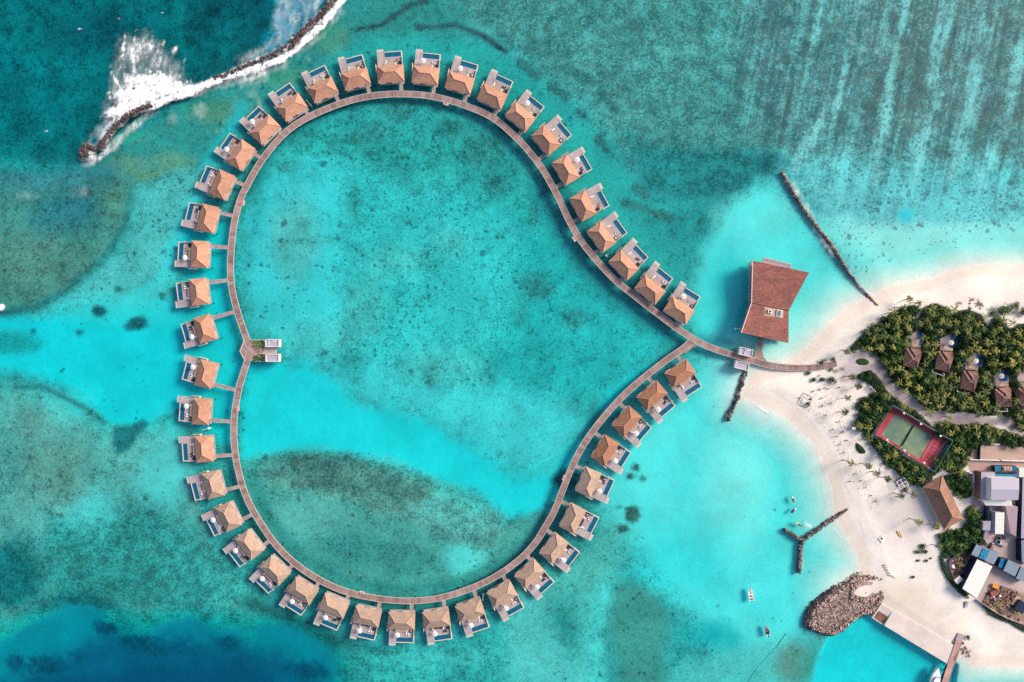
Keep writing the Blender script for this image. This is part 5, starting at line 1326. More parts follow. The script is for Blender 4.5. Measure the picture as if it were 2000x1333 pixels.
mb.build('court_line', M['faintline'], gs)
mb = MB(); a, b = cr((1784, 830.5)), cr((1760.5, 871)); strip(mb, a, b, .08, .1, 1.0)
for p in (a, b): mb.tube([(p.x, p.y, 0), (p.x, p.y, 1.1)], .08, 6)
mb.build('net', M['net'], tc_)
bp = [(1826, 853.5), (1844, 865), (1820, 904), (1802, 893)]       # badminton court
mb = MB(); bi = lambda a, b, t: lerp2(bp[a], bp[b], t)
segs = [(bp[0], bp[1]), (bp[1], bp[2]), (bp[2], bp[3]), (bp[3], bp[0]), (bi(0, 1, .1), bi(3, 2, .1)), (bi(0, 1, .9), bi(3, 2, .9)), 
        (bi(0, 3, .36), bi(1, 2, .36)), (bi(0, 3, .5), bi(1, 2, .5)), (bi(0, 3, .64), bi(1, 2, .64)), (lerp2(bi(0, 3, .0), bi(1, 2, .0), .5), lerp2(bi(0, 3, .36), bi(1, 2, .36), .5)), (lerp2(bi(0, 3, .64), bi(1, 2, .64), .5), lerp2(bi(0, 3, 1.), bi(1, 2, 1.), .5))]
for i, (p, q) in enumerate(segs): strip(mb, cr(p), cr(q), .085, .03, .068 + .0006 * i)
mb.build('badminton_line', M['line'], tc_)
def fence(name, a, b, hgt, mesh_m, label_part=None):
    p, q = cr(a), cr(b); n = 12
    f = MB(); strip(f, p, q, .05, .0, hgt); fo = f.build(name, mesh_m, tc_)
    f = MB()
    for i in range(n + 1):
        e = p.lerp(q, i / n); f.tube([(e.x, e.y, 0), (e.x, e.y, hgt + .05)], .06, 5)
    f.tube([(p.x, p.y, hgt + .05), (q.x, q.y, hgt + .05)], .07, 5); f.tube([(p.x, p.y, hgt * .5), (q.x, q.y, hgt * .5)], .05, 5)
    f.build('fence_frame', M['meshfence'] if mesh_m is not M['net_grey'] else M['greymesh'], fo)
fence('mesh_fence', Nc, Ec, 3.3, M['net_green']); fence('mesh_fence', Ec, Sc, 3.3, M['net_teal'])
fence('mesh_fence', Sc, Wc, 3.0, M['net_grey']); fence('mesh_fence', Wc, Nc, 3.0, M['net_grey'])
mb = MB(); strip(mb, cr((1702, 849)), cr((1816.5, 921.5)), 1.3, 0, .35); mb.build('spectator_kerb', M['greymesh'], tc_)
mb = MB(); k0, k1 = (1847.5, 861.5), (1815, 917); strip(mb, cr(k0), cr(k1), .22, .02, .5); mb.build('dividing_kerb', M['mauve'], tc_)
mb = MB(); k0, k1 = (1709, 842), (1738.5, 797); strip(mb, cr(k0), cr(k1), .9, .01, .069); mb.build('run_off_strip', M['mauve'], tc_)
FL = [((1756, 803), (1765.4, 807.5), 'north corner of'), ((1789, 824), (1798.6, 828.6), 'middle of the north-east side of'), ((1826.3, 847.4), (1837, 852), 'east end of the north-east side of'),
      ((1721.8, 858), (1733, 859.4), 'west corner of'), ((1754.8, 879.2), (1766.5, 880.2), 'middle of the south-west side of'), ((1792.7, 902.7), (1805, 904), 'south corner of')]
for b_, h_, nm in FL:
    p = P(b_[0], b_[1], 1.3)
    k = None
    u = thing('court_floodlight', 'white floodlight on a pole, %s the tennis court' % nm, 'floodlight', (p.x, p.y, 1.36), 0, 'floodlights round the tennis court')
    hz = 6.2; v = P(h_[0], h_[1], hz + 1.36)
    dx, dy = v.x - p.x, v.y - p.y
    mb = MB(); mb.tube([(0, 0, 0), (0, 0, hz), (dx * .5, dy * .5, hz + .1), (dx, dy, hz + .1)], .08, 6); mb.build('pole', M['greymesh'], u)
    mb = MB(); mb.box((dx, dy, hz + .1), (.95, .75, .16), R(-30)); mb.build('lamp_head', M['white'], u)
for (x, y), nm in (((1734.4, 865), 'western'), ((1774, 890), 'middle'), ((1813.6, 914.7), 'southern')):
    p = P(x, y, 1.6)
    u = thing('court_bench', 'small cream bench at the %s part of the court edge by the grey fence' % nm, 'bench', (p.x, p.y, 1.36), R(-32), 'cream benches at the tennis court')
    mb = MB(); mb.box((0, 0, .42), (1.1, .9, .08)); mb.build('seat', M['canvas'], u)
    mb = MB()
    for sx in (-.45, .45): mb.box((sx, 0, .19), (.1, .8, .38))
    mb.build('legs', M['canvas'], u)
# ------------------------------------------------------------------ quay, slipway and jetty
q0 = P(1790, 1255, 0)
qy = thing('harbour_quay', 'pale concrete quay with straight edge along the harbour basin', 'quay', (q0.x, q0.y, 0))
mb = MB(); mb.prism([P(a, b, 1.4) - q0 for a, b in ((1727.5, 1222.5), (1853, 1298.8), (1866, 1262), (1757, 1199), (1743.6, 1193))], -4.5, 1.42); mb.build('apron', M['concrete'], qy)
sw_ = thing('slipway', 'rust-stained concrete slipway sloping into the harbour beside the rock headland', 'slipway', (q0.x, q0.y, 0))
a, b, c_, d_ = [P(x, y, 1) - q0 for x, y in ((1704, 1206.5), (1727, 1221.5), (1743.3, 1193), (1721.5, 1180.5))]
l1, l2 = a.lerp(d_, .55), b.lerp(c_, .55)
mb = MB(); mb.slab([Vector((a.x, a.y, -.05)), Vector((b.x, b.y, -.05)), Vector((l2.x, l2.y, .9)), Vector((l1.x, l1.y, .9))], 3.0); mb.build('stained_ramp', M['rust'], sw_)
mb = MB(); mb.slab([Vector((l1.x, l1.y, .9)), Vector((l2.x, l2.y, .9)), Vector((c_.x, c_.y, 1.4)), Vector((d_.x, d_.y, 1.4))], 3.0); mb.build('ramp_top', M['concrete'], sw_)
mb = MB(); strip(mb, Vector((a.x - .2, a.y, 0)), Vector((d_.x - .2, d_.y, 0)), .55, -4, 1.55); strip(mb, Vector((a.x, a.y - .1, 0)), Vector((b.x, b.y - .1, 0)), .4, -4, .35); mb.build('side_wall', M['concrete'], sw_)
jt = thing('jetty', 'narrow pinkish timber jetty running from the beach past the moored white cruiser', 'jetty', (0, 0, 0))
jp = [P(x, y, 1.6) for x, y in ((1873, 1252), (1868, 1268), (1860, 1291), (1852, 1314), (1845, 1337), (1838, 1362))]
mb = MB(); ribbon(mb, jp, 3.0, 1.6, .2); mb.build('deck', M['jetty'], jt)
mb = MB(); ribbon(mb, [P(x, y, 1.6) for x, y in ((1878, 1239), (1873, 1252.2))], 3.2, 1.55, .3); mb.attr = {}; mb.build('ramp', M['mauve'], jt)
mb = MB(); mb.slab([P(1864.5, 1285, 1.607) , P(1871.5, 1280, 1.607), P(1874, 1271, 1.607), P(1866.5, 1296, 1.607)], .004)
mb = MB(); mb.prism([P(x, y, 1.6) for x, y in ((1874.2, 1271.5), (1866, 1296.5), (1861.5, 1288), (1861.7, 1283))], 1.59, 1.606); mb.build('wet_patch', M['redbrown'], jt)
mb = MB(); ribbon(mb, jp, .14, 1.72, .2, off=1.5); ribbon(mb, jp, .14, 1.72, .2, off=-1.5); mb.attr = {}; mb.build('edge_beam', M['mauve'], jt)
for i, p in enumerate(jp[1:]):
    for s in (-1.2, 1.2): part('pile', pile_me, jt, (p.x + s, p.y, .05))
fd = thing('fender_pontoon', 'narrow dark pontoon of fenders between jetty and white cruiser', 'pontoon', (0, 0, 0))
fp = [P(x, y, .5) for x, y in ((1851, 1301), (1845, 1317), (1838, 1340))]
mb = MB(); ribbon(mb, fp, 1.5, .5, .6); mb.attr = {}; mb.build('float', M['rock'], fd)
mb = MB()
for t_ in range(12):
    e = fp[0].lerp(fp[2], t_ / 11); mb.lathe([(.28, -.1), (.3, .2), (.15, .35), (0, .35)], 8, (e.x, e.y, .5))
mb.build('fenders', M['pile'], fd)
# ------------------------------------------------------------------ rocks
def rock_meshes(n, m, seed):
    import bmesh
    out = []
    r_ = random.Random(seed)
    for k in range(n):
        bm = bmesh.new(); bmesh.ops.create_icosphere(bm, subdivisions=2, radius=1.0)
        sx, sy, sz = r_.uniform(.8, 1.15), r_.uniform(.65, 1.0), r_.uniform(.5, .75)
        planes = [(Vector((r_.gauss(0, 1), r_.gauss(0, 1), r_.gauss(0, 1))).normalized(), r_.uniform(.62, .9)) for _ in range(9)]
        for v in bm.verts:
            for nrm, d in planes:
                e = v.co.dot(nrm)
                if e > d: v.co -= nrm * (e - d) * .85
            v.co = Vector((v.co.x * sx, v.co.y * sy, v.co.z * sz)) * r_.uniform(.97, 1.03)
        me = bpy.data.meshes.new('rock'); bm.to_mesh(me); bm.free(); me.materials.append(m); out.append(me)
    return out
def rock_geo(seed=3, n=6):
    res = []
    for me in rock_meshes(n, M['rock'], seed):
        res.append(([tuple(v.co) for v in me.vertices], [tuple(p.vertices) for p in me.polygons])); bpy.data.meshes.remove(me)
    return res
RG = rock_geo()
def heap(name, label, cat, pts_px, half, r0, r1, top, n_per_m, m, group=None, crest=.0, part_name='rubble', wid=None, dens=None):
    """a line of piled rocks: one engineered structure, its loose rocks one uncounted mass"""
    q0 = P(*pts_px[0], 0)
    t = thing(name, label, cat, (q0.x, q0.y, 0), 0, group)
    pts = path3(pts_px, 0, 3)
    mb = MB(); L_ = 0
    core = MB(); ribbon(core, pts, half * 1.2, -.25, 2.5); core.attr = {}; core.v = [(v[0] - q0.x, v[1] - q0.y, v[2]) for v in core.v]
    core.build('core', m, t)
    for i in range(1, len(pts)):
        seg = pts[i] - pts[i - 1]; L = seg.length; d = seg.normalized(); nn = Vector((-d.y, d.x, 0))
        hw = half if wid is None else half * wid(i / len(pts))
        for k in range(int(L * n_per_m * (1 if dens is None else dens(i / len(pts))) + rnd.random())):
            u = rnd.random(); o = rnd.gauss(0, .45); o = max(-1.1, min(1.1, o))
            p = pts[i - 1].lerp(pts[i], u) + nn * o * hw
            r = rnd.uniform(r0, r1)
            z = top * (1 - abs(o) ** 1.5 * .9) * rnd.uniform(.55, 1.0) - r * .4
            vs, fs = rnd.choice(RG); a = rnd.uniform(0, 6.28); cs, sn = math.cos(a) * r, math.sin(a) * r
            mb.add([(p.x - q0.x + x * cs - y * sn, p.y - q0.y + x * sn + y * cs, z + w * r) for x, y, w in vs], fs)
    tag(mb.build(part_name, m, t), kind='stuff')
    return t
heap('rock_breakwater', 'long dark rock breakwater in the surf, partly buried under white foam', 'breakwater', BREAK, 1.5, .35, .95, 1.3, 7.5, M['rock'], wid=lambda u: (1.7 if u < .05 else (1.2 if u > .66 else .95)) * (.72 + .55 * rnd.random()), dens=lambda u: 1.0 if u < .27 else (.0 if u < .46 else (.3 if u < .70 else .72)))
heap('rock_groyne', 'long thin rock groyne reaching from the northern beach into the lagoon', 'groyne', [(1527, 336), (1535, 350), (1550, 376), (1566, 402), (1585, 430), (1605, 455), (1622, 477), (1640, 505), (1660, 536), (1680, 562), (1697, 580), (1713, 598)], .72, .32, .66, 1.0, 6.5, mat('weathered_groyne_rock', (.13, .085, .075), var=.5, vscale=.8, col2=(.34, .25, .21), c2scale=.25, isl=.5), wid=lambda u: 1.15 if u < .7 else .75)
heap('rock_groyne', 'short dark rock groyne beside the boardwalk, running south from the sandy spit', 'groyne', [(1457, 724), (1452, 737), (1447, 753), (1441, 770), (1435, 788), (1426, 806), (1420, 822)], 1.2, .45, .8, 1.2, 6.5, mat('black_groyne_rock', (.05, .042, .045), var=.5, vscale=1.0, col2=(.24, .20, .19), c2scale=.3, isl=.5))
M['yrock'] = mat('dark_groyne_rock', (.075, .058, .058), var=.5, vscale=1.0, col2=(.22, .16, .145), c2scale=.35, isl=.5)
yg = heap('rock_groyne', 'Y-shaped dark rock groyne in the bay below the beach', 'groyne', [(1654, 994), (1640, 1004), (1620, 1018), (1600, 1032), (1580, 1046), (1567, 1056)], 1.05, .34, .68, 1.25, 8, M['yrock'], wid=lambda u: .45 + .6 * min(1, u * 3))
for pts_ in ([(1567, 1056), (1556, 1050), (1544, 1042), (1532, 1035)], [(1566, 1056), (1564, 1072), (1563, 1088), (1561, 1104), (1561, 1120)]):
    t2 = heap('rock_arm', 'x', 'x', pts_, 1.15, .34, .68, 1.2, 8, M['yrock'])
    for ch in list(t2.children):
        loc = t2.location - yg.location
        ch.parent = yg; ch.location = loc; ch.name = 'groyne_arm' if ch.name.startswith('core') else 'rubble'
    bpy.data.objects.remove(t2)
# rock headland: the largest boulders are things of their own, the rest is rubble
HEAD = [(1579, 1222), (1583, 1200), (1596, 1182), (1612, 1168), (1628, 1156), (1641, 1147), (1655, 1138), (1668, 1128), (1680, 1124), (1700, 1121), (1715, 1124), (1731, 1131), (1733, 1137), (1722, 1134), (1700, 1131), (1686, 1136), (1678, 1142), (1669, 1152), (1667, 1162), (1685, 1166), (1700, 1164), (1712, 1156), (1718, 1148), (1726, 1150), (1727, 1164), (1718, 1180), (1708, 1192), (1695, 1198), (1676, 1204), (1660, 1216), (1645, 1230), (1625, 1239), (1608, 1236), (1592, 1230)]
hq = P(1650, 1180, 0)
BR = rock_meshes(5, M['rock_pale'], 12)
mb = MB(); mb.prism([P(a, b, 0) - hq for a, b in HEAD], -3, .55); mb.prism([lerp2(P(a, b, 0) - hq, (0, 0), .22) for a, b in HEAD if True], .5, .86); base_ = mb.build('rock_headland', mat('pinkish_gravel', (.40, .295, .26), var=.4, vscale=1.4, bump=.6, bscale=2.5, col2=(.30, .22, .20), c2scale=.3)); base_.location = hq
tag(base_, kind='structure')
def edge_dist(x, y, poly=HEAD):
    best = 1e9
    for i in range(len(poly)):
        ax, ay = poly[i]; bx, by = poly[(i + 1) % len(poly)]
        ex, ey = bx - ax, by - ay; t = max(0, min(1, ((x - ax) * ex + (y - ay) * ey) / (ex * ex + ey * ey + 1e-9)))
        best = min(best, math.hypot(x - ax - ex * t, y - ay - ey * t))
    return best
mb = MB(); nb = 0; cand = []
while len(cand) < 2900:
    x, y = rnd.uniform(1575, 1735), rnd.uniform(1118, 1242)
    if inpoly(HEAD, x, y) or (edge_dist(x, y) < 3.0 and x < 1728): cand.append((x, y))
for i, (x, y) in enumerate(cand):
    ins = inpoly(HEAD, x, y); e = edge_dist(x, y) * (1 if ins else -1)
    edge = e < 9
    r = rnd.uniform(.26, .68) if edge else rnd.uniform(.18, .46)
    z = min(.95, .35 + e * .09) + (rnd.uniform(-.05, .45) if edge else rnd.uniform(-.3, .12))
    if not ins: z = -.2
    p = P(x, y, 0)
    if ins and r > .52 and nb < 290:
        nb += 1
        o = part('boulder', BR[i % 5], None, (p.x, p.y, z + .1), rnd.uniform(0, 6.28), (r, r, r))
        side = 'the seaward edge' if x + y < 2790 else ('the harbour side' if y > 1180 else 'the beach end')
        tag(o, 'pale brown boulder piled along %s of the rock headland' % side, 'boulder', 'boulders of the rock headland')
    else:
        vs, fs = rnd.choice(RG); a = rnd.uniform(0, 6.28); cs, sn = math.cos(a) * r, math.sin(a) * r
        mb.add([(p.x - hq.x + vx * cs - vy * sn, p.y - hq.y + vx * sn + vy * cs, z + w * r) for vx, vy, w in vs], fs)
rb = mb.build('rubble', M['rock_pale']); rb.location = hq; tag(rb, kind='stuff')
# dark drowned rocks on the seaward foot of the headland
mb = MB()
for i in range(900):
    t_ = rnd.random() * 12; k = int(t_); a, b = HEAD[(k - 1) % len(HEAD)], HEAD[k]
    f_ = t_ - k; x, y = a[0] + (b[0] - a[0]) * f_, a[1] + (b[1] - a[1]) * f_
    x += rnd.uniform(-8, 1); y += rnd.uniform(-6, 2); p = P(x, y, 0); r = rnd.uniform(.4, .9)
    vs, fs = rnd.choice(RG)
    mb.add([(p.x - hq.x + vx * r, p.y - hq.y + vy * r, -.55 + rnd.uniform(-.5, .4) + w * r) for vx, vy, w in vs], fs)
for i in range(240):
    t_ = rnd.random() * 7; k = 27 + int(t_); a, b = HEAD[k % len(HEAD)], HEAD[(k + 1) % len(HEAD)]
    f_ = t_ - int(t_); x, y = a[0] + (b[0] - a[0]) * f_, a[1] + (b[1] - a[1]) * f_
    x += rnd.uniform(-2, 3); y += rnd.uniform(0, 4); p = P(x, y, 0); r = rnd.uniform(.4, .8)
    vs, fs = rnd.choice(RG)
    mb.add([(p.x - hq.x + vx * r, p.y - hq.y + vy * r, -1 + rnd.uniform(-.5, .5) + w * r) for vx, vy, w in vs], fs)
rb = mb.build('sunken_rubble', M['rock']); rb.location = hq; tag(rb, kind='stuff')
# boulders at the jetty
for i in range(15):
    x, y = rnd.uniform(1879, 1896), rnd.uniform(1264, 1284)
    p = P(x, y, 1); r = rnd.uniform(.5, .85)
    tag(part('boulder', BR[i % 5], None, (p.x, p.y, max(gz(x, y), 0) + r * .3), rnd.uniform(0, 6), (r, r, r)), 'pale boulder in the small heap beside the jetty', 'boulder', 'boulders beside the jetty')
for (x, y, r, lab) in ((1698, 577, 1.15, 'lone dark boulder on the north side of the thin groyne at the beach'), (1894, 592.5, .9, 'dark boulder on the sand above the palm grove, by the driftwood'), (1693, 1158, .5, 'small brown rock on the sandy hollow of the headland')):
    p = P(x, y, 1); tag(part('boulder', BR[2], None, (p.x, p.y, max(gz(x, y), .1) + r * .2), .7, (r, r * .8, r * .7)), lab, 'boulder')

# ------------------------------------------------------------------ palms, trees and shrubs
def palm_crown(seed, nf, L, m, droop=1.0, full=1.0):
    r_ = random.Random(seed); mb = MB()
    for f in range(nf):
        a = 2 * math.pi * (f * .618 + r_.uniform(-.04, .04)); el = r_.uniform(-.1, .6) if f > 1 else r_.uniform(.8, 1.1)
        ln = L * r_.uniform(.68, 1.12) * (1.0 if el < .8 else .7)
        pts = []; p = Vector((0, 0, 0)); e = el; nseg = 8
        for i in range(nseg + 1):
            pts.append(p.copy()); p = p + Vector((math.cos(a) * math.cos(e), math.sin(a) * math.cos(e), math.sin(e))) * (ln / nseg); e -= .22 * droop * (1 + i * .12)
        vs = []; fs = []
        side = Vector((-math.sin(a), math.cos(a), 0))
        for i, q in enumerate(pts):
            wr = .05 * (1 - i / (nseg + 1)); vs += [q + side * wr, q - side * wr]
        for i in range(nseg): fs.append((2 * i, 2 * i + 1, 2 * i + 3, 2 * i + 2))
        for i in range(1, nseg + 1):
            q = pts[i]; d = (pts[i] - pts[i - 1]).normalized()
            wl = full * .62 * math.sin(math.pi * (.18 + .78 * i / (nseg + 1))) * (L / 2.8)
            for s in (1, -1):
                for h in (0, .5):
                    b0 = pts[i - 1].lerp(q, h); b1 = pts[i - 1].lerp(q, h + .42)
                    tip = b1 + side * s * wl + d * wl * .55 + Vector((0, 0, -.32 * wl))
                    k = len(vs); vs += [b0, b1, tip, b0.lerp(tip, .6) - d * .05]
                    fs.append((k, k + 1, k + 2, k + 3) if s > 0 else (k + 3, k + 2, k + 1, k))
        mb.add(vs, fs)
    mb.lathe([(.16, -.35), (.24, -.05), (.14, .2), (0, .3)], 7)
    return mb.mesh('crown', m)
CROWNS = [palm_crown(s, n, L, M['palm'], d, fu) for s, n, L, d, fu in ((1, 9, 3.1, .8, .5), (2, 8, 3.1, .9, .52), (3, 7, 3.3, .75, .5), (4, 11, 3.0, 1.0, .55), (5, 8, 3.1, .85, .48), (6, 12, 2.9, .9, .58))]
BEACHC = [palm_crown(s, n, L, M['palm_beach'], d, fu) for s, n, L, d, fu in ((71, 12, 3.0, .85, .75), (72, 14, 2.9, .95, .72), (73, 10, 3.1, .8, .75), (74, 18, 2.8, 1.0, .8))]
SPARSE = [palm_crown(s, n, L, M['palm_beach'], d, fu) for s, n, L, d, fu in ((11, 8, 2.9, .8, .75), (12, 9, 2.8, .85, .75))]
DRY = [palm_crown(s, n, 1.25, M['palm_dry'], 1.2, .55) for s, n in ((21, 6), (22, 4), (23, 8))]
def trunk_mesh(h, lean, seed):
    r_ = random.Random(seed); pts = []; rs = []
    for i in range(8):
        u = i / 7; pts.append((lean * u ** 1.6 - lean, math.sin(u * 3) * .12, h * u - .3 * (1 - u))); rs.append(.2 - .07 * u if i else .3)
    mb = MB(); mb.tube(pts, rs, 7)
    return mb.mesh('trunk', M['trunk'])
TR_ = {h: trunk_mesh(h, .5, h) for h in (5, 6, 7, 8)}
TRD = trunk_mesh(1, .05, 1)
def palm(px, py, h, crown, label, group=None, sc=1.0):
    g0 = 1.25
    c = P(px, py, g0 + h)
    a = rnd.uniform(0, 6.28)
    t = thing('palm_tree', label, 'palm tree', (c.x, c.y, g0), a, group)
    part('trunk', TR_[h], t); part('crown', crown, t, (0, 0, h), 0, (sc, sc, sc))
    return t
SAND_P = [(1656, 686, 6, 1, 'coconut palm on the sand at the tip of the grove, near the boardwalk end'),
 (1687, 682, 7, 0, 'yellowish coconut palm leaning over the edge of the grove above the oval hedge'),
 (1665.5, 737, 7, 1, 'brown-green palm leaning against the rounded hedge by the sandy lane'),
 (1678.5, 755, 5, 3, 'full round palm standing in front of the football goal'),
 (1657, 778, 6, 's', 'sparse star-shaped palm between the goal and the grey beach mat'),
 (1652.5, 806, 7, 1, 'palm on the sand north of the white golf buggy'),
 (1664, 905, 8, 0, 'palm on the sand below the leaf-shaped shrub, northernmost of the row'),
 (1697, 911, 7, 1, 'second palm from the north in the beach row below the court'),
 (1714, 925, 6, 2, 'third palm from the north in the beach row below the court'),
 (1735, 936, 7, 3, 'palm in the beach row just left of the white pergola'),
 (1761, 969, 8, 2, 'palm on open sand below the white pergola, left one of two'),
 (1788, 968, 7, 1, 'palm on open sand below the white pergola, right one of two'),
 (1797, 1021, 8, 2, 'palm on the open sand left of the south corner of the hip-roofed hall'),
 (1831, 1029, 7, 3, 'palm touching the south corner of the hip-roofed hall'),
 (1836, 1071, 6, 0, 'yellowish palm at the edge of the thicket below the hall'),
 (1778.7, 584, 6, 1, 'northernmost palm, standing on the white beach above the grove'),
 (1795, 592.5, 6, 's', 'palm on the beach beside the gap between the first two thickets')]
for x, y, h, ci, lab in SAND_P:
    palm(x, y, h, SPARSE[int(x) % 2] if ci == 's' else (CROWNS[0] if 'yellowish' in lab else BEACHC[ci]), lab, 'palms standing on the open sand')
GROVE = [(1746.6, 609), (1765.5, 601), (1818, 603), (1822, 616), (1778, 622), (1798, 632.5), (1733, 635.6), (1713, 646), (1696, 650), (1775, 640), (1706.7, 663), (1837, 649), (1768.7, 672.4), (1744.5, 678.7), (1826.5, 674.5),
 (1851.5, 613.6), (1864, 605), (1853.6, 633.5), (1892.4, 622), (1890.3, 647), (1925, 620), (1922, 643), (1942, 650), (1950, 619), (1960, 625), (1980.7, 631.4), (1905, 673.4), (1945, 685), (1981.7, 669), (1986, 692),
 (1747.7, 705), (1742.4, 723), (1756, 749), (1794, 757.7), (1797, 729.4), (1822, 732.5), (1828.6, 767), (1797, 777.7), (1818, 803), (1896.6, 705), (1946, 710.5), (1989, 726), (1845, 743), (1829, 745), (1873.5, 714.7), (1827, 780), (1863, 779.8), (1883, 772.4), (1883, 793.4), (1911, 774.5), (1924, 787), (1936.6, 753.5), (1913.4, 808), (1952, 810), (1924, 743), (1995, 747), (1924, 767), (1987, 785), (1842, 785), (1811, 745), (1857, 757), (1808, 712), (1818, 690), (1880, 690), (1935, 712), (1978, 710), (1968, 655), (1805, 660), (1840, 630), (1870, 650), (1910, 655), (1930, 670), (1990, 650), (1835, 795), (1945, 795), (1902, 795), (1990, 815), (1772, 735), (1760, 700), (1770, 765), (1725, 660), (1755, 655), (1755, 625), (1720, 680)]
COURTP = [(1690, 793.4), (1734, 775.6), (1718, 799.7), (1680.4, 833.6), (1694.8, 837), (1699.6, 858.8), (1717.6, 872), (1748.8, 888.8), (1762, 917), (1788.4, 917.6), (1856.8, 818), (1764, 794), (1889, 835.7), (1952, 845), (1977.5, 846), (1880, 923), (1994, 835), (1910, 850), (1870, 880), (1886, 905), (1777, 800), (1735, 893), (1800, 938), (1930, 850)]
def zone(x, y):
    if x < 1745 and y < 700: return 'in the western corner of the grove, facing the beach'
    if y < 640: return 'along the northern beach edge of the grove'
    if y > 760: return 'south of the garden villas, along the sandy lane'
    if x < 1775: return 'west of the westernmost garden villa, beside the sandy lane'
    if x < 1832: return 'between the first and second garden villas from the west'
    if x < 1882: return 'between the second and third garden villas from the west'
    if x < 1940: return 'between the third and fourth garden villas from the west'
    return 'at the eastern end of the palm grove'
def czone(x, y):
    if x > 1850: return 'in the tree belt east of the tennis court'
    if y < 810 and x > 1725: return 'in the thicket between the tennis court and the sandy lane'
    if x < 1710: return 'in the thicket west of the tennis court'
    return 'in the thicket south-west of the tennis court'
for i, (x, y) in enumerate(GROVE):
    palm(x, y, rnd.choice((6, 7, 7, 8)), CROWNS[i % 6], 'green-yellow coconut palm ' + zone(x, y), 'palms of the grove', rnd.uniform(.85, 1.4))
for i, (x, y) in enumerate(COURTP):
    palm(x, y, rnd.choice((5, 6, 7)), CROWNS[(i * 5) % 6], 'green-yellow coconut palm ' + czone(x, y), 'palms round the tennis court', rnd.uniform(.85, 1.35))
extra = []
while len(extra) < 44:
    x, y = rnd.uniform(1690, 2008), rnd.uniform(625, 848)
    p_ = VEG['north'] if y < 815 else VEG['court']
    if not inpoly(p_, x, y) or any(math.hypot(x - a, y - b) < 13 for a, b in GROVE + COURTP + extra): continue
    if any(gv[3] and inpoly([(gv[0][0] - 22, gv[0][1] - 60), (gv[0][0] + 30, gv[0][1] - 60), (gv[0][0] + 22, gv[0][1] + 26), (gv[0][0] - 24, gv[0][1] + 20)], x, y) for gv in GV): continue
    if inpoly(PATHPOLY, x, y) or edge_dist(x, y, PATHPOLY) < 4 or inpoly(COURT, x, y) or edge_dist(x, y, COURT) < 10: continue
    extra.append((x, y))
for i, (x, y) in enumerate(extra):
    palm(x, y, rnd.choice((5, 6, 7)), CROWNS[(i * 3 + 1) % 6], 'green-yellow coconut palm ' + (zone(x, y) if y < 815 else czone(x, y)), 'palms of the grove' if y < 815 else 'palms round the tennis court', rnd.uniform(.95, 1.2))
for x, y, h, lab in ((1886, 1043, 6, 'pale palm rising from the thicket below the hall'), (1875.6, 973.6, 5, 'small yellowish palm beside the lavender-roofed warehouse yard, behind the hall'),
                     (1876, 1103, 5, 'yellow-green palm among the scrap heap beside the white warehouse'), (1951.5, 1183, 5, 'green palm in the scrap yard below the white warehouse'), (1986, 1200, 5, 'yellowish palm in the scrap yard near the right picture edge')):
    palm(x, y, h, CROWNS[0], lab, None, .9)
SAP = [(1601.8, 761), (1613, 758), (1589.6, 765), (1606.7, 778), (1624.7, 788.6), (1607, 793), (1614, 811), (1639.6, 823.7), (1627.4, 840), (1647.7, 844.4), (1633.7, 854), (1642, 869), (1655, 861), (1650, 884.5), (1673, 926), (1682.6, 939.6), (1692, 953), (1702.4, 968.4), (1711.7, 980), (1661.6, 941), (1640, 757), (1619, 760)]
for i, (x, y) in enumerate(SAP):
    c = P(x, y, 2.2); g_ = max(gz(x, y), .3)
    t = thing('palm_sapling', 'dry orange-brown young palm planted on the sand ' + ('north of the golf buggy' if y < 835 else ('below the golf buggy' if y < 900 else 'in front of the beach palms')), 'palm sapling', (c.x, c.y, g_), rnd.uniform(0, 6), 'dry young palms on the beach')
    part('trunk', TRD, t); s_ = rnd.uniform(.6, .95) * (1.25 if i in (4, 7, 9, 18) else 1); part('crown', DRY[i % 3], t, (0, 0, .9), 0, (s_, s_, s_))

def crown_mesh(seed, n, rx, rz, leaf, m, lobes=6):
    r_ = random.Random(seed); mb = MB()
    lob = [(Vector((r_.uniform(-.55, .55), r_.uniform(-.55, .55), r_.uniform(-.1, .45))), r_.uniform(.42, .7)) for _ in range(lobes)]
    for k in range(n):
        c, rr = lob[k % lobes]
        d = Vector((r_.gauss(0, 1), r_.gauss(0, 1), abs(r_.gauss(0, .8)) - .15)).normalized()
        p = c + d * rr * (1 - .3 * r_.random() ** 2)
        p = Vector((p.x * rx, p.y * rx, p.z * rz))
        nn = (d + Vector((r_.gauss(0, .45), r_.gauss(0, .45), r_.gauss(0, .45)))).normalized()
        u = nn.orthogonal().normalized(); w_ = nn.cross(u); a = r_.uniform(0, 6.28)
        u, w_ = u * math.cos(a) + w_ * math.sin(a), w_ * math.cos(a) - u * math.sin(a)
        l = leaf * r_.uniform(.6, 1.25)
        mb.add([p - u * l, p + w_ * l * .5, p + u * l, p - w_ * l * .5], [(0, 1, 2, 3)])
    return mb.mesh('crown', m)
BUSH = [crown_mesh(30 + i, 330, 1.0, .9, .20, M['leaf']) for i in range(4)]
BUSHB = [crown_mesh(40 + i, 300, 1.0, .85, .19, M['leaf_bright']) for i in range(3)]
BIGB = crown_mesh(61, 1300, 1.0, .75, .10, M['leaf_bright'], 22); BIGD = crown_mesh(62, 900, 1.0, .75, .11, M['leaf'], 18)
BUSHD = [crown_mesh(50 + i, 130, 1.0, .7, .16, M['leaf_dry']) for i in range(2)]
mb = MB(); mb.tube([(0, 0, -.2), (.05, 0, .5), (0, .05, 1.0)], [.09, .07, .04], 6)
for a in range(4): mb.tube([(0, 0, .5), (math.cos(a * 1.6) * .35, math.sin(a * 1.6) * .35, 1.0)], [.05, .02], 5)
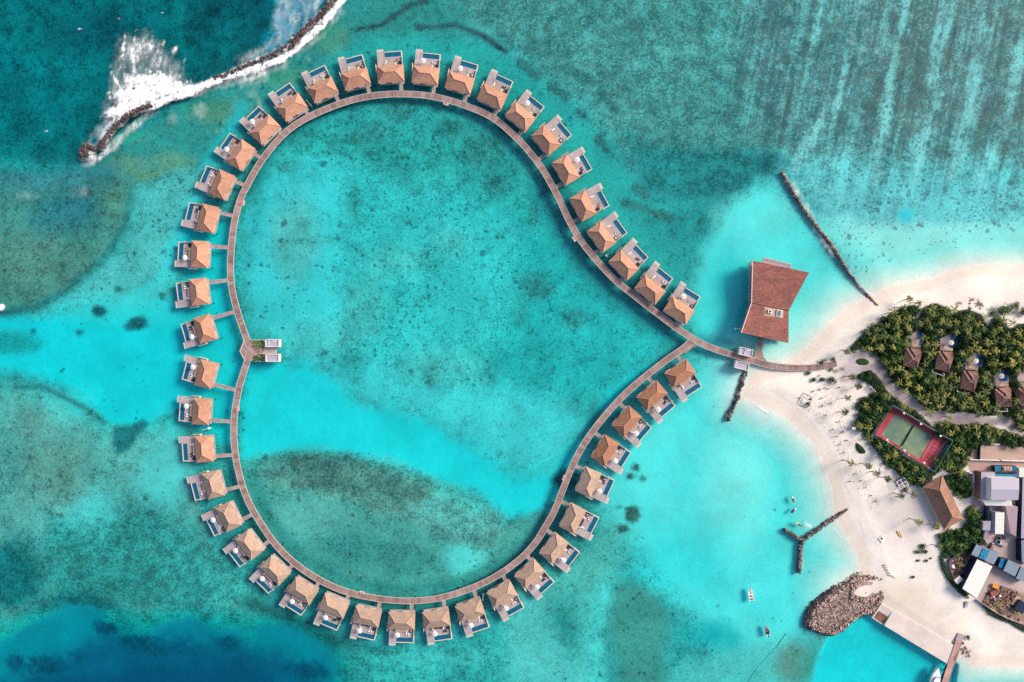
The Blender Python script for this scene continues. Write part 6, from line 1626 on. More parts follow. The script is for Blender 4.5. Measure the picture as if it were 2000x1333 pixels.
TSTEM = mb.mesh('trunk', M['bark'])
def bush(px, py, r, h, me, label, cat, group, name='shrub', zc=None):
    zc_ = h * .55
    c = P(px, py, 1.2 + zc_)
    g_ = max(min(gz(px, py), 1.3), .2)
    t = thing(name, label, cat, (c.x, c.y, g_), rnd.uniform(0, 6.28), group)
    part('trunk', TSTEM, t, None, 0, (r * .8, r * .8, h * .55)); part('crown', me, t, (0, 0, h * .42), 0, (r, r, h * .62))
    return t
def keepout(x, y, pad=0):
    if inpoly(COURT, x, y) or edge_dist(x, y, COURT) < 4 + pad: return True
    for (gx, gy), rot, nm, pool, par in GV:
        dx, dy = x - gx, y - gy; cs, sn = math.cos(-rot), math.sin(-rot); u, v = dx * cs - dy * sn, dx * sn + dy * cs
        if -21 - pad < u < 20 + pad and -26 - pad < v < 26 + pad: return True
        if -9 - pad < u < 18 and -58 < v <= -26 and (u + v * .35 > -26): return True
    for gv in GV:
        if gv[3] and (inpoly(gv[3], x, y) or edge_dist(x, y, gv[3]) < 6 + pad): return True
    if inpoly(PATHPOLY, x, y): return True
    if inpoly([(1800, 951), (1840, 927), (1884, 1014), (1844, 1037)], x, y): return True
    return False
ntree = 0; placed = []
for zn, poly in VEG.items():
    x0, x1 = min(p[0] for p in poly), min(2012, max(p[0] for p in poly)); y0, y1 = min(p[1] for p in poly), max(p[1] for p in poly)
    tries = int((x1 - x0) * (y1 - y0) / 9)
    for _ in range(tries):
        x, y = rnd.uniform(x0, x1), rnd.uniform(y0, y1)
        if not inpoly(poly, x, y) or keepout(x, y, 2) or edge_dist(x, y, poly) < 2.5: continue
        if any((x - a) ** 2 + (y - b) ** 2 < 122 for a, b in placed[-400:]): continue
        if zn == 'north' and y > 650 and rnd.random() < .55: continue
        placed.append((x, y)); ntree += 1
        r = rnd.uniform(1.9, 3.2); h = rnd.uniform(2.4, 5.0)
        if edge_dist(x, y, poly) < 8: h = rnd.uniform(1.6, 2.6); r = rnd.uniform(1.5, 2.1)
        if zn == 'north': where = zone(x, y)
        elif zn == 'court': where = czone(x, y)
        elif zn == 'hall': where = 'in the thicket between hall and lavender-roofed warehouse'
        else: where = 'in the thicket below the hip-roofed hall'
        br = rnd.random() < (.35 if y < 660 or zn == 'yard' else .16)
        bush(x, y, r, h, BUSHB[ntree % 3] if br else BUSH[ntree % 4], ('bright green' if br else 'dark green') + ' bushy tree ' + where, 'tree', 'bushy trees of the thickets', 'bushy_tree')
# hedges and single shrubs on the sand
SH = [(1580, 728.5, 4.5, 0, 'green shrub just below the boardwalk near its beach end, leftmost'), (1591, 740.5, 5, 0, 'green shrub on the sand left of the one with the fallen red-brown branch'),
 (1606, 742.5, 5, 0, 'green shrub with a red-brown branch at its foot, below the boardwalk end'), (1600, 734.7, 3, 2, 'small dry shrub between two green shrubs below the boardwalk end'), (1626.6, 743.3, 7, 0, 'round green shrub, largest of those below the boardwalk end'),
 (1623.5, 722, 4.2, 1, 'low green shrub right under the boardwalk end'), (1646.4, 721, 5, 2, 'yellowish shrub on the sand at the foot of the boardwalk'), (1634, 724, 4.5, 2, 'dry straggly shrub between two others at the boardwalk end'), (1605, 707, 4.6, 0, 'dark green shrub on the north side of the boardwalk end'),
 (1613, 703, 5, 2, 'yellowish shrub beside the dark one north of the boardwalk end'), (1629.3, 702.5, 4.4, 1, 'small shrub at the north-east corner of the boardwalk end'),
 (1876, 592, 4.6, 2, 'round olive shrub on the white beach above the grove'), (1961.5, 605.5, 12, 1, 'big round bright green shrub on the white beach'), (1983.5, 597.5, 8, 0, 'dark oval shrub right of the big round green one'), (1980.7, 611.5, 5, 2, 'small pale shrub below the dark oval one'), (2001, 609, 9, 0, 'dark shrub cut by the right picture edge on the beach'),
 (1938, 604, 5, 2, 'dry shrub behind the dark green one left of the big round shrub'), (1940, 611, 5, 0, 'dark green shrub left of the big round one'),
 (1802.6, 1065.5, 5, 0, 'upper shrub of the small cluster on the open sand'), (1802.4, 1071.5, 4.5, 1, 'second shrub of the cluster, touching the upper one'), (1794, 1078, 4.6, 1, 'left shrub of the cluster on the open sand'), (1808.6, 1079, 4.8, 0, 'right shrub of the cluster on the open sand'), (1793.6, 1094.8, 3, 0, 'small shrub below the cluster, left of two'), (1808.2, 1096, 3.2, 0, 'small shrub below the cluster, right of two'), (1818, 1090.3, 2.2, 0, 'tiny shrub right of the cluster on the open sand'), (1782, 1127.5, 3.5, 0, 'single small shrub alone on the sand above the quay'),
 (1892.3, 1247, 4.5, 1, 'green shrub on the sand beside the jetty ramp'), (1882.3, 1258.5, 3.5, 0, 'small dark shrub between jetty and boulder heap'), (1579, 790, 4, 0, 'green shrub at the lower corner of the grey beach mat'), (1583, 779, 2.4, 0, 'small shrub at the right edge of the grey beach mat'), (1562, 777, 2.2, 2, 'dry shrub at the left edge of the grey beach mat'), (1674, 809, 5, 2, 'olive shrub at the western edge of the court thicket'), (1768, 955, 6, 1, 'green shrub just below the white pergola')]
for i, (x, y, r, k, lab) in enumerate(SH):
    me = (BUSH, BUSHB, BUSHD)[k][i % 2] if r < 7.5 else (BIGB if k else BIGD)
    bush(x, y, r * .25 * 1.05, max(.7, r * .25 * 1.3), me, lab, 'shrub', None)
def hedge(label, poly, h, n, m='leaf_bright', leaf=.24, hole=None):
    cx = sum(p[0] for p in poly) / len(poly); cy = sum(p[1] for p in poly) / len(poly); q = P(cx, cy, 1.3)
    t = thing('hedge', label, 'hedge', (q.x, q.y, 1.25)); mb = MB()
    x0, x1 = min(p[0] for p in poly), max(p[0] for p in poly); y0, y1 = min(p[1] for p in poly), max(p[1] for p in poly)
    k = 0
    while k < n:
        x, y = rnd.uniform(x0, x1), rnd.uniform(y0, y1)
        if not inpoly(poly, x, y): continue
        if hole and math.hypot(x - hole[0], y - hole[1]) < hole[2]: k += 1; continue
        k += 1
        e = min(1, edge_dist(x, y, poly) / 3)
        v = P(x, y, 1.3) - q; z = h * (.25 + .75 * e) * rnd.uniform(.55, 1.05); l = leaf * rnd.uniform(.6, 1.2)
        nn = Vector((rnd.gauss(0, .6), rnd.gauss(0, .6), 1)).normalized(); u = nn.orthogonal().normalized(); w_ = nn.cross(u); a = rnd.uniform(0, 6.28)
        u, w_ = u * math.cos(a) + w_ * math.sin(a), w_ * math.cos(a) - u * math.sin(a)
        p = Vector((v.x, v.y, z)); mb.add([p - u * l, p + w_ * l * .55, p + u * l, p - w_ * l * .55], [(0, 1, 2, 3)])
    tag(mb.build('foliage', M[m], t), kind='stuff')
    mb = MB(); mb.prism([(P(a, b, 1.3) - q)[:2] for a, b in [lerp2(p, (cx, cy), .12) for p in poly]], -.2, h * .3); mb.build('stems', M['bark'], t)
    return t
ov = [(1684.7 + 12.3 * math.cos(a) * (1 + .08 * math.sin(a)), 706.8 + 6.4 * math.sin(a) + 1.2 * math.cos(a)) for a in [i * .35 for i in range(18)]]
hedge('oval low hedge alone in the sandy turning place', ov, 1.0, 900, hole=(1683.5, 706.5, 1.6))
hedge('leaf-shaped dark shrub bed on the sandy lane below the court thicket', [(1672, 865), (1677, 867), (1684, 874), (1690, 881), (1689, 886), (1680, 886), (1674, 880), (1671, 872)], 1.2, 600, 'leaf')
hedge('long curved hedge along the sand, bordering the scrap yard fence', [(1833, 1083), (1840, 1085), (1844, 1100), (1848, 1113), (1856, 1127), (1868, 1142), (1880, 1154), (1893, 1166), (1889, 1170), (1874, 1160), (1860, 1146), (1848, 1130), (1839, 1112), (1835, 1098)], 1.6, 1500, 'leaf')
hedge('long straight hedge along the sand below the scrap yard', [(1917, 1184), (1922, 1183), (1940, 1196), (1960, 1207), (1985, 1217), (2020, 1232), (2020, 1243), (1995, 1232), (1970, 1217), (1950, 1210), (1930, 1200)], 1.6, 1400, 'leaf')
# low undergrowth between the trees
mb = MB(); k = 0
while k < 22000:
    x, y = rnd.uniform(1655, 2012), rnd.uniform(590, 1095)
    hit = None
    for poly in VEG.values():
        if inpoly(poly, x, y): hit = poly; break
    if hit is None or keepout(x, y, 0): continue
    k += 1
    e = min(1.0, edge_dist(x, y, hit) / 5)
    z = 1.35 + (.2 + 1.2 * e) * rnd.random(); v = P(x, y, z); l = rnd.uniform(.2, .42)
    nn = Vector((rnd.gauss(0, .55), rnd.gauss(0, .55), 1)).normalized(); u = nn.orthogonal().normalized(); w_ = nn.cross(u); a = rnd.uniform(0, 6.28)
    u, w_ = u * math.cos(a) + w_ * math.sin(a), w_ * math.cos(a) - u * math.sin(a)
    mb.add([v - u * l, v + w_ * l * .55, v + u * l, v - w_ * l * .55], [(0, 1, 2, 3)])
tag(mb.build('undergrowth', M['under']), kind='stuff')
# driftwood heap on the beach
for (x, y, n, lab) in ((1913, 594, 26, 'heap of dry reddish driftwood branches on the white beach'), (1898, 585, 10, 'small bundle of dry branches on the beach, left of the driftwood heap'), (1893, 603, 8, 'dark fallen log heap at the upper edge of the grove')):
    q = P(x, y, 1.3); t = thing('driftwood', lab, 'driftwood', (q.x, q.y, 1.28)); mb = MB()
    for i in range(n):
        a = rnd.uniform(0, 6.28); l = rnd.uniform(.6, 1.7); o = Vector((rnd.gauss(0, .9), rnd.gauss(0, .7), 0)) * (n / 20)
        mb.tube([o + Vector((-math.cos(a) * l, -math.sin(a) * l, .05)), o + Vector((0, 0, rnd.uniform(.15, .5))), o + Vector((math.cos(a + .3) * l, math.sin(a + .3) * l, rnd.uniform(.05, .6)))], [.1, .08, .03], 5)
    mb.build('branches', M['brush'] if 'dark' not in lab else M['rock'], t)

# dry leaves and twigs strewn over the planted part of the beach
mb = MB(); reg = [(1560, 775), (1590, 755), (1640, 765), (1660, 830), (1668, 900), (1700, 950), (1718, 985), (1700, 995), (1665, 950), (1645, 900), (1620, 855), (1590, 815), (1568, 800)]; k = 0
while k < 240:
    x, y = rnd.uniform(1555, 1720), rnd.uniform(750, 1000)
    if not inpoly(reg, x, y): continue
    k += 1; v = P(x, y, 1); g_ = max(gz(x, y), .1); l = rnd.uniform(.15, .5); a = rnd.uniform(0, 6.28)
    mb.slab([(v.x - math.cos(a) * l, v.y - math.sin(a) * l, g_ + .06), (v.x + math.sin(a) * .09, v.y - math.cos(a) * .09, g_ + .07), (v.x + math.cos(a) * l, v.y + math.sin(a) * l, g_ + .09), (v.x - math.sin(a) * .09, v.y + math.cos(a) * .09, g_ + .07)], .03)
tag(mb.build('leaf_litter', M['brush']), kind='stuff')
# ------------------------------------------------------------------ service yard at the right edge
def building(name, label, cat, poly, h, roof_m, wall_m=None, over=.25, rise=0.0, ridge=None, base=1.25, extra=None):
    """poly: roof outline in photograph pixels at its eaves height; ridge: two px points for a gable"""
    cx = sum(p[0] for p in poly) / len(poly); cy = sum(p[1] for p in poly) / len(poly)
    q = P(cx, cy, base); q.z = base
    t = thing(name, label, cat, (q.x, q.y, base))
    e = [P(a, b, base + h) - q for a, b in poly]
    for v in e: v.z = h
    mb = MB()
    if ridge is None:
        if rise: e[0].z += rise; e[1].z += rise
        mb.slab(e, .18)
    else:
        r0, r1 = [P(a, b, base + h + rise) - q for a, b in ridge]; r0.z = r1.z = h + rise
        mb.slab([e[0], e[1], r1, r0], .15); mb.slab([r0, r1, e[2], e[3]], .15)
        mb.add([e[0], r0, e[3]], [(0, 1, 2)]); mb.add([e[1], e[2], r1], [(0, 1, 2)])
    for i in range(1, 9):                                       # standing seams
        u = i / 9
        if ridge is None:
            a, b = e[0].lerp(e[1], u), e[3].lerp(e[2], u); mb.tube([a + Vector((0, 0, .02)), b + Vector((0, 0, .02))], .03, 4)
    mb.build('roof', roof_m, t)
    mb = MB(); mb.prism([(v.x * (1 - over * .15), v.y * (1 - over * .15)) for v in e], -.1, h - .2); mb.build('wall', wall_m or M['wall'], t)
    return t
building('warehouse', 'lavender-grey gabled warehouse block, tallest in the yard', 'warehouse', [(1936, 934), (1990.6, 935), (1988.8, 977), (1935, 977)], 8.0, M['metal_lav'], M['metal_white'], 0, 1.0, ((1936, 956), (1990.6, 957)))
building('low_annex', 'flat lavender-grey annex along the west side of the gabled warehouse', 'annex', [(1916.6, 922.5), (1943.5, 923), (1943, 975.5), (1915.5, 975)], 4.5, M['metal_lav'], M['redbrown'], 0)
building('canopy_roof', 'long white sloping canopy roof below the lavender warehouse', 'canopy', [(1915, 975.5), (1973.5, 977.5), (1977.5, 989), (1926, 987.5)], 3.6, M['metal_white'], M['wall'], 0, .7)
building('white_block', 'small white-roofed block with red-brown terrace, below the white canopy roof', 'building', [(1944.4, 1001), (1961.8, 1001.5), (1960.5, 1044), (1943.6, 1043)], 4.4, M['metal_white'], M['metal_lav'], 0)
building('lean_to', 'narrow lavender lean-to on the west side of the white-roofed block', 'lean-to', [(1938.4, 1001), (1944.2, 1001), (1943.4, 1044), (1937.6, 1042)], 3.2, M['metal_lav'], M['wall'], 0)
building('long_shed', 'long mauve-roofed shed beside the white-roofed block', 'shed', [(1963.5, 990), (1987, 990), (1984.5, 1048), (1974, 1043)], 4.0, M['mauve'], M['wall'], 0, .3)
building('side_shed', 'lavender-roofed strip at the right picture edge, beside the long mauve shed', 'shed', [(1998, 935), (2012, 935), (2010, 1052), (1994.5, 1052)], 4.5, M['metal_lav'], M['navy'], 0)
building('side_shed', 'blue-grey shed cut by the right picture edge, below the lavender strip', 'shed', [(1995, 1056), (2012, 1052), (2012, 1106), (1996, 1098)], 4.0, M['metal_blue'], M['navy'], 0)
building('corner_hut', 'small lavender and white hut beside the dark blue tank', 'hut', [(1920, 1020), (1934.5, 1018), (1934, 1037), (1919, 1036)], 3.2, M['metal_lav'], M['wall'], 0, .3)
building('corner_hut', 'low grey-roofed hut at the thicket, below the lavender and white hut', 'hut', [(1924, 1038), (1934, 1037.5), (1933, 1055), (1921, 1054)], 2.6, M['mauve'], M['wall'], 0)
r1 = [(1906.6, 1063.4), (1952.5, 1080.5), (1940.8, 1103), (1897, 1083.2)]
building('workshop_shed', 'blue-grey roofed shed with a blue tarpaulin across its middle', 'shed', r1, 4.2, M['metal_blue'], M['navy'], 0, .2)
building('workshop_shed', 'blue-grey roofed shed, second in the row below the tarpaulined one', 'shed', [(1969, 1093), (1992, 1104), (1982.2, 1127), (1959.7, 1114.7)], 4.2, M['metal_blue'], M['navy'], 0, .2)
building('workshop_shed', 'blue-grey roofed shed, last in the row and cut by the picture edge', 'shed', [(1994, 1107.5), (2014, 1117), (2006, 1140), (1984.6, 1130)], 4.2, M['metal_blue'], M['navy'], 0, .2)
def sheet(name, label, cat, poly, z, m, t=.12, wav=0.25):
    cx = sum(p[0] for p in poly) / len(poly); cy = sum(p[1] for p in poly) / len(poly); q = P(cx, cy, z)
    mb = MB(); n = 8
    a, b, c, d = [P(x, y, z) - q for x, y in poly]
    vs = []; 
    for i in range(n + 1):
        for j in range(n + 1):
            p = a.lerp(b, i / n).lerp(d.lerp(c, i / n), j / n); p.z = rnd.uniform(0, wav); vs.append(p)
    fs = [(i * (n + 1) + j, (i + 1) * (n + 1) + j, (i + 1) * (n + 1) + j + 1, i * (n + 1) + j + 1) for i in range(n) for j in range(n)]
    k = len(vs); vs2 = vs + [Vector((p.x, p.y, -t)) for p in vs]
    fs2 = fs + [tuple(k + i for i in reversed(f)) for f in fs]
    edge = [(i, 0) for i in range(n)] + [(n, j) for j in range(n)] + [(n - i, n) for i in range(n)] + [(0, n - j) for j in range(n)]
    ids = [i * (n + 1) + j for i, j in edge]
    for i in range(len(ids)):
        u, v = ids[i], ids[(i + 1) % len(ids)]; fs2.append((v, u, u + k, v + k))
    mb.add(vs2, fs2); o = mb.build(name, m); o.location = q
    return tag(o, label, cat)
sheet('tarpaulin', 'blue-green tarpaulin tied over the middle of the blue-grey shed roof', 'tarpaulin', [(1920, 1071), (1933, 1075.5), (1924.5, 1094), (1912, 1090)], 5.75, M['tarp'])
building('blue_shelter', 'bright blue covered shelter between two blue-grey sheds', 'shelter', [(1956, 1090), (1967.5, 1094.5), (1958.5, 1112), (1949.5, 1107.5)], 3.4, M['tarp'], M['navy'], 0)
def warehouse_white():
    a, b, c, d = (1908.8, 1093), (1938.5, 1106.6), (1907.8, 1169), (1880, 1150)
    m1, m2 = lerp2(a, d, .5), lerp2(b, c, .5)
    t = building('white_warehouse', 'long white metal-roofed warehouse beside the scrap heap', 'warehouse', [a, b, c, d], 5.2, M['metal_white'], M['navy'], 0, .0)
warehouse_white()
building('white_shed', 'small white-roofed shed beside the curved hedge', 'shed', [(1874, 1125), (1881.8, 1132.8), (1870.5, 1142), (1863.8, 1133.7)], 2.8, M['metal_white'], M['orangewood'], 0)
# blue plant north of the warehouse
building('blue_plant', 'long low blue-roofed store directly above the lavender warehouse', 'store', [(1944, 926), (1985.5, 926.5), (1985, 934), (1944, 933)], 3.4, M['tarp'], M['navy'], 0)
for x0, x1, lab, m in ((1943.5, 1955.5, 'blue-covered tank bay at the left end of the plant row', 'tarp'), (1958, 1977, 'orange-brown framed plant with lavender units in the plant row', 'orangewood'), (1978, 1985.5, 'small blue-covered bay at the right end of the plant row', 'tarp')):
    building('plant_bay', lab, 'plant', [(x0, 910.5), (x1, 910.5), (x1, 921), (x0, 921)], 2.6, M[m], M['navy'], 0)
for i in range(3):
    q = P(1961.5 + i * 5.5, 915.5, 3.9); tag(part('roof_unit', (lambda mb: (mb.box((0, 0, .35), (1.0, 1.2, .7)), mb.lathe([(.35, .7), (.35, .78), (0, .78)], 8), mb.mesh('roof_unit', M['metal_lav']))[-1])(MB()), None, (q.x, q.y, 3.95)), 'lavender-grey machine unit on the orange-brown plant frame', 'machine', 'machine units on the plant frame')
building('white_container', 'white container at the right picture edge above the warehouse', 'container', [(1990.6, 914.5), (2003, 914.5), (2002, 933), (1991, 932.4)], 3.0, M['metal_white'], M['metal_white'], 0)
q = P(1928.5, 1003, 3); t = thing('water_tank', 'long dark navy tank standing beside the white-roofed block', 'tank', (q.x, q.y, 1.25))
mb = MB(); mb.tube([(0, 3.2, 1.5), (0, 3.0, 1.5), (0, -3.0, 1.5), (0, -3.2, 1.5)], [.8, 1.4, 1.4, .8], 14); mb.build('vessel', M['navy'], t)
mb = MB(); [mb.box((0, y, .4), (2.4, .4, .8)) for y in (-2.2, 2.2)]; mb.build('cradle', M['concrete'], t)
def wall_line(name, label, cat, pts, h, w, m, base=1.2):
    q = P(*pts[0], 1.3); t = thing(name, label, cat, (q.x, q.y, base)); mb = MB()
    for a, b in zip(pts, pts[1:]):
        u, v = P(*a, 1.3) - q, P(*b, 1.3) - q; strip(mb, Vector((u.x, u.y, 0)), Vector((v.x, v.y, 0)), w, -.2, h)
    mb.build('panel', m, t)
    mb = MB()
    for a, b in zip(pts, pts[1:]):
        u, v = P(*a, 1.3) - q, P(*b, 1.3) - q
        n = max(1, int((v - u).length / 4))
        for i in range(n + 1):
            e = u.lerp(v, i / n); mb.box((e.x, e.y, h / 2), (w + .12, w + .12, h + .16))
    mb.build('posts', m, t)
wall_line('boundary_wall', 'pale wall running straight across the bare yard above the blue plant', 'wall', [(1891, 897), (1950, 898.5), (2010, 900.5)], 2.0, .35, M['metal_white'])
wall_line('boundary_wall', 'short dark wall dividing the bare yard below the trees', 'wall', [(1910, 869), (1908.8, 896)], 2.0, .25, M['navy'])
wall_line('boundary_wall', 'pale low wall along the north edge of the bare yard under the trees', 'wall', [(1931, 867), (1947, 867.5)], 1.6, .3, M['metal_white'])
wall_line('boundary_wall', 'pale wall west of the warehouse, with bays open to the yard', 'wall', [(1890, 923), (1897, 923.5), (1896, 941)], 2.0, .3, M['metal_white'])
wall_line('yard_fence', 'thin grey fence curving round the scrap heap behind the hedge', 'fence', [(1903, 1060), (1880, 1074), (1858, 1088), (1850, 1096), (1852, 1110), (1860, 1128), (1872, 1143), (1893, 1161)], 1.7, .12, M['greymesh'])
wall_line('yard_fence', 'thin grey fence running along the straight hedge below the scrap yard', 'fence', [(1906, 1171), (1930, 1188), (1955, 1203), (1980, 1213), (2010, 1222)], 1.7, .12, M['greymesh'])
def crate(label, cat, x, y, sx, sy, h, rz, m, name='crate', base=1.25):
    q = P(x, y, base + h); t = thing(name, label, cat, (q.x, q.y, base), rz)
    mb = MB(); mb.box((0, 0, h * .47), (sx, sy, h * .86)); mb.build('body', M[m], t)
    mb = MB(); mb.box((0, 0, h * .93), (sx * 1.05, sy * 1.05, h * .12)); mb.box((0, 0, .06), (sx * .9, sy * .9, .12)); mb.build('lid', M[m], t)
    return t
crate('stack of orange-brown timber between white warehouse and blue shelter', 'timber stack', 1945, 1108.5, 2.6, 1.1, 1.2, R(-25), 'orangewood', 'timber_stack')
crate('orange-yellow skip at the top of the scrap yard below the white warehouse', 'skip', 1945, 1146.5, 3.0, 1.5, 1.4, R(-20), 'orange', 'skip')
crate('red rusty box in the scrap yard, with a white drum on it', 'box', 1941, 1160, 2.6, 2.4, 1.5, R(20), 'red', 'metal_box')
crate('white drum on the red box in the scrap yard', 'drum', 1941.5, 1165, .9, .9, 1.0, 0, 'hull', 'drum')
crate('white-green drum right of the red box in the scrap yard', 'drum', 1954, 1164.5, 1.1, .9, 1.0, .4, 'hull', 'drum')
crate('pile of sawn pale timber in the scrap yard, near the right picture edge', 'timber stack', 1984, 1174, 5.0, 2.0, 1.0, R(55), 'slat', 'timber_stack')
crate('dark open bay at the right picture edge beside the sawn timber', 'container', 1995, 1186, 4.6, 5.0, 2.4, R(-35), 'navy', 'container')
crate('white cabinet among the scrap beside the curved fence', 'cabinet', 1862, 1107, 1.2, 1.6, 1.2, .5, 'hull', 'cabinet')
crate('small white box in the scrap near the top of the curved fence', 'box', 1883, 1076, .8, .8, .8, .3, 'hull', 'metal_box')
crate('white box near the curved fence, below the small one at its top', 'box', 1888, 1065, .8, .6, .8, .3, 'hull', 'metal_box')
q = P(1965, 1174, 1.8); t = thing('pipe_bundle', 'bundle of red pipes lying across the scrap yard', 'pipes', (q.x, q.y, 1.25), R(-32)); mb = MB()
for i in range(4): mb.tube([(-2.6, i * .22, .3 + (i % 2) * .2), (2.6, i * .22 + .1, .3 + (i % 2) * .2)], .1, 6)
mb.build('pipes', M['red'], t)
mb = MB()
scp = [[(1852, 1103), (1872, 1080), (1898, 1072), (1899, 1090), (1878, 1122), (1866, 1132), (1856, 1122)], [(1920, 1176), (1933, 1150), (1942, 1142), (1975, 1150), (1992, 1160), (1985, 1172), (1960, 1196), (1990, 1206), (1998, 1214), (1960, 1200), (1935, 1186)]]
for poly in scp:
    x0, x1 = min(p[0] for p in poly), max(p[0] for p in poly); y0, y1 = min(p[1] for p in poly), max(p[1] for p in poly); k = 0
    while k < 420:
        x, y = rnd.uniform(x0, x1), rnd.uniform(y0, y1)
        if not inpoly(poly, x, y): continue
        k += 1; v = P(x, y, 1.4); s = rnd.uniform(.15, .6)
        mb.box((v.x, v.y, 1.25 + rnd.uniform(.1, .7)), (s, s * rnd.uniform(.4, 2.2), rnd.uniform(.1, .6)), rnd.uniform(0, 3), rnd.randrange(6))
o = mb.build('scrap', [M['scrap'], M['orangewood'], M['mauve'], M['navy'], M['leaf_dry'], M['red']]); tag(o, kind='stuff')
# vehicles and odd things in the yard
def truck(label, x, y, rz, body_m, cab_m, L=5.2, W=1.9, cat='truck', name='small_truck'):
    q = P(x, y, 2.5); t = thing(name, label, cat, (q.x, q.y, 1.25), rz)
    mb = MB(); mb.box((0, -.6, 1.15), (W, L * .62, .9)); mb.build('load_bed', M[body_m], t)
    mb = MB(); mb.box((0, L * .36, 1.15), (W, L * .26, 1.3)); mb.box((0, L * .52, .85), (W * .96, .5, .6)); mb.build('cab', M[cab_m], t)
    mb = MB(); mb.box((0, L * .40, 1.55), (W * .88, L * .22, .5)); mb.build('windscreen', M['glass'], t)
    for sx in (-1, 1):
        for yy in (-L * .28, L * .36):
            w_ = MB(); w_.tube([(sx * W * .5 - .12, 0, 0), (sx * W * .5 + .1, 0, 0)], .42, 10); part('wheel', w_.mesh('wheel', M['engine']), t, (0, yy, .42))
    return t
truck('pale flatbed truck parked on the yard below the white-roofed block', 1958, 1062, R(68), 'mauve', 'hull')
truck('small dark truck with pale cab at the terrace of the white-roofed block', 1957, 1051, R(90), 'navy', 'metal_blue', 3.2, 1.5)
truck('small car-sized buggy under the trees beside the blue-grey shed', 1938, 1068, R(-30), 'redbrown', 'hull', 2.8, 1.3, 'buggy', 'utility_buggy')
q = P(1887, 1181, 1.6); t = thing('hand_cart', 'small mauve flat trailer standing on the sand by the hedge gap', 'trailer', (q.x, q.y, 1.25), R(-12))
mb = MB(); mb.box((0, -.4, .6), (1.1, 2.4, .12)); mb.build('platform', M['metal_lav'], t)
mb = MB(); mb.box((0, 1.1, .75), (1.2, .9, .5)); mb.tube([(0, 1.5, .5), (0, 2.3, .4)], .05, 5); mb.build('box', M['mauve'], t)
for sx in (-1, 1):
    w_ = MB(); w_.tube([(sx * .55, 0, 0), (sx * .7, 0, 0)], .35, 10); part('wheel', w_.mesh('wheel', M['engine']), t, (0, -.3, .35))

# ------------------------------------------------------------------ things on the beach
q = P(1666.5, 836.5, 3); t = thing('golf_buggy', 'white-roofed golf buggy parked on the sand beside the court thicket', 'golf buggy', (q.x, q.y, 1.28), R(80))
mb = MB(); mb.box((0, -.1, 1.95), (1.25, 1.9, .1)); mb.build('roof', M['hull'], t)
mb = MB(); mb.box((0, 0, .55), (1.2, 2.5, .35)); mb.box((0, 1.15, .8), (1.15, .4, .5)); mb.build('body', M['hull'], t)
mb = MB(); mb.box((0, -.35, .85), (1.1, .6, .25)); mb.box((0, -.72, 1.1), (1.1, .15, .5)); mb.build('seat', M['navy'], t)
mb = MB(); mb.slab([(-.55, 1.0, 1.0), (.55, 1.0, 1.0), (.55, .8, 1.9), (-.55, .8, 1.9)], .03); mb.build('windscreen', M['glass'], t)
mb = MB()
for sx in (-.55, .55):
    for sy in (-.95, .8): mb.tube([(sx, sy, .7), (sx, sy, 1.92)], .035, 5)
mb.build('roof_posts', M['engine'], t)
for sx in (-1, 1):
    for yy in (-.85, .85):
        w_ = MB(); w_.tube([(sx * .48, 0, 0), (sx * .66, 0, 0)], .26, 10); part('wheel', w_.mesh('wheel', M['engine']), t, (0, yy, .26))
q = P(1763, 944.5, 4); t = thing('pergola', 'white four-bay pergola frame on the sand below the court thicket', 'pergola', (q.x, q.y, 1.28), R(28))
mb = MB(); w, d = 4.3, 4.0
for x in (-w / 2, 0, w / 2): mb.box((x, 0, 2.6), (.24, d + .24, .2))
mb.build('long_beams', M['white'], t)
mb = MB()
for y in (-d / 2, 0, d / 2): mb.box((0, y, 2.6), (w - .3, .22, .16))
mb.build('cross_beams', M['white'], t)
for x in (-w / 2, w / 2):
    for y in (-d / 2, d / 2):
        m_ = MB(); m_.box((x, y, 1.25), (.2, .2, 2.5)); m_.build('post', M['white'], t)
mb = MB(); mb.box((0, 0, .08), (w, d, .16)); mb.build('floor', M['mauve'], t)
for (x, y, lab) in ((-1.1, 1.0, 'dark sofa in the upper bay of the white pergola'), (-1.1, -1.0, 'dark sofa in the lower bay of the white pergola')):
    c = Vector((q.x, q.y, 0)) + Matrix.Rotation(R(28), 3, 'Z') @ Vector((x, y, 0))
    s_ = thing('sofa', lab, 'sofa', (c.x, c.y, 1.44), R(28)); mb = MB(); mb.box((0, 0, .22), (1.4, .9, .4)); mb.build('base', M['navy'], s_); mb = MB(); mb.box((0, .4, .55), (1.4, .2, .5)); mb.build('backrest', M['navy'], s_); mb = MB(); mb.box((0, -.05, .46), (1.2, .7, .1)); mb.build('cushion', M['metal_lav'], s_)
# square grey mat with kerb of planting
q = P(1572, 782.5, 1); t = thing('beach_platform', 'square grey mat on the sand inside a ring of low stones', 'platform', (q.x, q.y, max(gz(1572, 782), .4) - .05), R(-28))
mb = MB(); mb.box((0, 0, .1), (3.0, 3.6, .2)); mb.build('mat', M['greymat'], t)
mb = MB(); mb.box((0, -.3, .24), (2.2, .9, .08)); mb.build('white_strip', M['hull'], t)
mb = MB()
for i in range(60):
    a = i / 60 * 6.283; r1_, r2_ = 3.3 * max(abs(math.cos(a)), abs(math.sin(a))) ** -1 * .8, 0
    mb.box((math.cos(a) * r1_, math.sin(a) * r1_ * 1.1, .12), (.3, .18, .2), a)
mb.build('stone_border', M['brush'], t)
q = P(1688, 761.5, 2); t = thing('football_goal', 'white football goal at the corner of the thicket', 'goal', P(1694, 772, 1.3) * 1, 0)
a, b = P(1695, 754.5, 1.3), P(1706, 765, 1.3); t.location = (a.x, a.y, 1.28); d_ = b - a
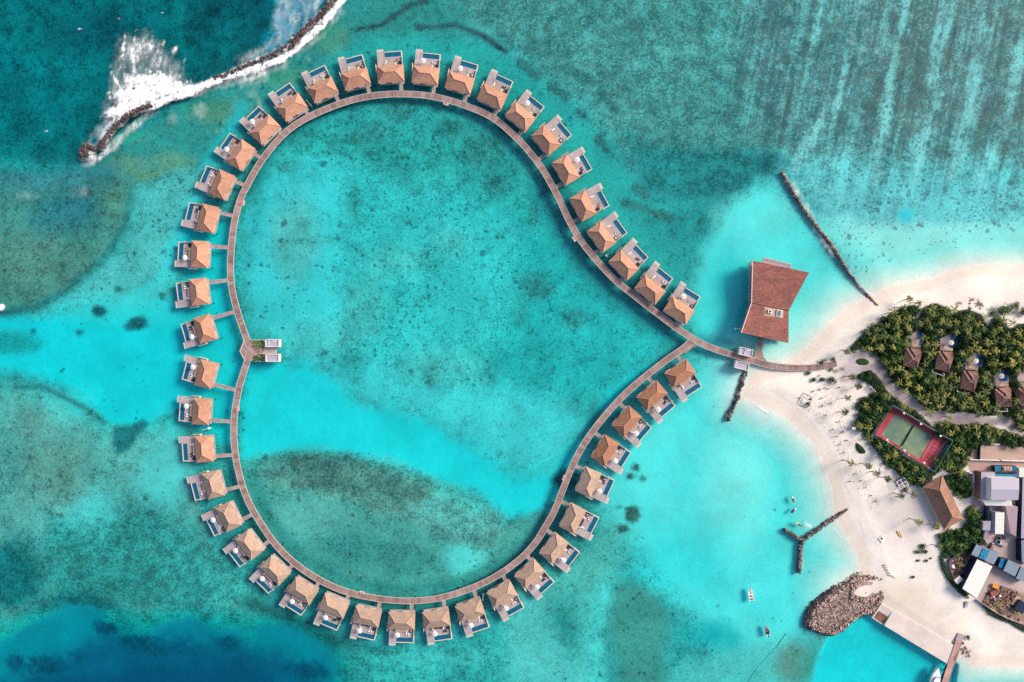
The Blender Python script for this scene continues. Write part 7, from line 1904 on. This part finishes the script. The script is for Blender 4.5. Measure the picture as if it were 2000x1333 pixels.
mb = MB(); mb.tube([(0, 0, 0), (0, 0, 2.0), (d_.x, d_.y, 2.0), (d_.x, d_.y, 0)], .08, 6); mb.build('frame', M['hull'], t)
nx, ny = d_.y / d_.length * 1.2, -d_.x / d_.length * 1.2
mb = MB(); mb.quad((0, 0, 2.0), (d_.x, d_.y, 2.0), (d_.x - nx, d_.y - ny, 0.02), (-nx, -ny, .02)); mb.build('net', M['net_grey'], t)
q = P(1722.5, 1053.5, 1.5); t = thing('beach_daybed', 'square white beach daybed with a dark cushion, alone on the sand', 'daybed', (q.x, q.y, 1.28), R(40))
mb = MB(); mb.box((0, 0, .3), (2.3, 2.6, .3)); mb.build('mattress', M['canvas'], t)
mb = MB(); mb.box((.1, .4, .52), (.9, .9, .14)); mb.build('cushion', M['navy'], t)
mb = MB(); [mb.box((x, y, .08), (.12, .12, .16)) for x in (-1, 1) for y in (-1.1, 1.1)]; mb.build('legs', M['slat'], t)
def kayak(label, x, y, rz, L, W, m, cat='kayak', zb=None, name='kayak'):
    q = P(x, y, 1.5); t = thing(name, label, cat, (q.x, q.y, zb if zb is not None else 1.3), rz)
    vs = []; fs = []; n = 12; k = 8
    for i in range(n + 1):
        u = i / n * 2 - 1; w = W / 2 * math.sqrt(max(0.02, 1 - u * u)); 
        for j in range(k):
            a = math.pi * 2 * j / k; vs.append((w * math.cos(a), u * L / 2, .2 + .2 * math.sin(a) + .12 * u * u))
    for i in range(n):
        for j in range(k): fs.append((i * k + j, i * k + (j + 1) % k, (i + 1) * k + (j + 1) % k, (i + 1) * k + j))
    fs += [tuple(range(k)), tuple(range(n * k + k - 1, n * k - 1, -1))]
    mb = MB(); mb.add(vs, fs); mb.build('hull', M[m], t, True)
    mb = MB(); mb.lathe([(W * .28, .36), (W * .28, .44), (W * .2, .44), (0, .40)], 10); mb.build('cockpit', M['slat'], t)
    return t
kayak('yellow kayak on the sand, left of the pair', 1755.3, 1043, R(28), 3.3, .95, 'yellow', name='kayak'); kayak('yellow kayak on the sand, right of the pair', 1759.3, 1044.5, R(24), 3.3, .95, 'yellow')
kayak('white dinghy drawn up on the sand by the rock headland', 1744, 1125, R(52), 3.6, 1.3, 'hull', 'dinghy', name='dinghy')
for i in range(9):
    x, y = 1729 + 1.05 * i + rnd.uniform(-.8, .8), 1104 + 2.6 * i
    kayak('small white-pink surf board in the row leading to the rock headland', x, y, R(82), 1.9, .55, 'canvas' if i % 2 else 'mauve', 'board', name='paddle_board')['group'] = 'surf boards by the rock headland'
# ------------------------------------------------------------------ boats
def hull_loft(L, W, Hh, bow=.42, flat_stern=True):
    """lofted hull, bow towards +y, waterline at z=0"""
    n = 14; prof = []
    for i in range(n + 1):
        u = i / n
        w = W / 2 * (1 - max(0, (u - (1 - bow)) / bow) ** 2.1) if u < 1 else .02
        w *= .9 + .1 * min(1, u * 4)
        y = -L / 2 + L * u; sh = Hh * (1 + .25 * max(0, u - .5)); keel = -.35 + .55 * max(0, (u - .7) / .3) ** 2
        prof.append([(-w, y, sh), (-w * .86, y, .05), (0, y, keel), (w * .86, y, .05), (w, y, sh)])
    vs = [p for r in prof for p in r]; fs = []
    for i in range(n):
        for j in range(4): fs.append((i * 5 + j, (i + 1) * 5 + j, (i + 1) * 5 + j + 1, i * 5 + j + 1))
    fs.append((0, 1, 2, 3, 4))
    return vs, fs, prof
def deck_sheet(prof, inset, dz, i0, i1):
    vs = []; fs = []
    for r in prof[i0:i1 + 1]: vs += [(r[0][0] * inset, r[0][1], r[0][2] + dz), (r[4][0] * inset, r[4][1], r[4][2] + dz)]
    for i in range(i1 - i0): fs.append((2 * i, 2 * i + 1, 2 * i + 3, 2 * i + 2))
    return vs, fs
def boat(label, x, y, rz, L, W, hm, deckm, seatm, kind):
    q = P(x, y, .4); t = thing('motor_boat', label, 'boat', (q.x, q.y, 0), rz)
    vs, fs, prof = hull_loft(L, W, .75)
    mb = MB(); mb.add(vs, fs); mb.build('hull', M[hm], t)
    mb = MB(); mb.add(*deck_sheet(prof, .985, -.06, 0, 14)); mb.build('deck', M[deckm], t)
    mb = MB()
    for s in (0, 4): mb.tube([(r[s][0], r[s][1], r[s][2] + .03) for r in prof], .09, 5)
    mb.build('gunwale', M[hm], t)
    if kind == 'open':
        mb = MB(); mb.box((-.15, L * .22, .82), (.28, 1.5, .14)); mb.box((.25, L * .1, .82), (.75, .35, .14)); mb.build('bow_seat', M[seatm], t)
        mb = MB(); mb.box((0, -L * .12, .95), (.75, .65, .5)); mb.build('console', M[seatm], t)
        mb = MB(); mb.box((-.1, -L * .36, .85), (1.5, .7, .22)); mb.build('stern_seat', M[seatm], t)
        mb = MB(); mb.box((0, L * .41, .92), (.35, .35, .1)); mb.build('anchor_hatch', M['engine'], t)
    else:
        mb = MB(); mb.box((.05, -L * .16, 1.15), (1.5, 1.2, .1)); [mb.tube([(sx, yy, .7), (sx, yy, 1.12)], .04, 5) for sx in (-.6, .65) for yy in (-L * .16 - .5, -L * .16 + .5)]; mb.build('canopy', M['navy'], t)
        mb = MB(); mb.slab([(-.5, L * .05, 1.0), (.5, L * .05, 1.0), (.35, L * .2, .78), (-.35, L * .2, .78)], .05); mb.build('windscreen', M['glass'], t)
        mb = MB(); [mb.box((sx, -L * .43, .86), (.55, .5, .2)) for sx in (-.62, .62)]; mb.build('stern_cushions', M['cushion'], t)
    mb = MB(); mb.tube([(0, L / 2 - .1, .8), (.1, L / 2 + 2.5, .1), (.3, L / 2 + 6.5, -1.2)], .05, 5); mb.build('mooring_line', M['pile'], t)
    mb = MB(); mb.box((0, -L / 2 - .2, .75), (.42, .5, .6)); mb.box((0, -L / 2 - .2, .1), (.16, .25, 1.1)); mb.build('outboard', M['engine'], t)
    return t
boat('white open motor boat with maroon seats anchored in the turquoise bay', 1466.5, 1161, R(7), 6.3, 2.35, 'hull', 'canvas', 'maroon', 'open')
boat('dusty pink motor boat with a dark canopy anchored in the bay', 1497.5, 1232, R(17), 4.9, 1.8, 'pinkcover', 'pinkcover', 'navy', 'canopy')
def jetski(label, x, y, rz, m, bow):
    q = P(x, y, .4); t = thing('jet_ski', label, 'jet ski', (q.x, q.y, .05), rz, 'jet skis moored in the bay')
    vs, fs, prof = hull_loft(3.3, 1.15, .5, .5)
    mb = MB(); mb.add(vs, fs); mb.add(*deck_sheet(prof, .99, 0, 0, 14)); mb.build('hull', M[m], t)
    mb = MB(); mb.add(*deck_sheet(prof, .86, .06, 9, 14)); mb.box((0, .75, .72), (.6, .8, .3)); mb.build('bow_cowl', M[bow], t)
    mb = MB(); mb.box((0, -.45, .72), (.38, 1.3, .32)); mb.build('saddle', M['engine'] if m != 'purple' else M['purple'], t)
    mb = MB(); mb.tube([(-.35, .35, 1.0), (0, .45, .95), (.35, .35, 1.0)], .04, 5); mb.build('handlebar', M['engine'], t)
    mb = MB(); mb.box((0, -1.5, .5), (.9, .35, .16)); mb.build('stern_step', M['engine'], t)
jetski('yellow and white jet ski, uppermost of the three off the beach', 1548.5, 975, R(17), 'yellow', 'hull')
jetski('purple jet ski with a white bow, middle one of the three', 1550, 997, R(-42), 'purple', 'hull')
jetski('yellow and white jet ski nearest the white splash and the Y-shaped groyne', 1559, 1024, R(58), 'yellow', 'hull')
# cruiser moored beside the jetty
q = P(1826.5, 1327, 1); t = thing('motor_cruiser', 'white motor cruiser with a curved blue stripe moored beside the jetty', 'boat', (q.x, q.y, 0), R(-13))
vs, fs, prof = hull_loft(12.0, 4.8, 1.5, .62)
mb = MB(); mb.add(vs, fs); mb.build('hull', M['hull'], t)
mb = MB(); mb.add(*deck_sheet(prof, .97, -.04, 0, 14)); mb.build('deck', M['hull'], t)
mb = MB(); pts = [(-1.45, -3.5, 2.05), (-1.4, -1.0, 2.1), (-1.0, .9, 2.1), (-.3, 1.6, 2.1), (.5, 1.75, 2.1), (1.3, 1.5, 2.05)]
mb.tube([Vector(p) + Vector((0, 0, .05)) for p in pts], .17, 6); mb.build('blue_stripe', mat('blue_boat_stripe', (.10, .10, .42), var=.05), t)
mb = MB(); mb.prism([(-1.45, -5.2), (1.6, -5.2), (1.6, .8), (1.1, 1.5), (-.2, 1.5), (-1.0, .7), (-1.45, -.8)], 1.5, 2.1); mb.build('cabin', M['hull'], t)
mb = MB(); mb.prism([(-.3, -4.4), (1.2, -4.4), (1.2, -1.9), (.3, -1.3), (-.3, -1.9)], 2.1, 2.35); mb.build('cockpit', M['glass'], t)
mb = MB(); mb.box((.3, -2.6, 2.5), (.5, .8, .3)); mb.build('helm_seat', M['cushion'], t)
mb = MB(); mb.lathe([(.12, 0), (.12, .06), (0, .06)], 6, (0, 4.2, 1.68)); mb.build('deck_hatch', M['mauve'], t)
# dark pipe lying on the seabed
pp = path3([(1447, 1360), (1462, 1332), (1478, 1308), (1500, 1282), (1520, 1260), (1536, 1238)], -1.2, 6)
mb = MB(); 
for p in pp: p.z = -1.5
mb.tube(pp, .15, 6); o = mb.build('sunken_pipe', mat('silted_pipe', (.42, .42, .36), var=.5, vscale=.4)); tag(o, 'dark pipe lying on the seabed below the pink motor boat', 'pipe')
# ------------------------------------------------------------------ light and camera
w = bpy.data.worlds.new('World'); scene.world = w; w.use_nodes = True
nt = w.node_tree; bg = nt.nodes['Background']
sky = nt.nodes.new('ShaderNodeTexSky'); sky.sky_type = 'NISHITA'; sky.sun_disc = False
AZ, EL = R(25), R(36)
sky.sun_elevation = EL; sky.sun_rotation = R(90) - AZ; sky.dust_density = 2.5; sky.air_density = 1.0
nt.links.new(sky.outputs[0], bg.inputs['Color']); bg.inputs['Strength'].default_value = 0.145
sl_ = bpy.data.lights.new('sun', 'SUN'); sl_.energy = 3.1; sl_.angle = R(20); sl_.color = (1.0, .90, .775)
so = bpy.data.objects.new('sun', sl_); COL.objects.link(so)
so.rotation_euler = Vector((math.cos(EL) * math.cos(AZ), math.cos(EL) * math.sin(AZ), math.sin(EL))).to_track_quat('Z', 'Y').to_euler()
so.location = (150, 80, 200)
cam = bpy.data.cameras.new('camera'); cam.lens = 24; cam.sensor_width = 36; cam.clip_end = 8000; cam.clip_start = 1
co = bpy.data.objects.new('camera', cam); COL.objects.link(co); co.location = (0, 0, H)
scene.camera = co
vs = scene.view_settings
vs.view_transform = 'Standard'; vs.look = 'None'; vs.exposure = 0.33; vs.gamma = 1.0; vs.use_curve_mapping = False
scene.render.engine = 'CYCLES'
scene.cycles.use_denoising = False
scene.cycles.max_bounces = 6; scene.cycles.diffuse_bounces = 3; scene.cycles.transparent_max_bounces = 12; scene.cycles.volume_bounces = 0
